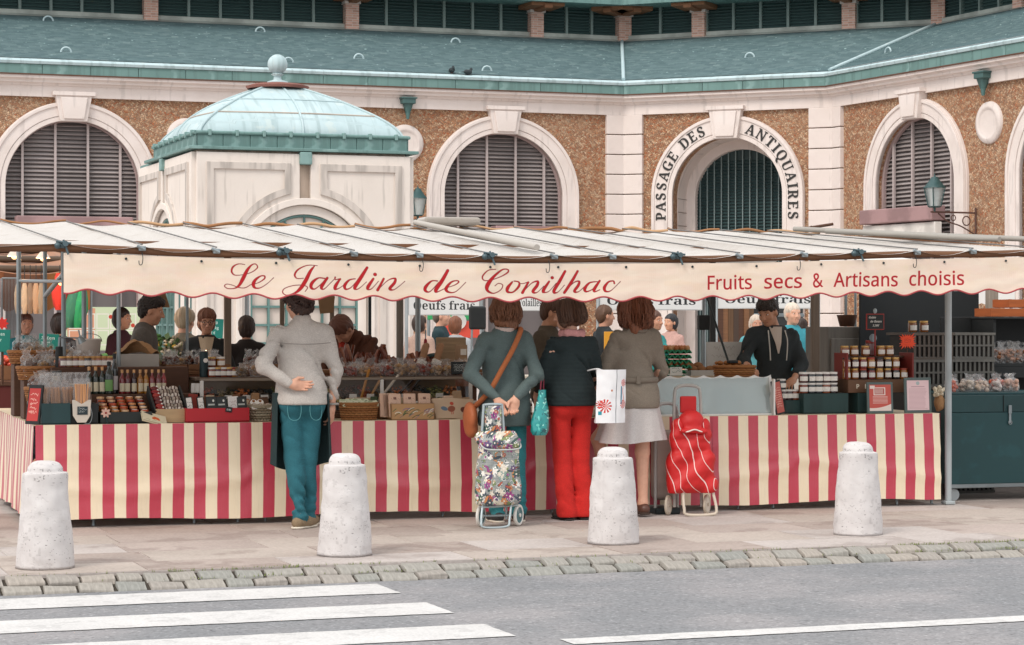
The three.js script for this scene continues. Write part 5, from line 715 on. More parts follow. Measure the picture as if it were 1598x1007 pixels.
redLady.addMesh('scarf', redLady.fin(skin([0, 1, 2, 3, 4, 5, 6, 7].map((i) => { const a = i / 8 * 6.283, b = (i + 1) / 8 * 6.283; return cap([0.082 * Math.sin(a), 1.475 + 0.006 * Math.sin(a * 3), -0.02 + 0.074 * Math.cos(a)], [0.082 * Math.sin(b), 1.475 + 0.006 * Math.sin(b * 3), -0.02 + 0.074 * Math.cos(b)], 0.031, 0.031, 0.012); }), 0.007, (d, x, y, z) => d + 0.008 * fbm(x * 22, y * 60, z * 22, 2))), cloth(0xd79a98));
{ // woman in a taupe jacket and white skirt, one foot raised
  const P = person({ near: true, female: true, H: 1.74, pos: footSpot(990, 17.72), turn: AWAY + 0.12, label: 'woman in a taupe belted jacket and white skirt with one knee raised', head: [0.55, 0.02, 0.04], skin: SKIN.fair, glasses: true,
    joints: { elL: [0.24, 1.15, 0.05], wrL: [0.20, 1.05, 0.26], elR: [-0.235, 1.13, 0.0], wrR: [-0.19, 0.99, 0.20], hipR: [-0.085, 0.92, 0], knR: [-0.075, 0.5, 0.01], anR: [-0.065, 0.105, -0.02], toeR: [-0.075, 0.04, 0.11], hipL: [0.085, 0.92, 0], knL: [0.215, 0.60, 0.20], anL: [0.20, 0.22, 0.06], toeL: [0.22, 0.16, 0.20] },
    top: { m: cloth(0x8f8375), t: 0.018, hem: 0.845, flare: 0.022, amp: 0.015, sleeve: 0.9, topY: 1.49, collar: 0.0 },
    hair: { m: hairMat(0x7e4c34), locks: [300, 0.165, 0.120, 0.026], amp: 0.014, freq: 22, long: true, extra: [ell([0, 0.05, -0.03], [0.108, 0.10, 0.116], 0.02), ell([0, -0.07, -0.05], [0.112, 0.10, 0.085], 0.03), ell([-0.06, -0.15, -0.06], [0.062, 0.075, 0.06], 0.03), ell([0.05, -0.14, -0.06], [0.07, 0.08, 0.065], 0.03), ell([0.07, -0.06, 0.0], [0.04, 0.10, 0.06], 0.02), ell([-0.075, -0.06, 0.0], [0.04, 0.11, 0.06], 0.02)] }, shoes: { m: mat(0x5a3a2e, 0.45), sole: mat(0x3a2a22), low: true } });
  const sk = sheet((u, v) => { const a = u * Math.PI * 2, fl = 0.015 * Math.sin(a * 7 + 1) * v + 0.012 * Math.sin(a * 11 + 2.2) * v * v + 0.008 * fbm(Math.sin(a) * 3, v * 3, Math.cos(a) * 3, 2), rx = lerp(0.165, 0.275, Math.pow(v, 0.8)) + fl, rz = lerp(0.130, 0.205, v) + fl; return [Math.sin(a) * rx + 0.015 * v, lerp(0.96, 0.585 + 0.012 * Math.sin(a * 2), v), Math.cos(a) * rz + 0.03 * v]; }, 96, 26, 0.004); P.addMesh('skirt', P.fin(sk), cloth(0xdcd5d2, { sheen: 0 }));
  const belt = [at(new THREE.TorusGeometry(0.150, 0.016, 8, 40), 0, 0, 0, Math.PI / 2)]; belt[0].scale(1.17, 1.5, 0.98); belt[0].translate(0, 1.065, -0.003); P.addMesh('belt', P.fin(mg(belt.concat(rb(0.035, 0.06, 0.012, 0.004, 0.05, 1.065, -0.162)), true)), cloth(0x857a6d));
  P.addMesh('lapel_collar', P.fin(at(la([[0.070, 0], [0.095, -0.012], [0.100, 0.012], [0.074, 0.04]], 22), 0, 1.455, -0.02, -0.2)), cloth(0x897d70));
}

// ---------- makers of goods ----------
const gold = mat(0xc9a060, 0.35, { metalness: 0.6 }), whiteLid = mat(0xe4e0da, 0.4), labelM = mat(0xe9e4dc, 0.7), glossy = (c) => phys(c, 0.18, { clearcoat: 0.8, clearcoatRoughness: 0.08, map: blotch });
const CONTENT = [0x6e2018, 0x8a3a1c, 0x3a1714, 0xa8561e, 0x5a1420, 0x7a4a20, 0x2c1a18, 0xb07028].map(glossy);
const GEO = {};
const once = (k, f) => GEO[k] || (GEO[k] = f());
const tiny = (n, g, m, p) => shared(n, g, m, p);
function jar(r, h, content, lid, lab = labelM) { // returns a function that adds the jar's parts to a group
  const K = `${r}_${h}`;
  const body = once('jb' + K, () => mg(la([[0.001, 0], [r * 0.9, 0], [r, h * 0.06], [r, h * 0.76], [r * 0.86, h * 0.84], [r * 0.86, h * 0.86]], 14))), lidG = once('jl' + K, () => mg(la([[r * 0.9, h * 0.83], [r * 0.93, h * 0.845], [r * 0.93, h * 0.985], [r * 0.89, h], [0.001, h]], 14))), labG = once('jt' + K, () => mg(at(new THREE.CylinderGeometry(r * 1.012, r * 1.012, h * 0.42, 14, 1, true, -0.95, 1.9), 0, h * 0.40, 0)));
  return (g) => { tiny('jar_body', body, content, g); tiny('lid', lidG, lid, g); if (lab) tiny('label', labG, lab, g); };
}
function bottle(r, h, content, capM, lab) {
  const K = `${r}_${h}`, body = once('bb' + K, () => mg(la([[0.001, 0], [r * 0.95, 0], [r, h * 0.03], [r, h * 0.56], [r * 0.8, h * 0.66], [r * 0.38, h * 0.78], [r * 0.36, h * 0.9]], 14))), capG = once('bc' + K, () => mg(la([[r * 0.42, h * 0.86], [r * 0.44, h * 0.87], [r * 0.44, h * 0.995], [0.001, h]], 12))), labG = once('bt' + K, () => mg(at(new THREE.CylinderGeometry(r * 1.012, r * 1.012, h * 0.34, 14, 1, true, -0.9, 1.8), 0, h * 0.27, 0)));
  return (g) => { tiny('glass', body, content, g); tiny('cap', capG, capM, g); if (lab) tiny('label', labG, lab, g); };
}
const cello = phys(0xf8f8f8, 0.06, { transmission: 0.9, thickness: 0, ior: 1.35, flatShading: true });
function cellobag(g, w, h, fill, m, dens = 9) { // gathered clear bag with goods inside
  const N = 16 + dens; const items = []; for (let i = 0; i < N; i++) { const y = rr(0.1, 0.6) * h, q = 0.40 * w; items.push(sp(rr(0.11, 0.17) * w, rr(-q, q) * 0.9, y, rr(-q, q) * 0.55, 1, rr(0.7, 1.2), 1, 7)); }
  mesh('contents', items, m, g).userData.kind = 'stuff';
  const s = rnd() * 9, b = sheet((u, v) => { const a = u * Math.PI * 2, r = w * 0.5 * (v < 0.62 ? 0.95 + 0.1 * Math.sin(v * 5) : lerp(1, 0.45, smooth(0.6, 0.85, v)) + (v > 0.85 ? (v - 0.85) * 2 : 0)) * (1 + 0.55 * fbm(Math.sin(a) * 2.6 + s, v * 6, Math.cos(a) * 2.6, 3)), tilt = 0.3 * v * v * Math.sin(s); return [Math.sin(a) * r + tilt * w, v * h * (v > 0.85 ? 1 + 0.3 * fbm(Math.sin(a) * 4, s, Math.cos(a) * 4, 2) : 1), Math.cos(a) * r * 0.7]; }, 15, 11); mesh('wrapper', b, cello, g);
}
const wick = [0xa9703e, 0x9a6234, 0xb67e4a].map((c) => mat(c, 0.75, { map: fibre }));
function basket(g, w, d, h, flare = 1.15, rings = 7, col) {
  const mats = col ? col.map((c) => mat(c, 0.75, { map: fibre })) : wick, n = 20, R0 = (a, t) => { const k = lerp(1, flare, t); return [Math.sin(a) * w / 2 * k, Math.cos(a) * d / 2 * k]; };
  for (let j = 0; j < rings; j++) { const pts = []; for (let i = 0; i < n * 2; i++) { const a = i / (n * 2) * 6.2832, t = (j + 0.5) / rings, [x, z] = R0(a, t), o = (i % 2 === j % 2 ? 1 : -1) * 0.005; const L = Math.hypot(x, z); pts.push(V3(x * (1 + o / L), t * h, z * (1 + o / L))); } mesh('weave_strand', tube(pts, h / rings * 0.52, n * 4, 5, true), mats[j % mats.length], g); }
  const rim = []; for (let i = 0; i < 24; i++) { const [x, z] = R0(i / 24 * 6.2832, 1.02); rim.push(V3(x, h, z)); } mesh('rim', tube(rim, 0.011, 48, 6, true), mats[0], g);
  mesh('base', [at(new THREE.CylinderGeometry(0.5, 0.5, 0.01, 20), 0, 0.006, 0)].map((q) => { q.scale(w, 1, d); return q; }), mats[1], g);
}
function slatCrate(g, w, h, d, m, slats = 2) { const t = 0.012, sh = h / slats; for (let j = 0; j < slats; j++) { const y = (j + 0.5) * sh; for (const s of [-1, 1]) { mesh('board', bx(w, sh - 0.008, t, 0, y, s * (d / 2 - t / 2)), m, g); mesh('board', bx(t, sh - 0.008, d - 2 * t - 0.002, s * (w / 2 - t / 2), y, 0), m, g); } } mesh('bottom', bx(w - 2 * t - 0.002, t, d - 2 * t - 0.002, 0, t / 2 + 0.001, 0), m, g); for (const a of [-1, 1]) for (const b of [-1, 1]) mesh('corner_post', bx(0.022, h - 0.004, 0.022, a * (w / 2 - t - 0.0115), h / 2, b * (d / 2 - t - 0.0115)), m, g); }
function tray(g, w, h, d, m) { mesh('bottom', bx(w, 0.01, d, 0, 0.006, 0), m, g); for (const s of [-1, 1]) { mesh('side', bx(w, h, 0.012, 0, h / 2, s * (d / 2 - 0.006)), m, g); mesh('side', bx(0.012, h, d - 0.026, s * (w / 2 - 0.006), h / 2, 0), m, g); } }
const lines = (w, h, bg, draw) => { const t = ctex(canvas(w, h, (g) => { g.fillStyle = bg; g.fillRect(0, 0, w, h); draw(g, w, h); }), 0); t.wrapS = t.wrapT = THREE.ClampToEdgeWrapping; return t; };
function card(name, w, h, tex, parent, x, y, z, rx = 0, ry = 0, rz = 0, t = 0.004) { const g = new THREE.PlaneGeometry(w, h); const m = new THREE.Mesh(g, mat(0xffffff, 0.6, { map: tex })); m.name = name; m.castShadow = m.receiveShadow = true; const o = new THREE.Object3D(); parent.add(m); m.position.set(x, y, z); m.rotation.set(rx, ry, rz); return m; }
const scribble = (g, w, h, col, rows, lw = 3) => { g.strokeStyle = col; g.lineWidth = lw; g.lineCap = 'round'; for (let r = 0; r < rows; r++) { const y = h * (0.2 + 0.66 * r / rows); let x = w * rr(0.1, 0.2); const end = w * rr(0.7, 0.9); g.beginPath(); g.moveTo(x, y); while (x < end) { x += rr(4, 9); g.lineTo(x, y + rr(-0.4, 0.4) * h / rows * 0.6); if (rnd() < 0.2) { g.moveTo(x + 7, y); x += 7; } } g.stroke(); } };

// ---------- stepped risers and cases on the table ----------
{
  const st = thing('stepped_riser', 'dark wooden stepped riser carrying bottles and jars', 'riser', S(0, 0, TOP + 0.004), SA), a = sAt(84, 0.7), b = sAt(300, 0.7);
  mesh('lower_step', rb(b - a, 0.20, 0.30, 0.006, (a + b) / 2, 0.10, -0.71), M.darkWood, st); mesh('upper_step', rb(b - a, 0.40, 0.26, 0.006, (a + b) / 2, 0.20, -0.993), M.darkWood, st);
  const sh = thing('rear_shelf', 'brown wooden shelf on posts behind the stepped riser', 'shelf', S(0, 0), SA), c = sAt(150, 1.4), e = sAt(742, 1.4);
  mesh('board', rb(e - c, 0.03, 0.42, 0.006, (c + e) / 2, 1.10, -1.40), M.wood, sh); mesh('apron_board', rb(e - c, 0.11, 0.02, 0.004, (c + e) / 2, 1.028, -1.205), mat(0x7c4a30, 0.7, { map: fibre }), sh);
  for (let i = 0; i < 5; i++) for (const d of [1.25, 1.58]) mesh('leg', bx(0.04, 1.085, 0.04, lerp(c + 0.06, e - 0.06, i / 4), 0.5425, -d), M.darkWood, sh);
  // long glass case
  const gc = thing('glass_case', 'glass fronted counter case with white frame, trays of olives and tapenades', 'display case', S(0, 0, TOP + 0.004), SA), g0 = sAt(311, 0.5), g1 = sAt(736, 0.5), gm = (g0 + g1) / 2, gw = g1 - g0;
  mesh('base', rb(gw, 0.04, 0.52, 0.005, gm, 0.02, -0.72), M.darkWood, gc); mesh('back_panel', rb(gw, 0.28, 0.02, 0.004, gm, 0.18, -0.975), mat(0x9a7a5a, 0.6, { map: fibre }), gc); mesh('top_frame', rb(gw, 0.024, 0.30, 0.004, gm, 0.308, -0.83), mat(0x6a5646, 0.6, { map: fibre }), gc);
  for (const x of [g0 + 0.015, lerp(g0, g1, 0.33), lerp(g0, g1, 0.66), g1 - 0.015]) mesh('post', rb(0.026, 0.27, 0.026, 0.004, x, 0.172, -0.48), M.white, gc);
  for (let i = 0; i < 3; i++) mesh('pane', rb(gw / 3 - 0.03, 0.25, 0.004, 0.001, lerp(g0, g1, (i + 0.5) / 3), 0.17, -0.478), M.glass, gc); mesh('front_rail', rb(gw, 0.02, 0.03, 0.004, gm, 0.306, -0.482), mat(0x86786a, 0.5), gc);
  const fills = [0x8a3a1c, 0x5a4a24, 0xa85a24, 0x3a2a1c, 0x6a6a34, 0xb06a34, 0x7a2a1c, 0x9a8a4a, 0x4a2a1c]; const nT = 15;
  for (let i = 0; i < nT; i++) { const x = lerp(g0 + 0.1, g1 - 0.1, i / (nT - 1)), q = thing('deli_tray', 'steel tray of olives or tapenade inside the glass case', 'tray', S(x, 0.72, TOP + 0.118), SA, 'deli trays in the glass case'); q.rotation.order = 'YXZ'; q.rotation.x = 0.42; tray(q, 0.15, 0.05, 0.30, M.steel); const b = []; for (let k = 0; k < 50; k++) b.push(sp(rr(0.010, 0.017), rr(-0.055, 0.055), rr(0.03, 0.09), rr(-0.12, 0.12), 1, 0.8, 1.2, 6)); mesh('contents', b, phys(fills[i % 9], 0.3, { clearcoat: 0.4 }), q).userData.kind = 'stuff'; mesh('price_tag', bx(0.06, 0.04, 0.003, 0, 0.10, 0.10, -0.3), labelM, q); }
  mesh('tray_ramp', at(rb(gw - 0.06, 0.012, 0.36, 0.003), gm, 0.115, -0.72, 0.42), M.darkWood, gc);
  // wooden spoons and dark handles sticking out of the case
  for (const [px, col, lean, L] of [[574, 0xb08048, -0.5, 0.22], [590, 0xd0c4b4, -0.65, 0.26], [612, 0x2a2422, -0.75, 0.26], [626, 0x2a2422, -0.7, 0.24], [562, 0xb87a30, -0.25, 0.26], [538, 0x3a2c26, 0.6, 0.22]]) { const s = spot('serving_spoon', col === 0x2a2422 ? 'black handled serving spoon leaning in the glass case' : 'wooden or pale serving spoon leaning in the glass case', 'spoon', px, 0.62, TOP + 0.13, 'serving spoons'); const hm = mat(col, 0.6); mesh('handle', bar([0, 0, 0], [Math.sin(lean) * -L, Math.cos(lean) * L, 0.04], 0.011, 8), hm, s); mesh('bowl', sp(0.03, Math.sin(lean) * 0.02, -0.01, 0, 1, 0.5, 1.3, 10), hm, s); }
}
const onStep = [TOP + 0.008, TOP + 0.2045, TOP + 0.4045];
const row = (maker, name, label, category, group, n, px0, px1, d, y, jit = 0.01) => { for (let i = 0; i < n; i++) { const px = n > 1 ? lerp(px0, px1, i / (n - 1)) : px0, t = thing(name, label, category, S(sAt(px, d) + rr(-jit, jit) * 0.3, d + rr(-jit, jit), y), SA + rr(-0.3, 0.3), group); (typeof maker === 'function' && maker.length === 0 ? maker() : maker)(t); } };
const pick = (a) => a[(rnd() * a.length) | 0];
{
  // small bottles with cork coloured caps
  const corkM = mat(0xc89868, 0.7), bl = [0x8a1a20, 0x6a1018, 0x3a1418, 0xa86a18, 0xb87a20, 0x8a1a24, 0x7a141c, 0xa01c24].map(glossy), lab2 = mat(0xd8ccb0, 0.7);
  bl.forEach((m, i) => row(bottle(0.024, 0.185, m, corkM, lab2), 'small_bottle', i < 3 || i > 4 ? 'small bottle of dark red vinegar with a cork coloured cap' : 'small bottle of amber oil with a cork coloured cap', 'bottle', 'small bottles on the riser', 1, 190 + i * 9.4, 0, 0.66, onStep[1]));
  const oil = glossy(0x1c2a1e); row(bottle(0.027, 0.21, oil, corkM, lab2), 'oil_bottle', 'dark green oil bottle with cream label beside the cellophane bags', 'bottle', 'dark oil bottles', 3, 139, 159, 0.64, onStep[1]);
  row(bottle(0.036, 0.25, glossy(0x16241a), M.black, mat(0x6f9a5a, 0.6)), 'oil_bottle', 'larger oil bottle with a green label', 'bottle', null, 1, 170, 0, 0.62, onStep[1]); row(bottle(0.030, 0.31, glossy(0x14181a), M.black, mat(0xcfc8c8, 0.6)), 'oil_bottle', 'tall black bottle with a pale neck label', 'bottle', null, 1, 179, 0, 0.70, onStep[1]);
  row(() => jar(0.038, 0.085, pick(CONTENT), mat(0xb98a50, 0.4, { metalness: 0.4 })), 'jam_jar', 'dark preserve jar with a brass lid on the upper step', 'jar', 'preserve jars on the upper step', 9, 99, 172, 0.93, onStep[2]);
  row(() => jar(0.038, 0.085, pick(CONTENT), mat(0x8a2a24, 0.5)), 'jam_jar', 'preserve jar with a dark red lid at the back of the upper step', 'jar', 'preserve jars at the back of the upper step', 8, 96, 158, 1.05, onStep[2] + 0.0);
  row(() => jar(0.036, 0.08, pick(CONTENT), mat(0xc8a878, 0.5)), 'jam_jar', 'preserve jar with a tan lid on the lower step', 'jar', 'preserve jars on the lower step', 7, 100, 132, 0.78, onStep[1]);
  for (let k = 0; k < 2; k++) row(jar(0.040, 0.088, glossy(0x4a4038), mat(0x3a3e3e, 0.4), mat(0xa89a88, 0.7)), 'spread_jar', k ? 'grey lidded spread jar, upper one of the pair' : 'grey lidded spread jar, lower one of the pair', 'jar', null, 1, 88, 0, 0.66, onStep[1] + k * 0.0885);
}
{ // black tray of small jars with a small flower hanging on it
  const t = spot('jar_tray', 'shallow black tray packed with small gold lidded jars', 'tray', 191, 0.25, TOP + 0.004); tray(t, 0.38, 0.085, 0.42, mat(0x1d2423, 0.6)); t.rotation.x = 0;
  const lid = [0xc98a58, 0xb8502e, 0x8a2a1c, 0xd8b088].map((c) => mat(c, 0.35, { metalness: 0.35 }));
  for (let j = 0; j < 5; j++) for (let i = 0; i < 5; i++) { const q = thing('tray_jar', 'tiny gold lidded jar packed in the black tray', 'jar', t.localToWorld(V3(-0.145 + i * 0.072, 0.014 + j * 0.022, 0.15 - j * 0.075)), SA, 'tiny jars in the black tray'); jar(0.031, 0.085, pick(CONTENT), pick(lid), null)(q); mesh('lid_sticker', cy(0.02, 0.02, 0.002, 0, 0.086, 0, 0, 0, 0, 10), pick([labelM, mat(0xd8a068, 0.6), mat(0x9a2a20, 0.6)]), q); }
  t.updateMatrixWorld(true);
  const fl = spot('paper_flower', 'small red and white paper flower on the tray corner', 'flower', 165, 0.03, TOP + 0.085); const pet = []; for (let i = 0; i < 7; i++) pet.push(at(sp(0.02, 0, 0.018, 0, 0.5, 1, 0.2, 8), 0, 0, 0, 0, 0, i * 0.9)); mesh('petal', pet, mat(0xd8b0a0, 0.8), fl); mesh('centre', sp(0.008, 0, 0, 0.005), mat(0x9a2a24), fl); mesh('stem', bar([0, 0, 0], [0.01, -0.078, 0], 0.003), M.teal, fl);
}
{ // dark crate with bags of biscuits, red price board in front of it
  const c = spot('dark_crate', 'dark teal wooden crate of cellophane biscuit bags at the table end', 'crate', 84, 0.16, TOP + 0.004); const m = M.teal; tray(c, 0.21, 0.155, 0.26, m); const c2 = spot('dark_crate', 'black crate behind the chalk labelled bag', 'crate', 128, 0.18, TOP + 0.004); tray(c2, 0.20, 0.15, 0.26, mat(0x191d1e, 0.6));
  const biscuit = mat(0xcf9668, 0.8, { map: blotch });
  for (let i = 0; i < 8; i++) { const g = spot('biscuit_bag', 'clear cellophane bag of long biscuits standing in the crate', 'bag', 68 + i * 9.2, 0.12 + 0.09 * (i % 2), TOP + 0.022, 'biscuit bags in the dark crates'); const st = []; for (let k = 0; k < 9; k++) st.push(rb(0.012, rr(0.20, 0.25), 0.010, 0.004, rr(-0.03, 0.03), 0.13, rr(-0.018, 0.018), rr(-0.08, 0.08), 0, rr(-0.1, 0.1))); mesh('biscuit', st, biscuit, g).userData.kind = 'stuff'; const s = rnd() * 9; mesh('wrapper', sheet((u, v) => { const a = u * 6.2832, r = 0.046 * (v > 0.78 ? lerp(1, 0.45, smooth(0.78, 0.9, v)) + (v > 0.9 ? (v - 0.9) * 5 : 0) : 1) * (1 + 0.25 * fbm(Math.sin(a) * 2 + s, v * 6, Math.cos(a) * 2, 3)); return [Math.sin(a) * r, v * 0.36, Math.cos(a) * r * 0.6]; }, 18, 14), cello, g); }
  const hb = spot('labelled_bag', 'tall bag of breadsticks with a small chalkboard tag', 'bag', 127, 0.015, TOP + 0.02); const stk = []; for (let k = 0; k < 10; k++) stk.push(rb(0.012, 0.22, 0.012, 0.005, -0.04 + k * 0.009, 0.17, rr(-0.01, 0.01), 0, 0, rr(-0.05, 0.05))); mesh('breadstick', stk, mat(0xd8a070, 0.8), hb).userData.kind = 'stuff'; mesh('paper_front', extrude(poly([[-0.065, 0.16], [-0.06, 0.05], [-0.03, 0.0], [0.03, 0.0], [0.06, 0.05], [0.065, 0.16], [0.05, 0.16], [0, 0.13], [-0.05, 0.16]]), 0.02, 0.003, 0, 0, -0.005), mat(0xd6cbbd, 0.8), hb); mesh('wrapper', sheet((u, v) => { const a = u * 6.2832, r = 0.06 * (1 + 0.2 * fbm(Math.sin(a) * 2, v * 6, Math.cos(a) * 2, 3)); return [Math.sin(a) * r, 0.06 + v * 0.26, Math.cos(a) * 0.02 - 0.01]; }, 18, 10), cello, hb);
  card('chalk_tag', 0.075, 0.06, lines(128, 96, '#26343a', (g, w, h) => { scribble(g, w, h, '#d8dcd8', 3, 3); }), hb, 0.005, 0.085, 0.024); mesh('string', tube([[0.05, 0.15, 0.01], [0.075, 0.06, 0.015], [0.06, -0.005, 0.015], [0.02, -0.012, 0.018]], 0.0025, 16, 5), M.paintGrey, hb);
  const rs = spot('red_price_board', 'red price board in a black frame leaning at the table corner', 'sign', 54, 0.10, TOP + 0.004, null, -0.95); const q = new THREE.Group(); mesh('frame', [rb(0.15, 0.29, 0.016, 0.003, 0, 0.145, 0, -0.15)], M.black, rs); card('red_card', 0.12, 0.24, lines(128, 160, '#c23a36', (g, w, h) => scribble(g, w, h, '#e8b8a8', 5, 4)), rs, 0, 0.145, 0.0095, -0.15);
}
{ // leaning board with an orange picture, tilted tray of sausages, red box of booklets, small basket
  const b = spot('picture_board', 'small cream board with an orange picture leaning off the tray', 'sign', 240, 0.03, TOP + 0.006); const tx = lines(160, 96, '#d8cdb0', (g, w, h) => { g.fillStyle = '#cf5a24'; for (const [x, y, r] of [[86, 46, 13], [100, 52, 14], [76, 56, 12], [108, 60, 9]]) { g.beginPath(); g.arc(x, y, r, 0, 7); g.fill(); } g.fillStyle = '#8a8a58'; for (let i = 0; i < 8; i++) g.fillRect(rr(20, 140), rr(70, 88), rr(6, 20), 2); g.fillStyle = '#9a6a48'; g.fillRect(26, 14, 50, 5); });
  mesh('board', rb(0.20, 0.012, 0.11, 0.003, 0, 0.03, 0.0, 0.62, 0, -0.32), mat(0xcfc3a4, 0.7), b); const c = card('picture', 0.195, 0.105, tx, b, 0, 0.0372, 0.0048, 0.62 - Math.PI / 2, 0, 0); c.rotation.set(0, 0, 0); c.quaternion.setFromEuler(new THREE.Euler(0.62, 0, -0.32)).multiply(new THREE.Quaternion().setFromEuler(new THREE.Euler(-Math.PI / 2, 0, 0))); c.position.set(0.0025, 0.0365, 0.0045).add(V3(0, 0.0022, 0.001));
  const t = spot('sausage_tray', 'tilted black tray of string tied dried sausages', 'tray', 262, 0.27, TOP + 0.006); mesh('bottom', rb(0.24, 0.014, 0.42, 0.003, 0, 0.11, -0.03, 0.42), mat(0x1d2021, 0.6), t); for (const s of [-1, 1]) mesh('side', rb(0.014, 0.08, 0.43, 0.003, s * 0.12, 0.14, -0.03, 0.42), mat(0x1d2021, 0.6), t); mesh('front_edge', rb(0.24, 0.10, 0.016, 0.003, 0, 0.05, 0.17), M.paleWood, t); mesh('prop', bx(0.22, 0.17, 0.03, 0, 0.085, -0.19), M.darkWood, t);
  const flour = mat(0xc9b8a8, 0.9, { map: blotch }), dark = mat(0x4a2a22, 0.7);
  for (let j = 0; j < 7; j++) for (let i = 0; i < 3; i++) { const z = 0.12 - j * 0.052, y = 0.06 + j * 0.0245; const q = thing(i ? 'dried_sausage' : 'wrapped_sweet', i ? 'floury dried sausage tied with string in the tilted tray' : 'bundle of red wrapped sweets in the tilted tray', i ? 'sausage' : 'sweets', t.localToWorld(V3(-0.075 + i * 0.072, y, z)), SA + rr(-0.3, 0.3), i ? 'sausages in the tilted tray' : 'red sweets in the tilted tray'); if (!i) { mesh('sweet', sp(0.032, 0, 0.03, 0, 1.1, 0.7, 0.8, 9), mat(pick([0x8a1a20, 0xa02a24, 0x6a1a1c]), 0.35), q); mesh('tie', sp(0.008, 0.02, 0.05, 0), labelM, q); continue; } mesh('casing', sp(0.03, 0, 0.03, 0, 1.25, 0.85, 0.8, 10), j % 2 ? flour : mat(0xd4c8bc, 0.9), q); for (const x of [-0.014, 0.012]) mesh('string', at(new THREE.TorusGeometry(0.0245, 0.004, 5, 14), x, 0.03, 0, 0, Math.PI / 2), dark, q); }
  const r = spot('red_box', 'bright red box holding a row of dark printed packets', 'box', 337, 0.10, TOP + 0.006); tray(r, 0.475, 0.105, 0.16, mat(0xb01824, 0.55));
  const pk = lines(96, 160, '#2b2f2e', (g, w, h) => { g.fillStyle = '#d8d8d0'; g.beginPath(); g.arc(66, 24, 10, 0, 7); g.fill(); g.fillStyle = '#b8bcb4'; g.fillRect(12, 46, 66, 12); g.fillStyle = '#7a8a84'; g.fillRect(20, 78, 48, 10); g.fillStyle = '#d06a2a'; g.beginPath(); g.ellipse(48, 140, 40, 22, 0, 0, 7); g.fill(); g.fillStyle = '#e6b48a'; for (let i = 0; i < 8; i++) g.fillRect(rr(14, 80), rr(124, 150), 7, 6); }), pkS = lines(48, 160, '#d8d4cc', (g, w, h) => scribble(g, w, h, '#4a4440', 4, 3));
  for (let i = 0; i < 6; i++) { const px = [296, 314, 330, 346, 364, 377][i], q = spot('printed_packet', i === 4 ? 'white printed packet standing among the dark packets in the red box' : 'dark printed packet standing in the red box', 'packet', px, 0.09, TOP + 0.02, i === 4 ? null : 'dark packets in the red box'); const side = i < 2; mesh('packet_body', rb(side ? 0.05 : 0.078, 0.175, 0.03, 0.004, 0, 0.0875, 0, -0.18, 0, side ? 0.12 : 0.03), i === 4 ? labelM : M.black, q); card('print', side ? 0.04 : 0.072, 0.165, side ? pkS : i === 4 ? lines(96, 160, '#dcd6d2', (g, w, h) => scribble(g, w, h, '#a89088', 4, 3)) : pk, q, 0, 0.0875, 0.0162, -0.18, 0, side ? 0.12 : 0.03); }
  const tg = spot('price_tag', 'small black price tag clipped on the red box', 'price tag', 357, 0.013, TOP + 0.10); mesh('tag', rb(0.05, 0.04, 0.004, 0.002, 0, 0, 0, 0, 0, -0.15), M.black, tg); card('price', 0.044, 0.034, lines(64, 48, '#1c2022', (g) => { g.fillStyle = '#dfe4e0'; g.font = 'bold 24px sans-serif'; g.fillText('3,50', 6, 34); }), tg, 0, 0, 0.0032, 0, 0, -0.15);
  const bs = spot('small_basket', 'small grey wicker basket of round cheese jars', 'basket', 406, 0.14, TOP + 0.004); basket(bs, 0.165, 0.14, 0.12, 1.1, 6, [0xa89a84, 0x94866f, 0xb5a890]);
  for (let i = 0; i < 5; i++) { const q = thing('round_jar', 'round jar with a pale lid in the small grey basket', 'jar', bs.localToWorld(V3(-0.05 + (i % 3) * 0.05, 0.05 + (i > 2 ? 0.03 : 0), i > 2 ? -0.03 : 0.025)), SA, 'round jars in the small basket'); mesh('jar_body', sp(0.036, 0, 0.05, 0, 1, 1.05, 1, 12), glossy(0xa0602a), q); mesh('lid', at(cy(0.028, 0.026, 0.014, 0, 0, 0), 0, 0.06, 0.026, 0.9), labelM, q); }
  // jars and a tall dark tin on top of the case
  const top = TOP + 0.325; row(() => jar(0.034, 0.075, pick(CONTENT), pick([gold, mat(0x8a2a24, 0.5), whiteLid])), 'deli_jar', 'small preserve jar standing on top of the glass case', 'jar', 'jars on top of the glass case', 5, 331, 366, 0.78, top); row(() => jar(0.034, 0.075, pick(CONTENT), pick([gold, mat(0x8a2a24, 0.5), whiteLid])), 'deli_jar', 'small preserve jar standing on top of the glass case', 'jar', 'jars on top of the glass case', 4, 336, 360, 0.88, top);
  for (let k = 0; k < 2; k++) row(jar(0.036, 0.08, pick(CONTENT), k ? whiteLid : gold), 'deli_jar', k ? 'white lidded jar stacked on another on the glass case' : 'gold lidded jar stacked on another on the glass case', 'jar', null, 1, 330 + k * 14, 0, 0.90, top + 0.0755);
  const tin = spot('tall_tin', 'tall dark green tin with a round emblem on the glass case', 'tin', 318, 0.80, top); mesh('tin_body', la([[0.001, 0], [0.032, 0], [0.034, 0.004], [0.034, 0.19], [0.03, 0.20], [0.001, 0.20]], 18), mat(0x1a2e30, 0.35, { metalness: 0.4 }), tin); mesh('emblem', at(cy(0.018, 0.018, 0.003, 0, 0, 0), 0.008, 0.13, 0.033, Math.PI / 2), labelM, tin);
  row(jar(0.022, 0.075, whiteLid, whiteLid, null), 'salt_pot', 'small white pot beside the tall tin', 'pot', 'white pots beside the tall tin', 2, 303, 309, 0.70, onStep[1] + 0.0);
}
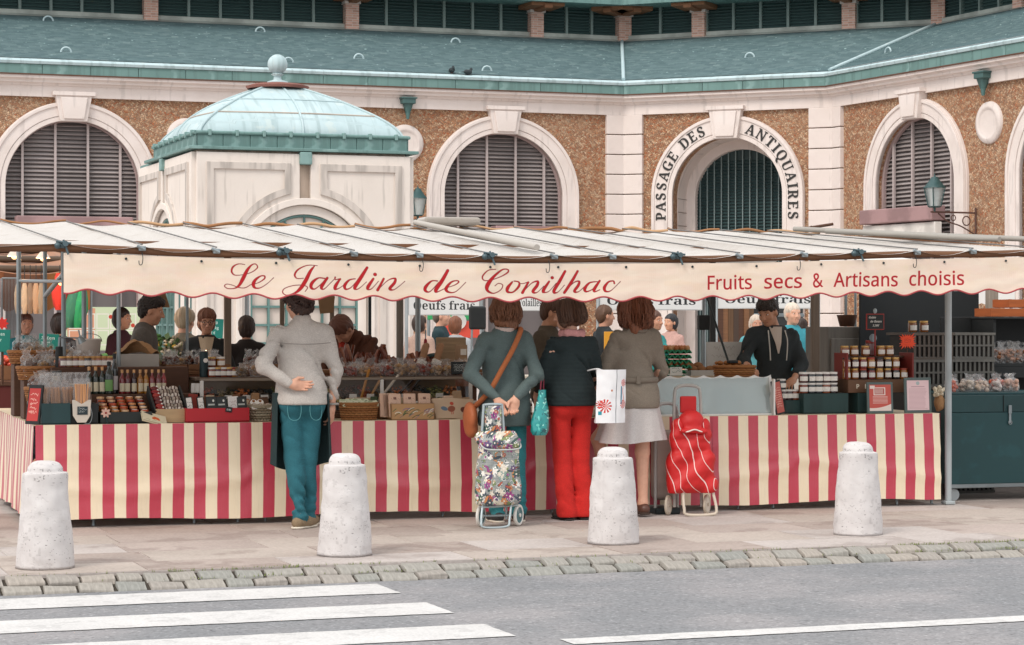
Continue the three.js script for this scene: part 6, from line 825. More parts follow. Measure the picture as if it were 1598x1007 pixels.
{ // middle of the table: basket, boxes of sachets, rooster cloth
  const bs = spot('wicker_basket', 'brown wicker basket of folded leaflets near the card box of sachets', 'basket', 560, 0.18, TOP + 0.004); basket(bs, 0.26, 0.19, 0.125, 1.14, 7); const lf = lines(64, 48, '#cfd2b8', (g, w, h) => { g.fillStyle = '#8a9a6a'; g.fillRect(4, 6, 30, 12); g.fillStyle = '#3a3a34'; g.beginPath(); g.arc(46, 28, 8, 0, 7); g.fill(); scribble(g, w, h, '#6a7a5a', 2, 2); });
  for (let i = 0; i < 9; i++) { const q = thing('green_sachet', 'pale green printed sachet in the wicker basket', 'sachet', bs.localToWorld(V3(-0.10 + (i % 5) * 0.05, 0.115 + (i > 4 ? 0.012 : 0) + rr(0, 0.008), i > 4 ? -0.05 : 0.03)), SA + rr(-0.3, 0.3), 'sachets in the wicker basket'); mesh('sachet_body', rb(0.085, 0.03, 0.06, 0.008, 0, 0, 0, 0.5, 0, rr(-0.2, 0.2)), mat(0xcdd0b4, 0.6), q); card('print', 0.078, 0.052, lf, q, 0, 0.0136, 0.0075, 0.5 - Math.PI / 2, 0, 0); }
  const cb = spot('card_box', 'cardboard box with a herb picture holding pink sachets', 'box', 640, 0.12, TOP + 0.004); tray(cb, 0.34, 0.125, 0.17, M.card); card('herb_picture', 0.33, 0.115, lines(256, 96, '#b98f62', (g, w, h) => { for (let i = 0; i < 40; i++) { g.strokeStyle = pick(['#5a6a3a', '#6a5a78', '#3a4a2a', '#8a6a8a', '#e0e0d0']); g.lineWidth = rr(2, 5); g.beginPath(); const x = rr(0, 256), y = rr(40, 96); g.moveTo(x, y); g.quadraticCurveTo(x + 20, y - 20, x + rr(20, 50), y - rr(0, 25)); g.stroke(); } }), cb, 0, 0.0625, 0.0862);
  const sach = lines(96, 128, '#d8b49c', (g, w, h) => { g.fillStyle = '#6a4438'; g.fillRect(36, 14, 24, 14); scribble(g, w, h, '#b08470', 3, 2); g.fillStyle = '#7a5044'; g.fillRect(44, 104, 8, 6); });
  for (let i = 0; i < 6; i++) { const q = spot('pink_sachet', 'pale pink paper sachet standing in the card box', 'sachet', i < 3 ? 602 + i * 4 : 616 + (i - 3) * 23, i < 3 ? 0.17 : 0.09, TOP + 0.02, 'pink sachets in the card box'); mesh('sachet_body', rb(0.098, 0.185, 0.025, 0.008, 0, 0.0925, 0, -0.2, 0, rr(-0.05, 0.05)), mat(0xd6b29a, 0.75), q); if (i > 2) card('print', 0.09, 0.17, sach, q, 0, 0.0925, 0.0135, -0.2); }
  const cb2 = spot('card_box', 'plain cardboard box next to the herb picture box', 'box', 604, 0.16, TOP + 0.004); tray(cb2, 0.13, 0.12, 0.14, mat(0x8a5f3c, 0.85)); cb2.position.copy(S(sAt(600, 0.30), 0.30, TOP + 0.004));
  const rc = spot('rooster_bag', 'beige cloth bag printed with a rooster and a hen', 'bag', 706, 0.16, TOP + 0.004); const g = sheet((u, v) => [lerp(-0.15, 0.15, u) * (1 + 0.12 * v), 0.002 + v * 0.155 + 0.006 * Math.sin(u * 5), 0.075 - v * 0.07 + 0.012 * fbm(u * 4, v * 4, 2, 2)], 16, 10, 0.05); const rt = lines(256, 144, '#cdb296', (c, w, h) => { c.fillStyle = '#6a7f92'; c.beginPath(); c.ellipse(66, 76, 22, 14, 0.4, 0, 7); c.fill(); c.fillStyle = '#9a5a44'; c.beginPath(); c.ellipse(112, 78, 26, 20, -0.5, 0, 7); c.fill(); c.fillStyle = '#c0503c'; c.beginPath(); c.arc(118, 40, 12, 0, 7); c.fill(); c.fillRect(108, 96, 4, 22); c.fillRect(118, 96, 4, 20); c.fillStyle = '#6a3a2e'; c.beginPath(); c.ellipse(196, 80, 26, 22, 0.3, 0, 7); c.fill(); c.beginPath(); c.arc(212, 54, 10, 0, 7); c.fill(); c.fillStyle = '#b0402e'; c.beginPath(); c.arc(216, 46, 5, 0, 7); c.fill(); }); mesh('cloth_body', g, mat(0xffffff, 0.85, { map: rt }), rc, true);
  const sk = spot('sachet_stack', 'leaning stack of pale packets behind the rooster bag', 'packet', 702, 0.42, TOP + 0.004); for (let i = 0; i < 3; i++) mesh('packet', rb(0.13, 0.055, 0.06, 0.01, rr(-0.01, 0.01), 0.03 + i * 0.056, 0, 0, 0, rr(-0.06, 0.06)), mat([0xb79a86, 0xc8aa94, 0xd8bca4][i], 0.7), sk);
  const cs = spot('chalk_sign', 'small chalk price board on the glass case beside the cardigan', 'sign', 716, 0.72, TOP + 0.335); mesh('board', rb(0.13, 0.10, 0.012, 0.003, 0, 0.05, 0, -0.15), M.black, cs); card('chalk', 0.12, 0.09, lines(128, 96, '#20282a', (q, w, h) => scribble(q, w, h, '#cfd6d2', 5, 3)), cs, 0, 0.05, 0.0072, -0.15);
}
{ // rear shelf goods
  const Y = 1.116; const bx1 = spot('white_box', 'white cardboard box stuffed with brown paper on the rear shelf', 'box', 213, 1.34, Y); mesh('carton', rb(0.32, 0.135, 0.26, 0.004, 0, 0.0675, 0), mat(0xcfc8c0, 0.8, { map: blotch }), bx1); mesh('paper', sheet((u, v) => [lerp(-0.17, 0.17, u), 0.13 + 0.11 * Math.sin(u * 3.1) * Math.abs(Math.sin(v * 3 + u * 4)) + 0.05 * Math.abs(fbm(u * 5, v * 5, 1, 2)), lerp(0.13, -0.13, v)], 18, 12, 0.002), M.kraft, bx1);
  const brownish = [0x6e3a22, 0x8a4a2a, 0xa8683e, 0x54281c, 0x7a3a2e, 0xb07a4e].map((c) => mat(c, 0.6, { map: blotch }));
  for (let i = 0; i < 5; i++) { const px = [270, 305, 338, 395, 428][i], t = spot('wooden_tray', 'shallow wooden tray of dried fruit on the rear shelf', 'tray', px, 1.38, Y, 'wooden trays on the rear shelf'); tray(t, 0.165, 0.05, 0.34, M.wood); for (let k = 0; k < 3; k++) { const q = thing('fruit_bag', 'clear bag of brown dried fruit in a wooden tray', 'bag', t.localToWorld(V3(rr(-0.04, 0.04), 0.012, 0.11 - k * 0.10)), SA + rr(0, 3), 'bags of dried fruit'); cellobag(q, 0.115, 0.15, 0, pick(brownish)); } }
  // cured meats around the bent man and heaps beyond
  for (let i = 0; i < 9; i++) { const px = [530, 546, 562, 578, 594, 612, 640, 656, 670][i]; const h = [0.17, 0.20, 0.13, 0.12, 0.20, 0.10, 0.12, 0.16, 0.10][i]; const q = spot('sausage_bundle', 'wrapped bundle of dried sausages on the rear shelf', 'sausages', px, 1.30 + (i % 2) * 0.12, Y, 'sausage bundles on the rear shelf'); const s = rnd() * 9; for (let k = 0; k < 7; k++) { const a = rr(0, 6.28), l = rr(0, 0.035); mesh('sausage', tube([[Math.cos(a) * l, 0.012, Math.sin(a) * l], [Math.cos(a) * 0.045 + rr(-0.01, 0.01), h * rr(0.3, 0.6), Math.sin(a) * 0.045], [Math.cos(a + 1) * 0.03, h * rr(0.75, 1.1), Math.sin(a + 1) * 0.03]], rr(0.012, 0.019), 12, 7), phys(pick([0x8a4630, 0x9c5438, 0x7a3a2a, 0xb06c4c]), 0.4, { map: blotch, clearcoat: 0.4 }), q); } }
  for (const [px, lab] of [[655, 'long pale salami leaning left on the rear shelf'], [678, 'long pale salami leaning upright on the rear shelf']]) { const q = spot('salami', lab, 'salami', px, 1.22, Y); mesh('casing', skin([cap([0, 0.03, 0.02], [0.07, 0.19, -0.06], 0.028, 0.03)], 0.009, (d, x, y, z) => d + 0.01 * fbm(x * 30, y * 30, z * 30, 2)), mat(0xb98a66, 0.75, { map: blotch }), q); mesh('paper_band', rb(0.07, 0.05, 0.065, 0.01, 0.012, 0.055, 0.012, 0, 0, -0.4), labelM, q); }
  const cbd = spot('cutting_board', 'pale wooden board standing on edge on the rear shelf', 'board', 704, 1.52, Y); mesh('board', rb(0.26, 0.26, 0.03, 0.01, 0, 0.13, 0, -0.06), mat(0xb49878, 0.75, { map: fibre }), cbd); const kr = spot('paper_pack', 'stack of pale paper packs beside the standing board', 'packet', 720, 1.30, Y); mesh('pack', rb(0.07, 0.20, 0.12, 0.006, 0, 0.10, 0), mat(0xa98a6c, 0.8), kr); mesh('white_label', rb(0.05, 0.05, 0.006, 0.002, 0, 0.14, 0.062), labelM, kr);
  const rp = spot('red_umbrella', 'folded red umbrella hanging over the rear shelf', 'umbrella', 664, 1.45, 1.2); mesh('canopy', la([[0.004, 0], [0.016, 0.02], [0.02, 0.1], [0.012, 0.16], [0.004, 0.165]], 12), mat(0x9a1a22, 0.6), rp); mesh('shaft', bar([0, -0.07, 0], [0, 0.24, 0], 0.005), M.steel, rp);
  const bt = spot('hanging_scoop', 'dark green hanging scoop on the rear shelf', 'scoop', 676, 1.42, Y); mesh('scoop_body', skin([ell([0, 0.10, 0], [0.06, 0.03, 0.05]), cap([-0.05, 0.02, 0], [0.04, 0.10, 0], 0.012, 0.02)], 0.01), M.teal, bt);
}
{ // left end: side table with crates, baskets, lamp and bucket
  const lc = thing('white_crate', 'whitewashed wooden crate at the end of the side table', 'crate', S(0.20, 0.62, TOP + 0.004), SA); slatCrate(lc, 0.36, 0.15, 0.36, mat(0xd9c8b4, 0.8, { map: fibre }));
  const nuts = [0x6e4226, 0x9a6a3e, 0x7a4a34, 0xb28a5c].map((c) => mat(c, 0.6, { map: blotch }));
  const put = [[0.16, 0.62, TOP + 0.157, 0.30, 0.28], [0.16, 1.15, TOP + 0.004 + 0.30, 0.32, 0.3], [0.50, 1.30, TOP + 0.30, 0.34, 0.3], [0.15, 1.75, TOP + 0.42, 0.34, 0.3], [0.55, 1.8, TOP + 0.36, 0.34, 0.3]];
  const labs = ['wicker basket of wrapped nuts standing on the white crate', 'wicker basket of wrapped nuts just behind the white crate', 'wide wicker basket of nuts beside the tall jars', 'wicker basket of wrapped figs at the back of the side table', 'wicker basket of clear bags under the teal signs'];
  put.forEach(([s, d, y, w, dd], i) => { if (i) { const r = thing('wooden_block', ['', 'wooden block under the basket behind the white crate', 'wooden block under the basket beside the tall jars', 'tall wooden block under the basket of wrapped figs', 'wooden block under the basket by the teal signs'][i], 'block', S(s, d, TOP + 0.004), SA); mesh('block_body', rb(w * 0.9, y - TOP - 0.006, dd * 0.9, 0.006, 0, (y - TOP - 0.006) / 2, 0), M.darkWood, r); } const b = thing('nut_basket', labs[i], 'basket', S(s, d, y), SA + 0.2 * i); basket(b, w, dd, 0.10, 1.16, 6); for (let k = 0; k < 6; k++) { const q = thing('nut_bag', 'clear bag of nuts heaped in a wicker basket', 'bag', b.localToWorld(V3(-0.09 + (k % 3) * 0.09, 0.03 + (k > 2 ? 0.03 : 0), k > 2 ? -0.06 : 0.06)), rr(0, 3), 'bags of nuts in the baskets'); cellobag(q, 0.13, 0.17, 0, pick(nuts), 5); } });
  const bk = spot('white_bucket', 'white plastic bucket on the rear shelf end', 'bucket', 138, 1.75, 1.18); mesh('bucket_body', la([[0.001, 0], [0.085, 0], [0.10, 0.17], [0.105, 0.172], [0.105, 0.19], [0.095, 0.19], [0.092, 0.02], [0.001, 0.015]], 24), mat(0xc9c0b8, 0.5), bk); mesh('handle', at(new THREE.TorusGeometry(0.105, 0.003, 5, 24, Math.PI), 0, 0.165, 0.0, 0.9), M.steel, bk);
  const bs = spot('bucket_stand', 'wooden stand under the white bucket', 'stand', 138, 1.75, 0); mesh('stand_top', rb(0.26, 0.03, 0.26, 0.005, 0, 1.163, 0), M.darkWood, bs); for (const a of [-1, 1]) for (const b of [-1, 1]) mesh('leg', bx(0.03, 1.147, 0.03, a * 0.1, 0.5735, b * 0.1), M.darkWood, bs);
  const lm = spot('desk_lamp', 'angled steel lamp clamped on the stepped riser', 'lamp', 92, 1.0, onStep[2]); mesh('base', cy(0.03, 0.028, 0.16, 0, 0.08, 0), M.black, lm); mesh('arm', [bar([0, 0.16, 0], [0.005, 0.23, 0], 0.01), bar([0, 0.23, 0], [0.16, 0.225, 0.03], 0.006), bar([0.16, 0.225, 0.03], [0.145, 0.29, 0.03], 0.006)], M.steel, lm); mesh('lamp_head', at(la([[0.012, 0.05], [0.02, 0.045], [0.034, 0]], 16), 0.175, 0.19, 0.035, 0, 0, 0.5), M.steel, lm);
}
{ // right part: cool display with scalloped top, croissant basket, jars, crates, framed posters
  const a = sAt(1027, 0.1), b = sAt(1208, 0.1), cd = thing('cool_display', 'white plastic fronted cool display with a scalloped top edge', 'display case', S(0, 0, TOP + 0.004), SA), c = (a + b) / 2, w = b - a;
  const inner = phys(0xcdd8d8, 0.25, { clearcoat: 0.8 }); mesh('back_box', rb(w - 0.03, 0.285, 0.5, 0.01, c, 0.143, -0.47), mat(0xdfe2e0, 0.5), cd); mesh('side_panel', extrude(poly([[0, 0], [0.13, 0], [0.13, 0.29], [0.105, 0.29]]), 0.014, 0, 0, 0, 0).rotateY(-Math.PI / 2).translate(b - 0.02, 0, -0.16), M.white, cd);
  mesh('front_pane', at(rb(w, 0.31, 0.006, 0.002), c, 0.15, -0.12, -0.28), phys(0xe4ecec, 0.06, { transmission: 0.7, thickness: 0, clearcoat: 1, clearcoatRoughness: 0.02 }), cd); mesh('pane_frame', [at(rb(0.022, 0.32, 0.014, 0.003), b - 0.011, 0.152, -0.116, -0.28), at(rb(w, 0.014, 0.014, 0.003), c, 0.006, -0.07)], mat(0xe6e4e0, 0.4), cd);
  for (let i = 0; i < 4; i++) mesh('inside_panel', rb(w * 0.19, 0.20, 0.01, 0.004, a + w * (0.16 + i * 0.235), 0.12, -0.20, -0.2), mat([0xc2d0d0, 0xdde4e2, 0xb4c6c8, 0xe4e8e6][i], 0.5), cd);
  const edge = []; const n = 72; const s2 = sheet((u, v) => { const x = lerp(a - 0.02, b, u), y = 0.298 + v * (0.030 - 0.022 * Math.abs(Math.sin(u * Math.PI * 7))); return [x, lerp(0.288, 0.322 - 0.02 * Math.abs(Math.sin(u * Math.PI * 7)), v), -0.165 + 0.004 * Math.sin(u * 40)]; }, n, 2, 0.004); mesh('scalloped_edge', s2, mat(0xe2e2de, 0.6), cd); mesh('top_plate', rb(w, 0.012, 0.72, 0.003, c, 0.2935, -0.55), mat(0xb9a386, 0.7, { map: fibre }), cd);
  const bs = spot('croissant_basket', 'shallow oval wicker basket of croissants on the cool display', 'basket', 1146, 0.52, TOP + 0.304); basket(bs, 0.32, 0.22, 0.085, 1.12, 5); const pastry = mat(0xb87434, 0.55, { map: blotch });
  for (let i = 0; i < 9; i++) { const q = thing('croissant', 'golden croissant in the oval wicker basket', 'croissant', bs.localToWorld(V3(-0.11 + (i % 5) * 0.055, 0.062 + (i > 4 ? 0.03 : 0), i > 4 ? -0.04 : 0.04)), rr(0, 6), 'croissants in the oval basket'); mesh('pastry', [-1, 0, 1].map((k) => sp(0.024 - Math.abs(k) * 0.007, k * 0.028, 0.02, Math.abs(k) * 0.012, 1, 0.85, 1, 8)), pastry, q); }
  const dt = spot('dark_dish', 'small dark dish on the croissant basket', 'dish', 1143, 0.50, TOP + 0.415); mesh('dish', rb(0.08, 0.025, 0.06, 0.008, 0, 0.012, 0), M.black, dt);
  const rm = spot('red_menu', 'tall red menu in a dark frame leaning beside the cool display', 'sign', 1214, 0.10, TOP + 0.004, null, 0.35); mesh('frame', rb(0.10, 0.28, 0.014, 0.003, 0, 0.14, 0, -0.05, 0, 0.18), M.black, rm); card('menu', 0.082, 0.25, lines(96, 256, '#b85a50', (g, w2, h) => scribble(g, w2, h, '#e6c0b0', 9, 3)), rm, 0, 0.14, 0.0085, -0.05, 0, 0.18);
  // white lidded jars on dark crates
  const dk = mat(0x24403f, 0.65, { map: streak }); for (const [px, lab, ww] of [[1277, 'dark green crate under the white lidded jars', 0.40], [1352, 'dark green crate under the lettered board', 0.30]]) { const q = spot('green_crate', lab, 'crate', px, 0.32, TOP + 0.004); tray(q, ww, 0.165, 0.30, dk); mesh('lid_board', rb(ww - 0.03, 0.012, 0.27, 0.002, 0, 0.158, 0), dk, q); } { const q = spot('green_crate', 'dark green crate under the vendor hand', 'crate', 1234, 0.36, TOP + 0.004); tray(q, 0.20, 0.11, 0.24, dk); mesh('lid_board', rb(0.17, 0.012, 0.21, 0.002, 0, 0.104, 0), dk, q); }
  const wl = [0x5a2018, 0x4a1a14, 0x23262a, 0x8a3a1a, 0x3a1a18, 0x9a4a20].map(glossy); for (let l = 0; l < 2; l++) for (let r = 0; r < 2; r++) row(() => jar(0.040, 0.086, pick(wl), whiteLid), 'white_lid_jar', 'square looking preserve jar with a white lid on the green crate', 'jar', 'white lidded jars on the green crate', 5, 1254, 1300, 0.24 + r * 0.1, TOP + 0.1695 + l * 0.0865, 0.003);
  row(() => jar(0.040, 0.086, pick(wl), whiteLid), 'white_lid_jar', 'white lidded preserve jar on the low crate by the vendor hand', 'jar', 'white lidded jars on the low crate', 3, 1222, 1240, 0.30, TOP + 0.115, 0.003); row(() => jar(0.040, 0.086, wl[2], whiteLid), 'white_lid_jar', 'white lidded jar topping the low crate stack, under the hand', 'jar', null, 1, 1219, 0, 0.31, TOP + 0.2015, 0.003);
  // lettered board, jar shelf
  const lb = spot('lettered_board', 'brown wooden board with pale capital letters under the jar shelf', 'sign', 1362, 0.33, TOP + 0.170); mesh('box', rb(0.58, 0.108, 0.26, 0.004, 0, 0.054, 0), mat(0x6a4a34, 0.75, { map: fibre }), lb); card('lettering', 0.57, 0.10, lines(512, 96, '#6a4a34', (g) => { g.fillStyle = '#ddd2bf'; g.font = 'bold 50px sans-serif'; [['P', 60], ['L', 130], ['A', 205], ['S', 465]].forEach(([ch, x]) => g.fillText(ch, x, 66)); }), lb, 0, 0.054, 0.1325);
  const sh = spot('jar_shelf', 'low red wooden shelf frame around the honey and jam jars', 'shelf', 1364, 0.36, TOP + 0.2785); for (const x of [-0.30, 0.30]) mesh('upright', rb(0.016, 0.22, 0.24, 0.004, x, 0.11, 0), mat(0x7a2a24, 0.6), sh); mesh('shelf_board', rb(0.584, 0.012, 0.10, 0.003, 0, 0.186, -0.07), M.darkWood, sh); mesh('back', rb(0.584, 0.17, 0.012, 0.003, 0, 0.09, -0.11), M.darkWood, sh);
  const hon = [0xb0702a, 0xa05a20, 0x4a2018, 0x8a2018, 0xc08030, 0x5a2a1a, 0x2a1a16, 0xa8682a].map(glossy), jl = [gold, mat(0x2c2a28, 0.4), mat(0xa0402a, 0.4), gold];
  for (let i = 0; i < 7; i++) for (let l = 0; l < 2; l++) { const q = thing('honey_jar', l ? 'labelled honey or jam jar stacked on the shelf front, upper row' : 'labelled honey or jam jar on the shelf front, lower row', 'jar', lb.localToWorld(V3(-0.255 + i * 0.075, 0.1095 + l * 0.0905, 0.03)), SA, l ? 'upper row of jars on the red shelf' : 'lower row of jars on the red shelf'); jar(0.034, 0.09, hon[(i + l) % 8], jl[(i * 3 + l) % 4])(q); } { const q = thing('honey_jar', 'single honey jar at the right end of the lower row, nothing on it', 'jar', lb.localToWorld(V3(0.268, 0.1095, 0.03)), SA); jar(0.034, 0.09, hon[0], jl[2])(q); }
  [-0.24, -0.155, -0.05, 0.09, 0.17].forEach((x) => { const q = thing('honey_jar', 'labelled jar on the shelf board at the back, top row', 'jar', sh.localToWorld(V3(x, 0.1925, -0.06)), SA, 'top row of jars on the red shelf'); jar(0.038, 0.085, pick(hon), gold)(q); });
  const cs = thing('chalkboard_sign', 'small red framed chalkboard on a stand above the jar shelf', 'sign', sh.localToWorld(V3(0.02, 0.1925, -0.02)), SA); mesh('stand', bar([0, 0, 0], [0, 0.22, 0], 0.007), mat(0x8a2a24, 0.6), cs); mesh('frame', rb(0.165, 0.135, 0.012, 0.003, 0, 0.285, 0), mat(0x9a2f28, 0.6), cs); card('chalk', 0.15, 0.12, lines(192, 150, '#1f2425', (g, w2, h) => { g.fillStyle = '#e8e6e0'; g.font = 'italic bold 30px serif'; g.fillText('Gelée', 16, 40); g.fillText('de fleurs', 34, 82); g.fillText('3,50€', 62, 124); }), cs, 0, 0.285, 0.0068); mesh('clip', sp(0.018, 0, 0.375, 0, 1, 1.3, 0.5), M.steel, cs);
  const rd = thing('round_emblem_jar', 'stacked dark jar with a round silver emblem in front of the chalkboard', 'jar', sh.localToWorld(V3(0.02, 0.1925, -0.105)), SA); jar(0.045, 0.13, CONTENT[0], mat(0x8a2a24, 0.5), null)(rd); mesh('emblem', at(cy(0.034, 0.034, 0.004, 0, 0, 0, 0, 0, 0, 20), 0, 0.15, 0.048, Math.PI / 2), M.steel, rd);
  const star = thing('orange_star_sign', 'orange spiky star shaped price sign above the jars', 'sign', sh.localToWorld(V3(0.30, 0.20, 0.02)), SA + 0.1); const pts = []; for (let i = 0; i < 40; i++) { const an = i / 40 * 6.2832, r = (i % 2 ? 0.66 : 1) * rr(0.9, 1.12) * (1 + 0.18 * Math.cos(4 * an + Math.PI)); pts.push([Math.cos(an) * 0.09 * r, Math.sin(an) * 0.068 * r]); } mesh('card', extrude(poly(pts), 0.003, 0, 0, 0.115, 0), mat(0xe8481c, 0.6), star); mesh('stick', bar([-0.0, 0.02, -0.005], [0, 0.10, -0.004], 0.004), M.darkWood, star);
  { const g = new THREE.PlaneGeometry(0.11, 0.06); const m = card('price_marks', 0.11, 0.055, lines(128, 64, '#e8481c', (c2, w2, h) => scribble(c2, w2, h, '#b02c10', 3, 4)), star, 0, 0.115, 0.0046); }
  // framed posters
  const fr = mat(0x52615f, 0.5); const p1 = spot('framed_poster', 'red framed poster with a pale picture standing on the cloth edge', 'poster', 1373, 0.06, TOP + 0.006); mesh('frame', rb(0.235, 0.255, 0.016, 0.004, 0, 0.1275, 0, -0.06), fr, p1); card('poster', 0.195, 0.215, lines(256, 282, '#c4574c', (g, w2, h) => { g.fillStyle = '#e9d9d0'; g.fillRect(8, 10, 58, 34); g.fillRect(50, 30, 140, 84); g.fillStyle = '#a8433c'; g.fillRect(62, 40, 116, 64); g.fillStyle = '#e9d9d0'; for (let i = 0; i < 9; i++) g.fillRect(70 + i * 11, 46, 5, 52); scribble(g, w2, h * 1.0, 'rgba(240,220,210,0)', 1, 1); for (let y = 126; y < 210; y += 14) g.fillRect(40, y, 176, 4); g.beginPath(); g.moveTo(0, 250); g.quadraticCurveTo(120, 262, 256, 208); g.lineTo(256, 282); g.lineTo(0, 282); g.fill(); }), p1, 0, 0.1275, 0.0092, -0.06);
  const p2 = spot('framed_poster', 'pink text poster in a grey frame at the table end', 'poster', 1432, 0.06, TOP + 0.006); mesh('frame', rb(0.245, 0.29, 0.016, 0.004, 0, 0.145, 0, -0.06), fr, p2); card('poster', 0.20, 0.245, lines(256, 314, '#e3c4c6', (g, w2, h) => { g.fillStyle = '#a8b4b4'; g.beginPath(); g.arc(128, 30, 20, 0, 7); g.fill(); g.fillStyle = '#b9949a'; g.fillRect(50, 62, 156, 8); for (let y = 88; y < 300; y += 13) g.fillRect(22, y, rr(180, 214), 3.5); }), p2, 0, 0.145, 0.0092, -0.06);
  const vs = spot('dried_bouquet', 'small jute sack with dried flowers behind the pink poster', 'bouquet', 1466, 0.35, TOP + 0.004); mesh('sack', skin([ell([0, 0.07, 0], [0.045, 0.07, 0.045])], 0.012, (d, x, y, z) => d + 0.02 * fbm(x * 20, y * 20, z * 20, 2)), M.kraft, vs); mesh('flower_head', Array.from({ length: 22 }, () => sp(rr(0.012, 0.02), rr(-0.035, 0.035), rr(0.13, 0.21), rr(-0.03, 0.03), 1, 1, 1, 6)), mat(0xd8ccb4, 0.9), vs).userData.kind = 'stuff';
}

// ---------- shopping trolleys and bags ----------
{
  const floral = lines(1024, 1024, '#9a9e9c', (g, w, h) => { g.lineWidth = 2; for (let i = 0; i < 90; i++) { g.strokeStyle = i % 2 ? 'rgba(40,48,52,0.55)' : 'rgba(190,196,190,0.4)'; g.beginPath(); g.moveTo(i * 12, 0); g.lineTo(i * 12, h); g.moveTo(0, i * 12); g.lineTo(w, i * 12); g.stroke(); } const cols = ['#9a4a86', '#c98a5c', '#e4e2dc', '#3e5a52', '#7a8a5a', '#5a4a70', '#d8d0c0', '#b05a4a', '#44505a', '#8aa09a']; for (let k = 0; k < 420; k++) { const x = rnd() * w, y = rnd() * h, r = rr(22, 70), c = pick(cols); g.save(); g.translate(x, y); g.rotate(rr(0, 6)); if (k % 3 === 0) { g.fillStyle = c; for (let p = 0; p < 6; p++) { g.rotate(1.047); g.beginPath(); g.ellipse(r * 0.6, 0, r * 0.5, r * 0.3, 0, 0, 7); g.fill(); } g.fillStyle = '#e8e0d0'; g.beginPath(); g.arc(0, 0, r * 0.25, 0, 7); g.fill(); } else if (k % 3 === 1) { g.fillStyle = c; g.beginPath(); g.ellipse(0, 0, r, r * 0.32, 0, 0, 7); g.fill(); g.strokeStyle = '#2c3436'; g.stroke(); } else { g.strokeStyle = pick(['#f0eee8', '#2c3436']); g.lineWidth = 5; g.beginPath(); g.arc(0, 0, r * 0.5, 0, 7); g.stroke(); g.fillStyle = c; g.beginPath(); g.arc(0, 0, r * 0.3, 0, 7); g.fill(); } g.restore(); } });
  floral.wrapS = floral.wrapT = THREE.RepeatWrapping; floral.repeat.set(1 / 0.5, 1 / 0.5); const fm = phys(0xffffff, 0.6, { map: floral, bumpMap: grain, bumpScale: 0.002 });
  const uvFront = (g, sx = 1) => { const p = g.attributes.position, uv = new Float32Array(p.count * 2); for (let i = 0; i < p.count; i++) { uv[2 * i] = p.getX(i) + p.getZ(i) * 0.8; uv[2 * i + 1] = p.getY(i); } g.setAttribute('uv', new THREE.BufferAttribute(uv, 2)); return g; };
  const wheel = (p, x, y, z, r, tyre, hub, A = 0.75) => { const w = mesh('wheel', at(new THREE.TorusGeometry(r - 0.012, 0.013, 8, 28), x, y, z, 0, A), tyre, p); mesh('rim', at(cy(r - 0.02, r - 0.02, 0.016, 0, 0, 0, Math.PI / 2, 0, 0, 20), x, y, z, 0, A), hub, w); mesh('hub', at(cy(0.014, 0.014, 0.034, 0, 0, 0, Math.PI / 2), x, y, z, 0, A), tyre, w); };
  // floral trolley: bag towards us, frame behind
  const t = thing('shopping_trolley', 'floral patterned shopping trolley with a blue grey frame', 'trolley', footSpot(776, 16.82), SA + 0.12); const tf = mat(0xa9b6ba, 0.4, { metalness: 0.3 });
  const body = skin([0.22, 0.28, 0.34, 0.40, 0.46, 0.54, 0.60].map((y, i) => cap([-0.105 + 0.004 * i, y, 0.02], [0.105 - 0.004 * i, y, 0.02], 0.075, 0.075, 0.03)), 0.010, (d, x, y, z) => Math.max(d + 0.016 * fbm(x * 9, y * 7, z * 9, 3), 0.165 - y), 0.03); mesh('bag_body', uvFront(body), fm, t, true);
  const flap = skin([cap([-0.115, 0.655, -0.02], [0.115, 0.655, -0.02], 0.05, 0.05), cap([-0.115, 0.60, 0.085], [0.115, 0.60, 0.085], 0.022, 0.022), ell([0, 0.635, 0.04], [0.17, 0.045, 0.075])], 0.009, (d, x, y, z) => d + 0.01 * fbm(x * 12, y * 12, z * 12, 2), 0.04); mesh('flap', uvFront(flap), fm, t, true); mesh('flap_piping', tube([[-0.15, 0.665, 0.0], [-0.155, 0.60, 0.075], [-0.10, 0.575, 0.112], [0.10, 0.575, 0.112], [0.155, 0.60, 0.075], [0.15, 0.665, 0.0]], 0.006, 40, 6), mat(0xb9bcba, 0.6), t);
  const pocket = skin([ell([0, 0.36, 0.085], [0.115, 0.15, 0.03])], 0.010, (d, x, y, z) => Math.max(d, y - 0.47)); mesh('front_pocket', uvFront(pocket), fm, t, true);
  mesh('handle_cover', uvFront(rb(0.13, 0.19, 0.03, 0.012, 0, 0.79, -0.075)), fm, t, true);
  mesh('frame', [tube([[-0.10, 0.05, -0.06], [-0.10, 0.45, -0.075], [-0.075, 0.87, -0.08], [-0.06, 0.895, -0.08], [0.06, 0.895, -0.08], [0.075, 0.87, -0.08], [0.10, 0.45, -0.075], [0.10, 0.05, -0.06]], 0.0105, 60, 8)], tf, t);
  mesh('foot_frame', [tube([[-0.135, 0.175, 0.04], [-0.165, 0.06, 0.085], [-0.15, 0.012, 0.10], [0.03, 0.012, 0.10], [0.06, 0.06, 0.085], [0.09, 0.175, 0.05]], 0.009, 40, 8), bar([-0.15, 0.155, 0.05], [0.16, 0.155, 0.0], 0.009), bar([-0.12, 0.08, -0.07], [0.19, 0.08, -0.03], 0.008), bar([0.16, 0.16, 0.0], [0.185, 0.08, -0.03], 0.008), bar([-0.10, 0.16, -0.02], [-0.10, 0.08, -0.07], 0.008)], tf, t);
  const tyre = mat(0xd8d6d0, 0.6), hub = mat(0x4d7478, 0.6); wheel(t, -0.10, 0.08, -0.07, 0.08, tyre, hub); wheel(t, 0.185, 0.08, -0.03, 0.08, tyre, hub);
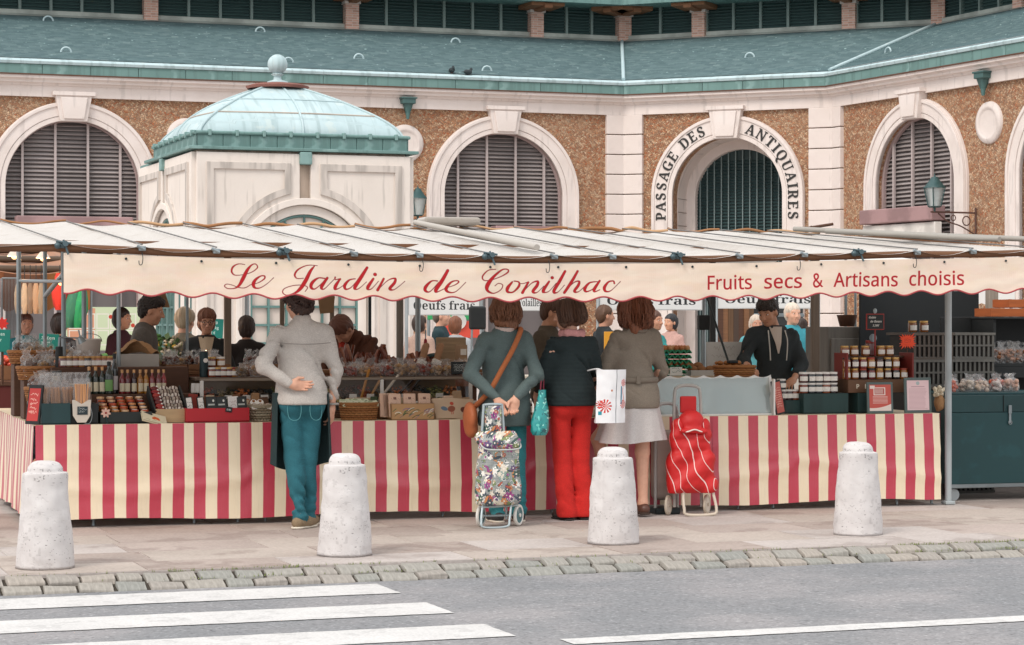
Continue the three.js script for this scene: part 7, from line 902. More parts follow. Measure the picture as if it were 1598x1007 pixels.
  // red trolley
  const r = thing('shopping_trolley', 'red and white striped shopping trolley standing by the table', 'trolley', footSpot(1077, 17.86), SA - 0.1); const rf = mat(0xcbbfae, 0.45);
  const redT = lines(512, 512, '#c41a1c', (g, w, h) => { g.strokeStyle = '#e9d2cc'; for (let k = -6; k < 12; k++) { g.lineWidth = k % 3 ? 5 : 8; g.beginPath(); for (let y = 0; y <= h; y += 8) { const x = k * 85.33 + y * 0.5 + 16 * Math.sin(y / h * 6.2832 * 2 + k * 2.1); y ? g.lineTo(x, y) : g.moveTo(x, y); } g.stroke(); } }); redT.wrapS = redT.wrapT = THREE.RepeatWrapping; redT.repeat.set(1 / 0.52, 1 / 0.62); const rmM = phys(0xffffff, 0.55, { map: redT });
  const rb_ = skin([0.24, 0.31, 0.38, 0.45, 0.54, 0.62, 0.70].map((y, i) => cap([-0.13 + 0.006 * i, y, 0.02], [0.13 - 0.006 * i, y, 0.02], 0.08 - 0.003 * i, 0.08 - 0.003 * i, 0.03)), 0.0095, (d, x, y, z) => Math.max(d + 0.020 * fbm(x * 7 + y * 4, y * 6 - x * 5, z * 7, 3) + 0.012 * Math.sin((x * 0.8 - y) * 26 + 4 * fbm(x * 4, y * 4, 1, 2)) * smooth(0.75, 0.5, y), 0.175 - y), 0.03); mesh('bag_body', uvFront(rb_), rmM, r, true);
  mesh('flap', skin([ell([0, 0.735, 0.03], [0.10, 0.085, 0.085]), cap([-0.09, 0.66, 0.10], [0.09, 0.66, 0.10], 0.02, 0.02)], 0.009, (d, x, y, z) => d + 0.012 * fbm(x * 12, y * 12, z * 12, 2), 0.04), phys(0xc41a1c, 0.55), r); mesh('handle_cover', rb(0.13, 0.13, 0.035, 0.012, 0, 0.86, -0.055), phys(0xc41a1c, 0.55), r); mesh('flap_edge', tube([[-0.10, 0.665, 0.07], [-0.06, 0.655, 0.118], [0, 0.672, 0.125], [0.06, 0.655, 0.118], [0.10, 0.665, 0.07]], 0.006, 24, 5), mat(0xe6d8d0, 0.6), r);
  mesh('frame', [tube([[-0.11, 0.06, -0.06], [-0.11, 0.5, -0.07], [-0.105, 0.92, -0.075], [-0.07, 1.0, -0.075], [0.07, 1.0, -0.075], [0.105, 0.92, -0.075], [0.11, 0.5, -0.07], [0.11, 0.06, -0.06]], 0.013, 60, 8)], mat(0xa9a59f, 0.45), r); mesh('foot_frame', [tube([[-0.075, 0.19, 0.06], [-0.075, 0.06, 0.095], [-0.05, 0.013, 0.10], [0.15, 0.013, 0.10], [0.185, 0.05, 0.095], [0.165, 0.19, 0.06]], 0.012, 40, 8)], rf, r);
  const ty2 = mat(0xc2b6a4, 0.6), hb2 = mat(0xd8cfc0, 0.6); wheel(r, -0.165, 0.078, -0.04, 0.078, ty2, hb2, 1.0); wheel(r, 0.15, 0.078, -0.05, 0.078, ty2, hb2, 1.0);
  const gt = thing('shopping_trolley', 'grey trolley handle showing behind the white skirt', 'trolley', footSpot(1040, 17.98), SA - 0.1); mesh('frame', tube([[-0.09, 0.05, 0], [-0.09, 0.6, 0], [-0.085, 0.80, 0], [-0.05, 0.86, 0], [0.05, 0.86, 0], [0.085, 0.80, 0], [0.09, 0.6, 0], [0.09, 0.05, 0]], 0.013, 60, 8), mat(0xb4b2ae, 0.45), gt); mesh('bag_body', rb(0.2, 0.55, 0.12, 0.05, 0, 0.38, -0.08), mat(0xb8a69c, 0.8, { map: blotch }), gt); mesh('foot', rb(0.2, 0.05, 0.2, 0.01, 0, 0.026, -0.05), M.darkMetal, gt);
  // teal bag and white flowered bag carried by the red trousered woman
  const tb = thing('teal_carrier_bag', 'shiny teal patterned carrier bag held by the woman in red trousers', 'bag', [(842 - 799) / 3582 * 17.2, 0.655, -17.2], SA + 0.35); const tealT = lines(256, 256, '#2c9a98', (g, w, h) => { for (let i = 0; i < 140; i++) { g.fillStyle = pick(['#1c6f72', '#6fd0c4', '#2c8a8a', '#a8e4d8', '#185a60']); g.beginPath(); g.ellipse(rnd() * w, rnd() * h, rr(3, 22), rr(2, 8), rr(0, 3), 0, 7); g.fill(); } }); tealT.wrapS = tealT.wrapT = THREE.RepeatWrapping; tealT.repeat.set(3, 3);
  const tg = sheet((u, v) => { const a = u * 6.2832, w = lerp(0.078, 0.032, smooth(0.25, 1, v)) * (v < 0.08 ? 0.75 + v * 3 : 1), n = 1 + 0.25 * fbm(Math.sin(a) * 2, v * 5, Math.cos(a) * 2, 3); return [Math.sin(a) * w * n + 0.028 * v, v * 0.34, Math.cos(a) * w * 0.55 * n]; }, 26, 22); mesh('bag_body', uvFront(tg), phys(0xffffff, 0.3, { map: tealT, clearcoat: 0.4 }), tb, true); mesh('handle', [tube([[0.0, 0.34, 0.01], [0.01, 0.42, 0.01], [0.03, 0.44, 0], [0.045, 0.42, -0.01], [0.045, 0.34, -0.01]], 0.006, 20, 6)], mat(0x7a2438, 0.6), tb);
  const wb = thing('flowered_bag', 'white shopping bag printed with red flowers between the two women', 'bag', [(951 - 799) / 3582 * 17.28, 0.745, -17.28], SA + 0.15); const ft = lines(256, 384, '#e6e6e8', (g, w, h) => { const fl = (x, y, r) => { for (let i = 0; i < 11; i++) { g.save(); g.translate(x, y); g.rotate(i * 0.571); g.fillStyle = i % 2 ? '#cf3226' : '#b4281f'; g.beginPath(); g.moveTo(0, 0); g.lineTo(r, -r * 0.18); g.lineTo(r * 1.05, r * 0.12); g.fill(); g.restore(); } }; fl(64, 262, 48); fl(30, 250, 30); fl(226, 96, 26); fl(222, 250, 30); g.fillStyle = '#b5683c'; g.beginPath(); g.arc(112, 150, 8, 0, 7); g.fill(); g.fillStyle = '#2f6f8a'; g.fillRect(196, 120, 12, 130); g.fillStyle = '#2a2e3a'; g.fillRect(150, 0, 5, 384); g.fillStyle = '#1f8a9a'; g.fillRect(16, 300, 24, 26); g.strokeStyle = '#c0392b'; g.lineWidth = 5; g.beginPath(); g.moveTo(222, 130); g.bezierCurveTo(200, 170, 244, 200, 216, 236); g.stroke(); });
  const wg = sheet((u, v) => { const a = (u - 0.5) * 2; return [lerp(-0.125, 0.125, u) + 0.02 * v, v * 0.40, 0.06 * Math.cos(a * 1.3) + 0.02 * fbm(u * 3, v * 3, 1, 2) - 0.02 * v]; }, 18, 22, 0.06); mesh('bag_body', wg, phys(0xffffff, 0.5, { map: ft }), wb, true); mesh('handle', tube([[-0.05, 0.39, 0.0], [-0.07, 0.405, -0.05], [-0.09, 0.40, -0.10], [-0.10, 0.39, -0.16]], 0.006, 20, 6), mat(0xdcdcde, 0.5), wb);
}

// ---------- more goods heaped on, before and behind the glass case ----------
{
  const warm = [0x8a4a26, 0xa8683a, 0xb98a58, 0x6e3420, 0x9a3a22, 0xc49a6a, 0x7a5a34].map((c) => mat(c, 0.6, { map: blotch })), top = TOP + 0.326;
  for (let i = 0; i < 26; i++) { const px = i < 4 ? 376 + i * 13 : 528 + (i - 4) * 9.6, d = 0.76 + (i % 2) * 0.13, q = spot('dried_fruit_bag', 'clear bag of brown dried fruit heaped on top of the glass case', 'bag', px, d, top, 'bags heaped on top of the glass case', rr(-1, 1)); cellobag(q, 0.12, rr(0.10, 0.15), 0, pick(warm), 8); }
  const pap = [0xb58a62, 0xc8a582, 0x8a5a3a, 0xd0b898, 0x6a4a34, 0xa03a2c, 0x4a5a3a];
  for (let i = 0; i < 24; i++) { const px = i < 9 ? 300 + i * 14 : 545 + (i - 9) * 13, h = rr(0.15, 0.21), q = spot('paper_packet', 'small paper packet in the row before the glass case', 'packet', px, 0.36 + (i % 3) * 0.035, TOP + 0.006, 'paper packets before the glass case', rr(-0.3, 0.3)); const m = mat(pick(pap), 0.75, { map: blotch }); mesh('packet_body', rb(rr(0.05, 0.075), h, rr(0.03, 0.045), 0.008, 0, h / 2, 0, -0.12, 0, rr(-0.08, 0.08)), m, q); mesh('sticker', rb(0.035, 0.03, 0.002, 0.0005, 0, h * 0.55, 0.0245, -0.12), i % 2 ? labelM : mat(0x8a2a20, 0.6), q); }
  for (let i = 0; i < 10; i++) { const q = spot('fig_bag', 'clear bag of dark dried figs in the row behind the white box', 'bag', 185 + i * 13, 1.50, 1.116, 'bags of figs on the rear shelf', rr(0, 3)); cellobag(q, 0.12, rr(0.12, 0.17), 0, pick(warm), 6); }
  for (let i = 0; i < 12; i++) { const q = spot('wrapped_cake', 'small wrapped cake on the front edge of the table', 'cake', i < 4 ? 432 + i * 22 : 742 + (i - 4) * 36, 0.12 + (i % 2) * 0.1, TOP + 0.006, 'wrapped cakes on the table', rr(-0.4, 0.4)); mesh('cake', rb(0.12, 0.07, 0.08, 0.02, 0, 0.035, 0), pick(warm), q); mesh('paper_band', rb(0.05, 0.073, 0.083, 0.02, 0, 0.0366, 0), labelM, q); }
  for (let i = 0; i < 14; i++) { const q = spot('counter_jar', 'dark preserve jar on the counter behind the customers', 'jar', 742 + i * 20, 0.55 + (i % 2) * 0.12, TOP + 0.006, 'jars behind the customers'); jar(0.045, 0.12, pick(CONTENT), pick([gold, whiteLid]))(q); }
}

// ---------- vendors ----------
const dark = hairMat(0x2a211d);
{
  const P = person({ near: true, H: 1.74, pos: S(sAt(1207, 1.35), 1.35), turn: TOWARD - 0.12, label: 'young vendor in a dark hoodie reaching for the croissant basket', head: [-0.75, 0.38, 0.05], skin: SKIN.tan, face: true, gaze: -1,
    joints: { shR: [-0.182, 1.40, 0.0], elR: [-0.30, 1.18, 0.10], wrR: [-0.315, 1.115, 0.34], elL: [0.235, 1.14, 0.06], wrL: [0.10, 1.02, 0.27] }, handR: { dir: [0, -0.35, 1], palm: [0.2, -1, 0], curl: 0.5 }, handL: { dir: [-0.55, -0.35, 0.6], palm: [-0.3, -0.9, 0.1], curl: 0.55 },
    top: { m: cloth(0x353c3f), t: 0.022, hem: 0.86, amp: 0.016, sleeve: 0.80, topY: 1.485, open: { m: cloth(0xe6d6c8), low: 1.24, w: 0.058 } }, bottom: { m: cloth(0x2a3036) }, shoes: { m: M.black },
    hair: { m: hairMat(0x2c201b), amp: 0.007, curl: true, extra: [ell([0, 0.075, 0.01], [0.082, 0.06, 0.095], 0.02), ell([0, 0.07, 0.06], [0.06, 0.03, 0.04], 0.02)] } });
  for (const s of [-1, 1]) P.addMesh('drawstring', P.fin(tube([[s * 0.075, 1.44, 0.095], [s * 0.082, 1.36, 0.142], [s * 0.078, 1.27, 0.155], [s * 0.072, 1.18, 0.15]], 0.0055, 20, 6)), mat(0xcfcac2, 0.8));
  P.addMesh('hood', P.fin(skin([cap([-0.09, 1.44, -0.05], [0.09, 1.44, -0.05], 0.045, 0.045), cap([-0.10, 1.44, -0.03], [-0.085, 1.41, 0.07], 0.03, 0.02), cap([0.10, 1.44, -0.03], [0.085, 1.41, 0.07], 0.03, 0.02)], 0.01)), cloth(0x353c3f));
}
const bg = (px, D, H, o) => person({ H, pos: [(px - 799) * D / 3582, 0, -D], noLegs: false, bottom: { m: o.pants || cloth(0x2c3238) }, shoes: { m: M.black }, ...o });
bg(213, depthAt(sAt(213, 2.0), 2.0), 1.74, { turn: SA + 1.35, label: 'vendor in a grey T-shirt leaning forward in profile', bend: 0.16, head: [0, 0.05, 0], face: true, skin: SKIN.tan, near: true, joints: { elR: [-0.22, 1.12, 0.10], wrR: [-0.18, 1.02, 0.30], elL: [0.22, 1.12, 0.10], wrL: [0.18, 1.02, 0.30] }, top: { m: cloth(0x6a645e), t: 0.018, sleeve: 0.36, topY: 1.6 }, hair: { m: dark, amp: 0.007, curl: true, extra: [ell([0, 0.08, 0.01], [0.08, 0.05, 0.09], 0.02)] } });
bg(322, 20.6, 1.63, { turn: SA * 0.4, label: 'woman with glasses in a black cardigan and beige shirt facing the stall', female: true, near: true, glasses: true, face: true, head: [0.1, 0.12, 0], skin: SKIN.shade, top: { m: cloth(0x1e2021), topY: 1.49, open: { m: cloth(0xcdb59a), low: 1.12, w: 0.075 } }, joints: { elR: [-0.24, 1.12, 0.08], wrR: [-0.15, 1.0, 0.24], elL: [0.24, 1.12, 0.08], wrL: [0.15, 1.0, 0.24] }, hair: { m: hairMat(0x7a4a34), amp: 0.01, long: true, extra: [ell([0, 0.06, -0.01], [0.09, 0.08, 0.10], 0.02), ell([0, -0.04, -0.04], [0.085, 0.07, 0.07], 0.03)] } });
bg(288, 21.4, 1.64, { turn: SA + 2.2, label: 'grey haired shopper in a pale scarf turned away', head: [0.2, 0.1, 0], skin: SKIN.fair, top: { m: cloth(0x8a8272) }, hair: { m: hairMat(0xb9a68c), amp: 0.008, long: true, extra: [ell([0, 0.04, -0.02], [0.098, 0.10, 0.105], 0.02)] } });
bg(384, 21.2, 1.57, { turn: AWAY, label: 'dark haired shopper in a brown black jacket seen from behind', female: true, skin: SKIN.shade, top: { m: cloth(0x2c2320) }, hair: { m: hairMat(0x3a2a24), amp: 0.01, long: true, extra: [ell([0, -0.02, -0.03], [0.085, 0.10, 0.085], 0.02)] } });
bg(580, 20.5, 1.74, { turn: SA - 0.9, label: 'man in a brown coat and red scarf bending over the goods', bend: 0.62, fat: 0.03, head: [0, 0.35, 0], skin: SKIN.shade, near: true, joints: { elR: [-0.24, 1.0, 0.42], wrR: [-0.2, 0.86, 0.56], elL: [0.24, 1.0, 0.42], wrL: [0.2, 0.86, 0.56] }, top: { m: cloth(0x5e3420), t: 0.03, hem: 0.72, amp: 0.016 }, hair: { m: hairMat(0x6a4030), amp: 0.006, freq: 12, extra: [ell([0, 0.055, -0.005], [0.092, 0.09, 0.10], 0.02)] } }).addMesh('scarf', cap0([-0.02, 1.33, 0.40], [0.0, 1.12, 0.44], 0.03), cloth(0xc03a26));
bg(857, depthAt(sAt(857, 1.75), 1.75), 1.72, { turn: SA + 0.9, label: 'man with glasses in an olive brown jumper behind the counter', near: true, glasses: true, face: true, head: [0.1, 0.2, 0], skin: SKIN.tan, top: { m: cloth(0x5e5244) }, hair: { m: hairMat(0x5a3c2c), amp: 0.01 } });
// people in the aisle behind
const crowd = [[655, 27, 1.60, 'woman in a pale pink top with long dark hair by the white wall', 0xc8a898, 0x3a2a22, 2.6, true], [689, 27.5, 1.70, 'man in a dark teal shirt at the fish stall', 0x1f3c42, 0x6a5a4e, 1.4, false], [711, 27.0, 1.58, 'woman in a white blouse with copper hair at the fish stall', 0xb8bcc0, 0x7a4a30, 2.9, true], [944, 26.0, 1.70, 'man in a black shirt bending by the egg stall', 0x22282b, 0x5a3c28, 1.9, false], [1021, 25.0, 1.64, 'woman in a turquoise T-shirt behind the eggs', 0x2f9a98, 0x5a3a2c, 0.9, true], [1047, 30.0, 1.62, 'woman in a pink blouse with short black hair', 0xcfa59a, 0x26262a, -0.8, true], [1237, 25.5, 1.72, 'elderly man in a light blue shirt with thin white hair', 0x3f9fae, 0xd8c8b8, 0.4, false], [1180, 28.0, 1.60, 'woman in a blue print top in the passage', 0x5fa8b0, 0xc8b8a8, 0.2, true], [1251, 28.5, 1.56, 'child in turquoise behind the elderly man', 0x3f98a4, 0x3a2c26, 2.8, true], [40, 23.5, 1.60, 'shopper in a turquoise top under the brown awning', 0x2f8f98, 0x5a3a30, 0.4, true], [93, 23.0, 1.60, 'shopper in a dark coat beside the hanging bags', 0x2c2426, 0x2c201c, 2.8, true], [190, 23.6, 1.66, 'woman in a maroon top turned to the vendor', 0x4a1c24, 0x2e201c, 1.2, true]];
for (const [px, D, H, label, c, h, turn, fem] of crowd) bg(px, D, H, { turn, label, female: fem, top: { m: cloth(c), sleeve: fem ? 0.5 : 0.45 }, skin: pick([SKIN.fair, SKIN.tan, SKIN.shade]), face: Math.cos(turn) > 0, hair: { m: hairMat(h), amp: 0.010, long: fem, extra: fem ? [ell([0, -0.02, -0.035], [0.088, 0.10, 0.085], 0.02)] : [] } });

// ---------- neighbouring stall on the right, under the same awning ----------
{
  const tl = M.teal, D = (px) => S(sAt(px, 0.35), 0.35);
  const a = sAt(1478, 0.3), b = 9.6, tr = thing('green_counter', 'large dark green wooden chest counter on castors', 'counter', S(0, 0), SA), c = (a + b) / 2, gm = mat(0x17474b, 0.5, { map: dtex(256, (u, v) => { const s = smooth(0.7, 0.78, vf(u, v, 40, 3, 301, 8)), k = smooth(0.6, 0.75, vf(u, v, 6, 4, 305)); return mixc([0.86, 0.90, 0.90], [1, 1, 1], k).map((x, i) => x + s * 0.0); }, 1.2, true) });
  mesh('front_panel', rb(b - a, 0.60, 0.03, 0.006, c, 0.44, -0.30), gm, tr); mesh('lid_panel', rb(b - a, 0.145, 0.04, 0.006, c, 0.815, -0.31), mat(0x173f42, 0.5, { map: blotch }), tr); mesh('side_panel', rb(0.03, 0.74, 0.6, 0.006, a + 0.015, 0.515, -0.64), gm, tr); mesh('top_board', rb(b - a, 0.02, 0.62, 0.004, c, 0.898, -0.63), gm, tr); mesh('bottom_rail', rb(b - a, 0.04, 0.05, 0.006, c, 0.125, -0.32), M.steel, tr);
  const lk = sAt(1576, 0.28); mesh('latch', [rb(0.03, 0.07, 0.014, 0.004, lk, 0.765, -0.275), rb(0.022, 0.10, 0.01, 0.004, lk, 0.70, -0.276), at(new THREE.TorusGeometry(0.016, 0.004, 5, 12), lk, 0.655, -0.272)], M.steel, tr); mesh('lid_gap', rb(0.004, 0.14, 0.01, 0.001, sAt(1567, 0.28), 0.815, -0.287), M.black, tr);
  for (const x of [a + 0.08, b - 0.2]) { mesh('castor', [at(cy(0.05, 0.05, 0.03, 0, 0, 0, Math.PI / 2), x, 0.05, -0.34), bx(0.04, 0.06, 0.04, x, 0.09, -0.37)], M.paintGrey, tr); } for (const x of [a + 0.3, b - 0.1]) mesh('leg', bx(0.05, 0.80, 0.05, x, 0.40, -0.85), M.darkWood, tr);
  const cols = [0xd0572a, 0xc9a08c, 0xcfc0b0, 0xd8c8bc, 0xd0b8a4, 0xb86a5a, 0xd4c4bc]; for (let i = 0; i < 10; i++) { const q = thing('sweet_bag', 'clear bag of pale sweets on the green counter', 'bag', S(sAt(1486 + i * 11.5, 0.50), 0.50 + (i % 2) * 0.12, 0.909), rr(0, 6), 'bags of sweets on the green counter'); cellobag(q, 0.13, 0.15, 0, mat(cols[i % 7], 0.6), 3); }
  const sh = thing('black_rack', 'black shelf rack of bagged pastries behind the green counter', 'rack', S(0, 0), SA), r0 = sAt(1490, 1.5), r1 = 10.4, rc = (r0 + r1) / 2, bm = mat(0x141718, 0.6); mesh('shelf', rb(r1 - r0, 0.03, 0.5, 0.004, rc, 1.12, -1.5), bm, sh); mesh('shelf_front', rb(r1 - r0, 0.10, 0.02, 0.004, rc, 1.055, -1.26), bm, sh); mesh('back_panel', rb(r1 - r0, 1.5, 0.02, 0.004, rc, 0.8, -1.77), bm, sh); for (const x of [r0 + 0.02, r1 - 0.02]) mesh('side', rb(0.03, 1.12, 0.5, 0.004, x, 0.56, -1.5), bm, sh);
  const pb = [0x8a5632, 0x9a6038, 0x7a4a30].map((q) => mat(q, 0.6, { map: blotch })); for (let i = 0; i < 12; i++) { const q = thing('pastry_bag', 'clear bag of brown pastries on the black rack', 'bag', S(sAt(1532 + (i % 6) * 13, 1.4), 1.36 + (i > 5 ? 0.16 : 0), 1.136), rr(0, 6), 'bags of pastries on the black rack'); cellobag(q, 0.14, 0.19, 0, pick(pb), 6); }
  const ob = mat(0xb5602c, 0.7, { map: fibre }); for (let i = 0; i < 3; i++) { const q = thing('orange_crate', ['low orange crate on top of the black rack', 'middle orange crate on top of the black rack', 'upper orange crate standing on the others'][i], 'crate', S(sAt([1572, 1640, 1600][i], 1.6), 1.6, i < 2 ? 1.551 : 1.633), SA); slatCrate(q, 0.5, 0.08, 0.3, ob, 1); } 
  mesh('rack_top', rb(r1 - r0 - 0.3, 0.02, 0.5, 0.004, rc + 0.15, 1.54, -1.55), bm, sh); mesh('rack_post', rb(0.03, 0.40, 0.4, 0.004, r0 + 0.32, 1.335, -1.55), bm, sh);
  // stack of grey brown plastic crates
  const pm = mat(0x665b52, 0.6, { map: blotch }), pm2 = mat(0x726f69, 0.6, { map: blotch });
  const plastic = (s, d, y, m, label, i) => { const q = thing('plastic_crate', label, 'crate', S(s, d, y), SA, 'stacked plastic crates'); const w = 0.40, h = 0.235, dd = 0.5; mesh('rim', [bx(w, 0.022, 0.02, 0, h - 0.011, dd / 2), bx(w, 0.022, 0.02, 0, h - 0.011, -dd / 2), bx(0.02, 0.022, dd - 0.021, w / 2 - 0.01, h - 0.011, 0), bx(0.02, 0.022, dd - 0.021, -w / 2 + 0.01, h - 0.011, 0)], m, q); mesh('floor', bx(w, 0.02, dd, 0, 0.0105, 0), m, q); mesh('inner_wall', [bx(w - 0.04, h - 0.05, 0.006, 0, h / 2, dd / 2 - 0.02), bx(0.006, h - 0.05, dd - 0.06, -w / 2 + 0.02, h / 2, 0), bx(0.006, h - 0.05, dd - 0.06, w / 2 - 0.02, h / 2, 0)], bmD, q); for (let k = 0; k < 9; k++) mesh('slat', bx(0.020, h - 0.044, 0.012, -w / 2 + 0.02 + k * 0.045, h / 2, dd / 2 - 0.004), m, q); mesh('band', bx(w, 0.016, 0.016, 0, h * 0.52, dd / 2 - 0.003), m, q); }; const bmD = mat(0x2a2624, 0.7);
  for (let l = 0; l < 6; l++) { const nth = ['lowest', 'second from the ground', 'third from the ground', 'fourth from the ground', 'fifth from the ground', 'topmost'][l]; plastic(sAt(1436, 1.25), 1.25, l * 0.2352, l % 2 ? pm : pm2, `plastic crate, ${nth} in the stack behind the framed posters`); plastic(sAt(1436, 1.25) + 0.43, 1.30, l * 0.2352, pm2, `grey plastic crate, ${nth} in the stack by the steel post`); }
  const bd = thing('black_screen', 'black backdrop board behind the plastic crates', 'board', S(sAt(1420, 2.6), 2.6), SA); mesh('panel', rb(1.25, 1.8, 0.03, 0.005, 0.1, 0.9, 0), mat(0x1a1e20, 0.7), bd); for (let k = 0; k < 2; k++) { const q = thing('amber_jar', 'small amber jar standing above the plastic crates', 'jar', S(sAt(1424 + k * 18, 1.3), 1.3, 6 * 0.2352 + 0.003), SA, 'amber jars on the crates'); jar(0.04, 0.1, glossy(0x9a5a2a), gold)(q); }
  const gb = thing('grey_cabinet', 'grey wooden cabinet behind the jar shelf', 'cabinet', S(sAt(1330, 3.0), 3.0), SA); mesh('carcass', rb(0.75, 1.46, 0.5, 0.01, 0, 0.73, 0), mat(0x7d776f, 0.75, { map: fibreV }), gb); mesh('door', rb(0.34, 1.2, 0.02, 0.006, -0.18, 0.75, 0.262), mat(0x857f77, 0.75, { map: fibreV }), gb); mesh('door', rb(0.34, 1.2, 0.02, 0.006, 0.18, 0.75, 0.262), mat(0x857f77, 0.75, { map: fibreV }), gb); const bl = thing('brown_bowl', 'brown tapered bowl on the grey cabinet', 'bowl', S(sAt(1322, 3.0), 3.0, 1.463), SA); mesh('bowl_body', la([[0.001, 0], [0.07, 0], [0.10, 0.11], [0.09, 0.11], [0.06, 0.012], [0.001, 0.012]], 18), mat(0x5c3a28, 0.6), bl);
}

// ---------- second row of stalls across the aisle ----------
{
  const px2 = (px, D) => (px - 799) * D / 3582;
  const banner = (text, label, x0, x1, D, y0, y1) => { const b = thing('stall_banner', label, 'banner', [px2((x0 + x1) / 2, D), y0, -D], SA), w = (px2(x1, D) - px2(x0, D)) / Math.cos(SA), h = y1 - y0; mesh('cloth', rb(w, h, 0.012, 0.003, 0, h / 2, 0), mat(0xdcdcda, 0.7, { map: blotch }), b); card('lettering', w * 0.98, h * 0.9, lines(768, 160, '#dfdfdd', (g, W, H) => { g.fillStyle = '#26282a'; g.font = 'bold 104px serif'; const m = g.measureText(text).width; g.save(); g.translate(40, 118); g.scale((W - 80) / m, 1); g.fillText(text, 0, 0); g.restore(); }), b, 0, h / 2, 0.0072); for (const s of [-1, 1]) mesh('pole', cy(0.02, 0.02, y0 + h, s * (w / 2 + 0.022), -y0 + (y0 + h) / 2, 0), M.paintGrey, b); };
  banner('Oeufs frais', 'white stall banner with black lettering beside the cardigan', 638, 748, 25.6, 1.58, 1.80); banner('Volailles', 'short white stall banner behind the women', 806, 848, 25.9, 1.63, 1.82); banner('Oeufs frais', 'white stall banner with black lettering behind the taupe jacket', 935, 1098, 26.2, 1.64, 1.86); banner('Oeufs frais', 'white stall banner with black lettering over the vendor head', 1118, 1278, 26.6, 1.66, 1.88);
  // white counter with egg cartons
  const ct = thing('white_counter', 'white market counter across the aisle', 'counter', [px2(1040, 24.2), 0, -24.2], SA); mesh('front', rb(3.4, 0.92, 0.03, 0.005, 0.2, 0.46, 0.30), mat(0xcfc8be, 0.7, { map: blotch }), ct); mesh('top', rb(3.5, 0.03, 0.75, 0.006, 0.2, 0.936, -0.05), mat(0xbfb4a4, 0.6), ct); mesh('side', rb(0.03, 0.92, 0.6, 0.005, -1.5, 0.46, -0.05), M.white, ct); mesh('side', rb(0.03, 0.92, 0.6, 0.005, 1.9, 0.46, -0.05), M.white, ct);
  const gt = thing('counter_ledge', 'beige ledge behind the cool display', 'ledge', S(sAt(1085, 1.35), 1.35), SA); mesh('ledge_top', rb(1.15, 0.03, 0.3, 0.005, 0.1, 1.0, 0), mat(0xc8b898, 0.7), gt); mesh('ledge_front', rb(1.15, 0.10, 0.02, 0.004, 0.1, 0.935, 0.14), mat(0xbfae90, 0.7), gt); for (const x of [-0.4, 0.6]) mesh('leg', bx(0.04, 0.985, 0.04, x, 0.4925, -0.05), M.darkWood, gt);
  const egg = [mat(0xc07a4a, 0.6), mat(0xd09a6c, 0.6), mat(0xb86e42, 0.6)], green = mat(0x2f8a66, 0.8);
  for (let i = 0; i < 6; i++) { const q = thing('egg_tray', i === 5 ? 'open green egg tray full of brown eggs, topmost of the stack' : i < 2 ? 'green egg tray low in the stack under the price card' : 'green egg tray in the middle of the stack', 'egg tray', S(sAt(1050, 1.35) + (i < 2 ? -0.05 : 0), 1.35, 1.0155 + i * 0.043), SA, 'stack of green egg trays'); const pts = []; mesh('carton', sheet((u, v) => [lerp(-0.13, 0.13, u), 0.012 + 0.026 * Math.abs(Math.sin(u * Math.PI * 5)) * 1, lerp(0.12, -0.12, v)], 40, 2, 0.010), green, q); if (i === 5 || i === 2) for (let k = 0; k < 15; k++) mesh('egg', sp(0.021, -0.104 + (k % 5) * 0.052, 0.05, 0.08 - ((k / 5) | 0) * 0.07, 1, 1.25, 1, 9), egg[k % 3], q); }
  const pcd = thing('price_card', 'small white price card on the egg trays', 'price card', S(sAt(1055, 1.20), 1.20, 1.035), SA); card('card_face', 0.11, 0.07, lines(96, 64, '#e8eae6', (g, w, h) => scribble(g, w, h, '#7a8a84', 2, 3)), pcd, 0, 0.05, 0.004); mesh('card_board', bx(0.112, 0.072, 0.004, 0, 0.05, 0), labelM, pcd); mesh('card_stand', bx(0.02, 0.07, 0.02, 0, 0.02, -0.02), M.steel, pcd);
  const bb = thing('bread_box', 'white box of round loaves behind the egg trays', 'box', S(sAt(1092, 1.42), 1.42, 1.0155), SA); tray(bb, 0.24, 0.075, 0.2, M.white); for (let i = 0; i < 5; i++) { const q = thing('round_loaf', 'golden round loaf in the white box', 'loaf', bb.localToWorld(V3(-0.08 + (i % 3) * 0.08, 0.03 + (i > 2 ? 0.04 : 0.01), i > 2 ? -0.04 : 0.04)), 0, 'round loaves in the white box'); mesh('crust', sp(0.045, 0, 0.04, 0, 1, 0.75, 1, 10), mat(0xb07848, 0.7, { map: blotch }), q); }
  const wp = thing('white_sign', 'blank white board leaning behind the bread box', 'sign', S(sAt(1132, 1.6), 1.6, 0), SA); mesh('board', rb(0.36, 0.22, 0.015, 0.003, 0, 1.22, 0), mat(0xd9d8d6, 0.7), wp); mesh('prop', bx(0.04, 1.11, 0.03, 0, 0.555, -0.0), M.darkWood, wp); card('print', 0.34, 0.2, lines(192, 112, '#d9d8d6', (g, w, h) => scribble(g, w, h, '#b8b4b0', 2, 2)), wp, 0, 1.22, 0.0085);
  const yb = thing('yellow_sign', 'yellow board beside the man in black', 'sign', [px2(951, 25), 0, -25], SA); mesh('board', rb(0.12, 0.36, 0.02, 0.004, 0, 1.22, 0), mat(0xd9982a, 0.6), yb); mesh('stand', cy(0.015, 0.015, 1.04, 0, 0.52, 0), M.steel, yb);
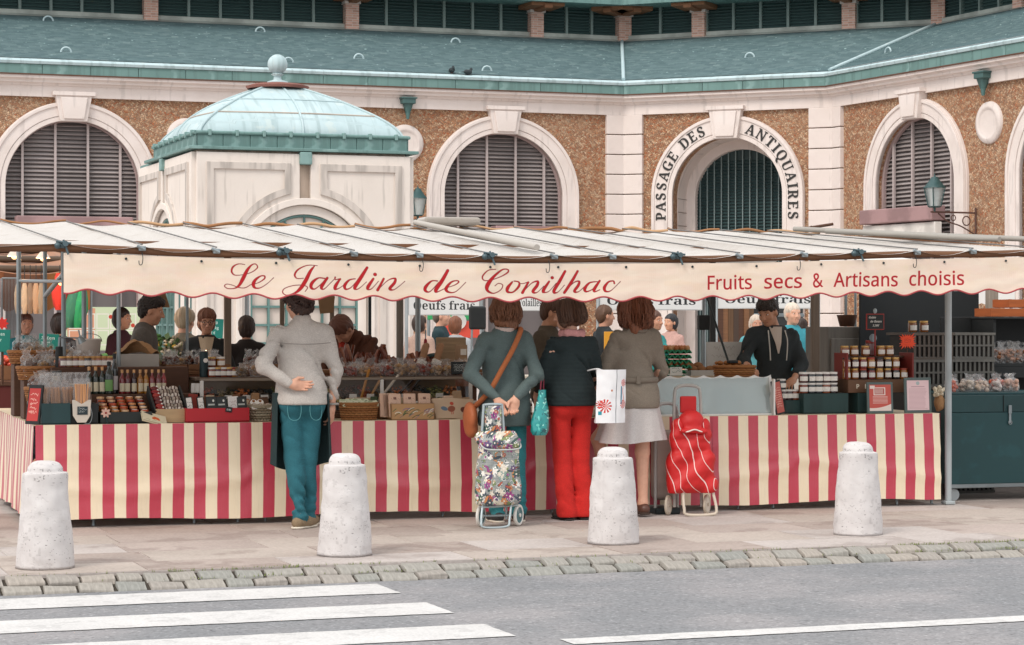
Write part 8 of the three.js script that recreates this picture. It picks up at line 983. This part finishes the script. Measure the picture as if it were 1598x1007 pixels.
  // fish stall with green and red hoarding
  const fs = thing('red_green_hoarding', 'green and red shop hoarding behind the fish stall', 'hoarding', [px2(712, 33), 0, -33], SA); mesh('green_panel', rb(0.75, 0.62, 0.03, 0.005, -0.05, 1.85, 0), mat(0x2f9a5a, 0.6), fs); mesh('red_panel', rb(0.65, 0.24, 0.03, 0.005, 0.05, 1.40, 0), mat(0xcf4a38, 0.6), fs); for (const x of [-0.4, 0.38]) mesh('post', cy(0.025, 0.025, 2.2, x, 1.1, -0.04), M.steel, fs); mesh('white_disc', at(cy(0.12, 0.12, 0.03, 0, 0, 0), 0.02, 1.52, 0.03, Math.PI / 2), M.white, fs);
  const bs = thing('black_chair', 'black chair back hung on a steel frame beside the cardigan', 'chair', [px2(745, 24.5), 0, -24.5], SA); mesh('backrest', rb(0.19, 0.25, 0.05, 0.06, 0, 1.55, 0), M.black, bs); mesh('frame', [bar([-0.1, 0, 0], [-0.06, 1.45, 0], 0.012), bar([0.06, 0, 0], [0.06, 1.45, 0], 0.012)], M.steel, bs);
  const ds = thing('dark_screen', 'small black scale display on a pole behind the counter', 'scale', S(sAt(1098, 1.6), 1.6), SA); mesh('display_box', rb(0.10, 0.13, 0.06, 0.01, 0, 1.50, 0), M.black, ds); mesh('pole', cy(0.012, 0.012, 1.44, 0, 0.72, 0), M.steel, ds);
  // wooden doors in the passage mouth, planks one by one
  const pd = thing('wooden_door_leaf', 'open brown plank door behind the vendor', 'door', [px2(1148, 31), 0, -31], SA + 0.25); for (let i = 0; i < 7; i++) mesh('plank', bx(0.085, 2.0, 0.04, -0.27 + i * 0.088, 1.0, rr(-0.01, 0.01)), [M.darkWood, M.wood, mat(0x6e5138, 0.8, { map: fibreV }), mat(0x4a3a30, 0.8)][i % 4], pd); mesh('cross_rail', bx(0.6, 0.1, 0.03, 0, 0.4, -0.035), M.darkWood, pd);
  const dd = thing('panelled_cart', 'dark panelled cart beside the plank door', 'cart', [px2(1200, 31.5), 0, -31.5], SA); mesh('panel', rb(0.9, 2.0, 0.3, 0.02, 0, 1.05, 0), mat(0x2a2c2c, 0.6), dd); mesh('rail', rb(0.92, 0.05, 0.32, 0.01, 0, 1.6, 0), M.steel, dd); for (const x of [-0.3, 0.3]) mesh('wheel', at(cy(0.12, 0.12, 0.05, 0, 0, 0, Math.PI / 2), x, 0.12, 0.15), M.black, dd);
  // white scalloped awning on the far right stall and its goods
  const wa = thing('white_awning', 'white scalloped awning of a stall behind the crates', 'awning', [px2(1470, 27), 0, -27], SA); mesh('valance', sheet((u, v) => [lerp(-0.95, 0.95, u), 1.95 - v * (0.22 + 0.025 * Math.abs(Math.sin(u * Math.PI * 9))), 0.02 * Math.sin(u * 14) + 0.01 * v], 90, 6, 0.004), mat(0xdcdad6, 0.75), wa); mesh('roof_sheet', sheet((u, v) => [lerp(-0.95, 0.95, u), 1.95 + 0.35 * v - 0.02 * Math.sin(u * 9), -1.6 * v], 18, 8, 0.004), mat(0xd8d4cf, 0.8), wa); for (const x of [-0.93, 0.93]) for (const z of [0, -1.6]) mesh('post', cy(0.02, 0.02, z ? 2.3 : 1.95, x, z ? 1.15 : 0.975, z - 0.02), M.steel, wa);
  const ot = thing('orange_table', 'brown table of orange fruit under the white awning', 'table', [px2(1500, 27.6), 0, -27.6], SA); mesh('table_top', rb(1.6, 0.04, 0.8, 0.01, 0, 1.30, 0), M.wood, ot); mesh('front', rb(1.6, 0.6, 0.03, 0.006, 0, 0.98, 0.38), mat(0x8a6a44, 0.8, { map: fibre }), ot); for (const x of [-0.7, 0.7]) mesh('leg', bx(0.05, 1.28, 0.05, x, 0.64, 0), M.darkWood, ot); for (let k = 0; k < 26; k++) { const q = thing('orange', 'orange heaped on the brown table', 'orange', ot.localToWorld(V3(-0.6 + (k % 13) * 0.095, 1.321 + (k > 12 ? 0.06 : 0), 0.25 - (k > 12 ? 0.04 : 0))), 0, 'oranges on the brown table'); mesh('fruit', sp(0.045, 0, 0.045, 0, 1, 1, 1, 9), mat(0xe0662a, 0.5), q); }
}

// ---------- market under the brown awning on the left ----------
{
  const W = (px, py, D) => V3((px - 799) * D / 3582, 1.5 - (py - 503.5) * D / 3582, -D);
  const ba = thing('brown_awning', 'brown canvas awning over the vegetable stall at the back', 'awning', [W(90, 0, 24).x, 0, -24], SA); const bm = phys(0x9a6238, 0.9, { map: blotch, transmission: 0.15, thickness: 0 });
  for (let i = 0; i < 5; i++) mesh('canopy_panel', sheet((u, v) => [-1.6 + i * 0.8 + 0.8 * u, 2.02 + 0.42 * v - 0.05 * Math.sin(u * Math.PI), 1.3 - 3.2 * v], 8, 6, 0.004), bm, ba); for (let i = 0; i < 4; i++) mesh('cross_beam', bar([-1.6, 2.03 + 0.12 * i, 1.2 - 0.9 * i], [2.4, 2.03 + 0.12 * i, 1.2 - 0.9 * i], 0.035), mat(0x5a4a3c, 0.8, { map: fibre }), ba); for (const [x, z] of [[-1.5, 1.2], [2.35, 1.2], [-1.5, -1.8], [2.35, -1.8]]) mesh('post', cy(0.028, 0.028, z > 0 ? 2.0 : 2.4, x, z > 0 ? 1.0 : 1.2, z), M.paintGrey, ba);
  const bd2 = thing('brown_tarpaulin', 'brown orange tarpaulin hanging behind the string bags', 'tarpaulin', [W(40, 0, 27).x, 0, -27], SA); for (let i = 0; i < 3; i++) mesh('tarpaulin_panel', sheet((u, v) => [-0.75 + i * 0.5 + 0.5 * u, 2.3 - v * (0.62 + 0.05 * Math.sin(u * 7 + i)), 0.03 * Math.sin(u * 9 + i * 2) * (0.4 + v)], 16, 8, 0.004), mat([0x8a5230, 0x6e4630, 0x96602f][i], 0.85, { map: blotch }), bd2); for (const x of [-0.76, 0.76]) mesh('post', cy(0.025, 0.025, 2.32, x, 1.16, -0.06), M.steel, bd2); mesh('top_rail', bx(1.56, 0.05, 0.05, 0, 2.32, -0.03), M.darkWood, bd2);
  // hanging bags and cloths
  const hc = [0x9a8a76, 0xb0a08a, 0x7a6a5a, 0xa58a70, 0x8a8070, 0xc0342a, 0x1f8a5a, 0x2f6f5c]; for (let i = 0; i < 8; i++) { const px = [28, 38, 47, 56, 64, 93, 121, 108][i], D = 22.4, q = thing('hanging_bag', i === 5 ? 'long red cloth hanging from the awning beam' : i > 5 ? (i === 6 ? 'bright green apron hanging from the awning beam' : 'dark green apron hanging from the awning beam') : 'bundle of pale string bags hanging from the awning beam', i < 5 ? 'bag' : 'cloth', W(px, i > 5 ? 512 : i === 5 ? 484 : 490, D), 0, i < 5 ? 'string bags hanging from the awning' : undefined); const h = i > 5 ? 0.38 : i === 5 ? 0.36 : 0.30, s = i * 3.1; mesh('cloth', sheet((u, v) => { const a = u * 6.2832; const r = (i > 4 ? 0.05 : 0.026) * (0.35 + 0.8 * Math.sin(v * 2.6 + 0.2)) * (1 + 0.4 * fbm(Math.sin(a) * 2 + s, v * 4, Math.cos(a) * 2, 2)); return [Math.sin(a) * r * 1.3 + (i > 5 ? 0.05 * (1 - v) : 0), h * (1 - v), Math.cos(a) * r]; }, 16, 12), mat(hc[i], 0.85), q); mesh('loop', bar([0, h * 0.97, 0], [0, 2.06 - q.position.y, 0], 0.004), M.darkMetal, q); }
  // lit bulbs under the canvas
  for (const [px, py, lab] of [[95, 441, 'lit bulb with a white shade beside the red cloth'], [67, 403, 'lit bulb with a white shade under the front beam'], [22, 400, 'small lit bulb at the corner of the awning']]) { const p = W(px, py, 21.6), q = thing('hanging_lamp', lab, 'lamp', p, 0); mesh('shade', at(la([[0.02, 0.06], [0.03, 0.055], [0.07, 0], [0.066, 0], [0.025, 0.05]], 16), 0, 0, 0), mat(0xd8c4b4, 0.6), q); mesh('bulb', sp(0.028, 0, 0.0, 0, 1, 1.1, 1, 10), mat(0xffe0b0, 0.5, { emissive: 0xffc078, emissiveIntensity: 2.2 }), q); mesh('cable', bar([0, 0.06, 0], [0, 2.35 - p.y, 0], 0.004), M.black, q); const L = new THREE.PointLight(0xffc48a, 0.6, 6, 2); L.position.set(0, 0, 0); L.castShadow = true; q.add(L); }
  // vegetable stall: table, crates of red and orange fruit, teal price boards
  const vt = thing('vegetable_table', 'dark table of the vegetable stall under the brown awning', 'table', [W(60, 0, 22).x, 0, -22], SA); mesh('table_top', rb(2.6, 0.05, 0.9, 0.01, 0.3, 0.93, 0), M.darkWood, vt); mesh('front', rb(2.6, 0.3, 0.03, 0.006, 0.3, 0.78, 0.42), mat(0x5a1e1a, 0.7), vt); for (const x of [-0.9, 1.5]) for (const z of [-0.35, 0.35]) mesh('leg', bx(0.05, 0.905, 0.05, x, 0.4525, z), M.darkWood, vt);
  const fruit = [0xa8281c, 0xc0562a, 0xb03a20, 0xc87a30, 0x8a2018, 0x4a7a34]; for (let i = 0; i < 8; i++) { const q = thing('fruit_crate', ['crate of tomatoes by the teal board', 'crate of apricots on the vegetable table', 'crate of red apples on the vegetable table', 'crate of oranges by the desk lamp', 'crate of dark cherries on the vegetable table', 'crate of green lettuces behind the bucket', 'second crate of red fruit behind the string bags', 'crate of carrots at the end of the vegetable table'][i], 'crate', vt.localToWorld(V3(-0.85 + i * 0.31, 0.957, i % 2 ? -0.1 : 0.12)), SA); slatCrate(q, 0.29, 0.14, 0.42, M.wood, 1); const b = []; for (let k = 0; k < 40; k++) b.push(sp(rr(0.026, 0.034), rr(-0.11, 0.11), rr(0.10, 0.22) - (rnd() < 0.3 ? 0.03 : 0), rr(-0.17, 0.17), 1, 0.95, 1, 7)); mesh('fruit', b, phys(fruit[i % 6], 0.35), q).userData.kind = 'stuff'; }
  const tealBoard = (px, py, w, h, D, label, words) => { const p = W(px, py, D), q = thing('teal_price_board', label, 'sign', [p.x, 0, p.z], SA + 0.1); mesh('board', rb(w, h, 0.015, 0.004, 0, p.y, 0, 0, 0, -0.05), mat(0x1f7a70, 0.6), q); card('chalk', w * 0.94, h * 0.94, lines(128, 160, '#23877b', (g, W2, H2) => { g.fillStyle = '#d8efe8'; g.font = 'bold 34px sans-serif'; words.forEach((t, i) => g.fillText(t, 10, 42 + i * 44)); }), q, 0, p.y, 0.0085, 0, 0, -0.05); mesh('stick', bar([0, 0.95, -0.02], [0, p.y, -0.012], 0.012), M.darkWood, q); };
  tealBoard(4, 532, 0.13, 0.20, 20.3, 'teal chalk price board at the far end of the baskets', ['3 en', '5 r']); tealBoard(76, 537, 0.18, 0.18, 20.4, 'teal chalk price board above the wicker baskets', ['3/€en', '3 2°', '8']); tealBoard(337, 513, 0.15, 0.20, 23.5, 'teal chalk price board behind the woman with glasses', ['3,50', 'le kg', '2 €']);
  const rs = thing('red_star_sign', 'red star shaped sign at the far end of the vegetable stall', 'sign', W(3, 505, 21.5), SA); const pts = []; for (let i = 0; i < 16; i++) { const a = i / 16 * 6.2832, r = i % 2 ? 0.04 : 0.065; pts.push([Math.cos(a) * r, Math.sin(a) * r]); } mesh('card', extrude(poly(pts), 0.004), mat(0xc62a22, 0.6), rs); mesh('stick', bar([0, -0.55, -0.004], [0, 0, -0.004], 0.006), M.darkWood, rs);
  // flowers and greens heap by the grey haired shopper
  const fl = thing('flower_stand', 'stand of white and yellow flowers and greens beside the vendor', 'flowers', [W(262, 0, 21.2).x, 0, -21.2], SA); mesh('stand_table', rb(0.55, 0.04, 0.4, 0.006, 0, 0.98, 0), M.darkWood, fl); for (const x of [-0.22, 0.22]) mesh('leg', bx(0.05, 0.96, 0.05, x, 0.48, 0), M.darkWood, fl); const lf = [], bl = [], yl = []; for (let k = 0; k < 240; k++) { const x = rr(-0.27, 0.27), y = 1.0 + rr(0, 0.40) * (1 - Math.abs(x) * 1.2), z = rr(-0.16, 0.18); const g = at(new THREE.PlaneGeometry(rr(0.03, 0.06), rr(0.04, 0.09)), x, y, z, rr(-1, 1), rr(0, 6), rr(-1, 1)); (k % 3 === 0 ? bl : k % 7 === 0 ? yl : lf).push(k % 3 === 0 || k % 7 === 0 ? sp(rr(0.014, 0.028), x, y, z, 1, 0.7, 1, 6) : g); } mesh('leaf', lf, mat(0x3f5a30, 0.8), fl).userData.kind = 'stuff'; mesh('blossom', bl, mat(0xcfc0a8, 0.8), fl).userData.kind = 'stuff'; mesh('yellow_blossom', yl, mat(0xc8a03c, 0.8), fl).userData.kind = 'stuff';
  const ck = thing('celery_cone', 'bunch of green celery in a paper cone beside the vendor', 'vegetables', [W(237, 0, 20.3).x, 0, -20.3], SA); mesh('paper_cone', at(new THREE.ConeGeometry(0.06, 0.24, 14, 1, true), 0, 1.14, 0, Math.PI), M.kraft, ck); mesh('holder', cy(0.05, 0.03, 1.06, 0, 0.53, 0), M.darkWood, ck); mesh('leaf', Array.from({ length: 40 }, () => sp(rr(0.016, 0.03), rr(-0.07, 0.07), rr(1.26, 1.42), rr(-0.06, 0.06), 1, 0.7, 1, 6)), mat(0x4f7a3a, 0.8), ck).userData.kind = 'stuff';
  // lit food hoarding, lattice, hanging cardboard tags
  const hd = thing('menu_hoarding', 'pale green and orange menu hoarding at the back of the market', 'hoarding', [W(150, 0, 29).x, 0, -29], SA); mesh('panel', rb(0.95, 0.55, 0.03, 0.005, 0.1, 1.42, 0), mat(0xc6d4b0, 0.7), hd); card('menu', 0.92, 0.52, lines(256, 144, '#cfdcb8', (g, w, h) => { g.fillStyle = '#d89a7a'; g.fillRect(0, 0, 96, h); g.strokeStyle = '#e8e4d8'; g.lineWidth = 4; for (let i = 0; i < 5; i++) { g.strokeRect(i * 48 + 6, 20, 40, 50); g.strokeRect(i * 48 + 6, 78, 40, 50); } g.fillStyle = '#c0402c'; for (let i = 0; i < 4; i++) { g.beginPath(); g.arc(150 + i * 26, 30 + (i % 2) * 30, 7, 0, 7); g.fill(); } }), hd, 0.1, 1.42, 0.0165); for (const x of [-0.34, 0.54]) mesh('post', cy(0.02, 0.02, 1.7, x, 0.85, -0.03), M.steel, hd);
  for (const [px, D, lab] of [[246, 19.0, 'brown cardboard tag hanging under the valance near the vendor'], [510, 19.6, 'brown paper bag hanging under the valance beside the fleece']]) { const p = W(px, px < 300 ? 480 : 490, D), q = thing('hanging_card', lab, 'card', p, SA); mesh('card', extrude(px < 300 ? poly([[-0.10, 0], [0.10, 0.0], [0.06, 0.13], [-0.10, 0.13]]) : poly([[-0.06, 0], [0.055, 0.01], [0.07, 0.15], [-0.08, 0.15]]), 0.006), mat(0xa98562, 0.85, { map: blotch }), q); mesh('string', bar([0, 0.13, 0.003], [0, 2.2 - p.y, 0.003], 0.003), M.darkMetal, q); }
  const gr = thing('iron_lattice', 'dark green iron grille beside the kiosk', 'grille', [W(262, 0, 30).x, 0, -30], SA); for (let i = 0; i < 9; i++) mesh('bar', cy(0.012, 0.012, 2.0, -0.3 + i * 0.075, 1.0, 0), mat(0x5a7672, 0.6), gr); for (const y of [0.3, 1.15, 1.9]) mesh('rail', bx(0.64, 0.04, 0.03, 0, y, 0), mat(0x5a7672, 0.6), gr);
  const sc = thing('mesh_rack', 'metal mesh panel at the far left of the market', 'panel', [W(18, 0, 26).x, 0, -26], SA); mesh('mesh_panel', Array.from({ length: 12 }, (_, i) => bar([-0.1 + i * 0.016, 1.2, 0], [-0.1 + i * 0.016, 2.0, 0], 0.003, 5)).concat([bar([-0.11, 1.2, 0], [0.1, 1.2, 0], 0.01), bar([-0.11, 2.0, 0], [0.1, 2.0, 0], 0.01)]), M.paintGrey, sc).userData.kind = 'stuff'; mesh('post', cy(0.015, 0.015, 2.0, -0.11, 1.0, 0), M.paintGrey, sc);
}

renderer.render(scene, camera);
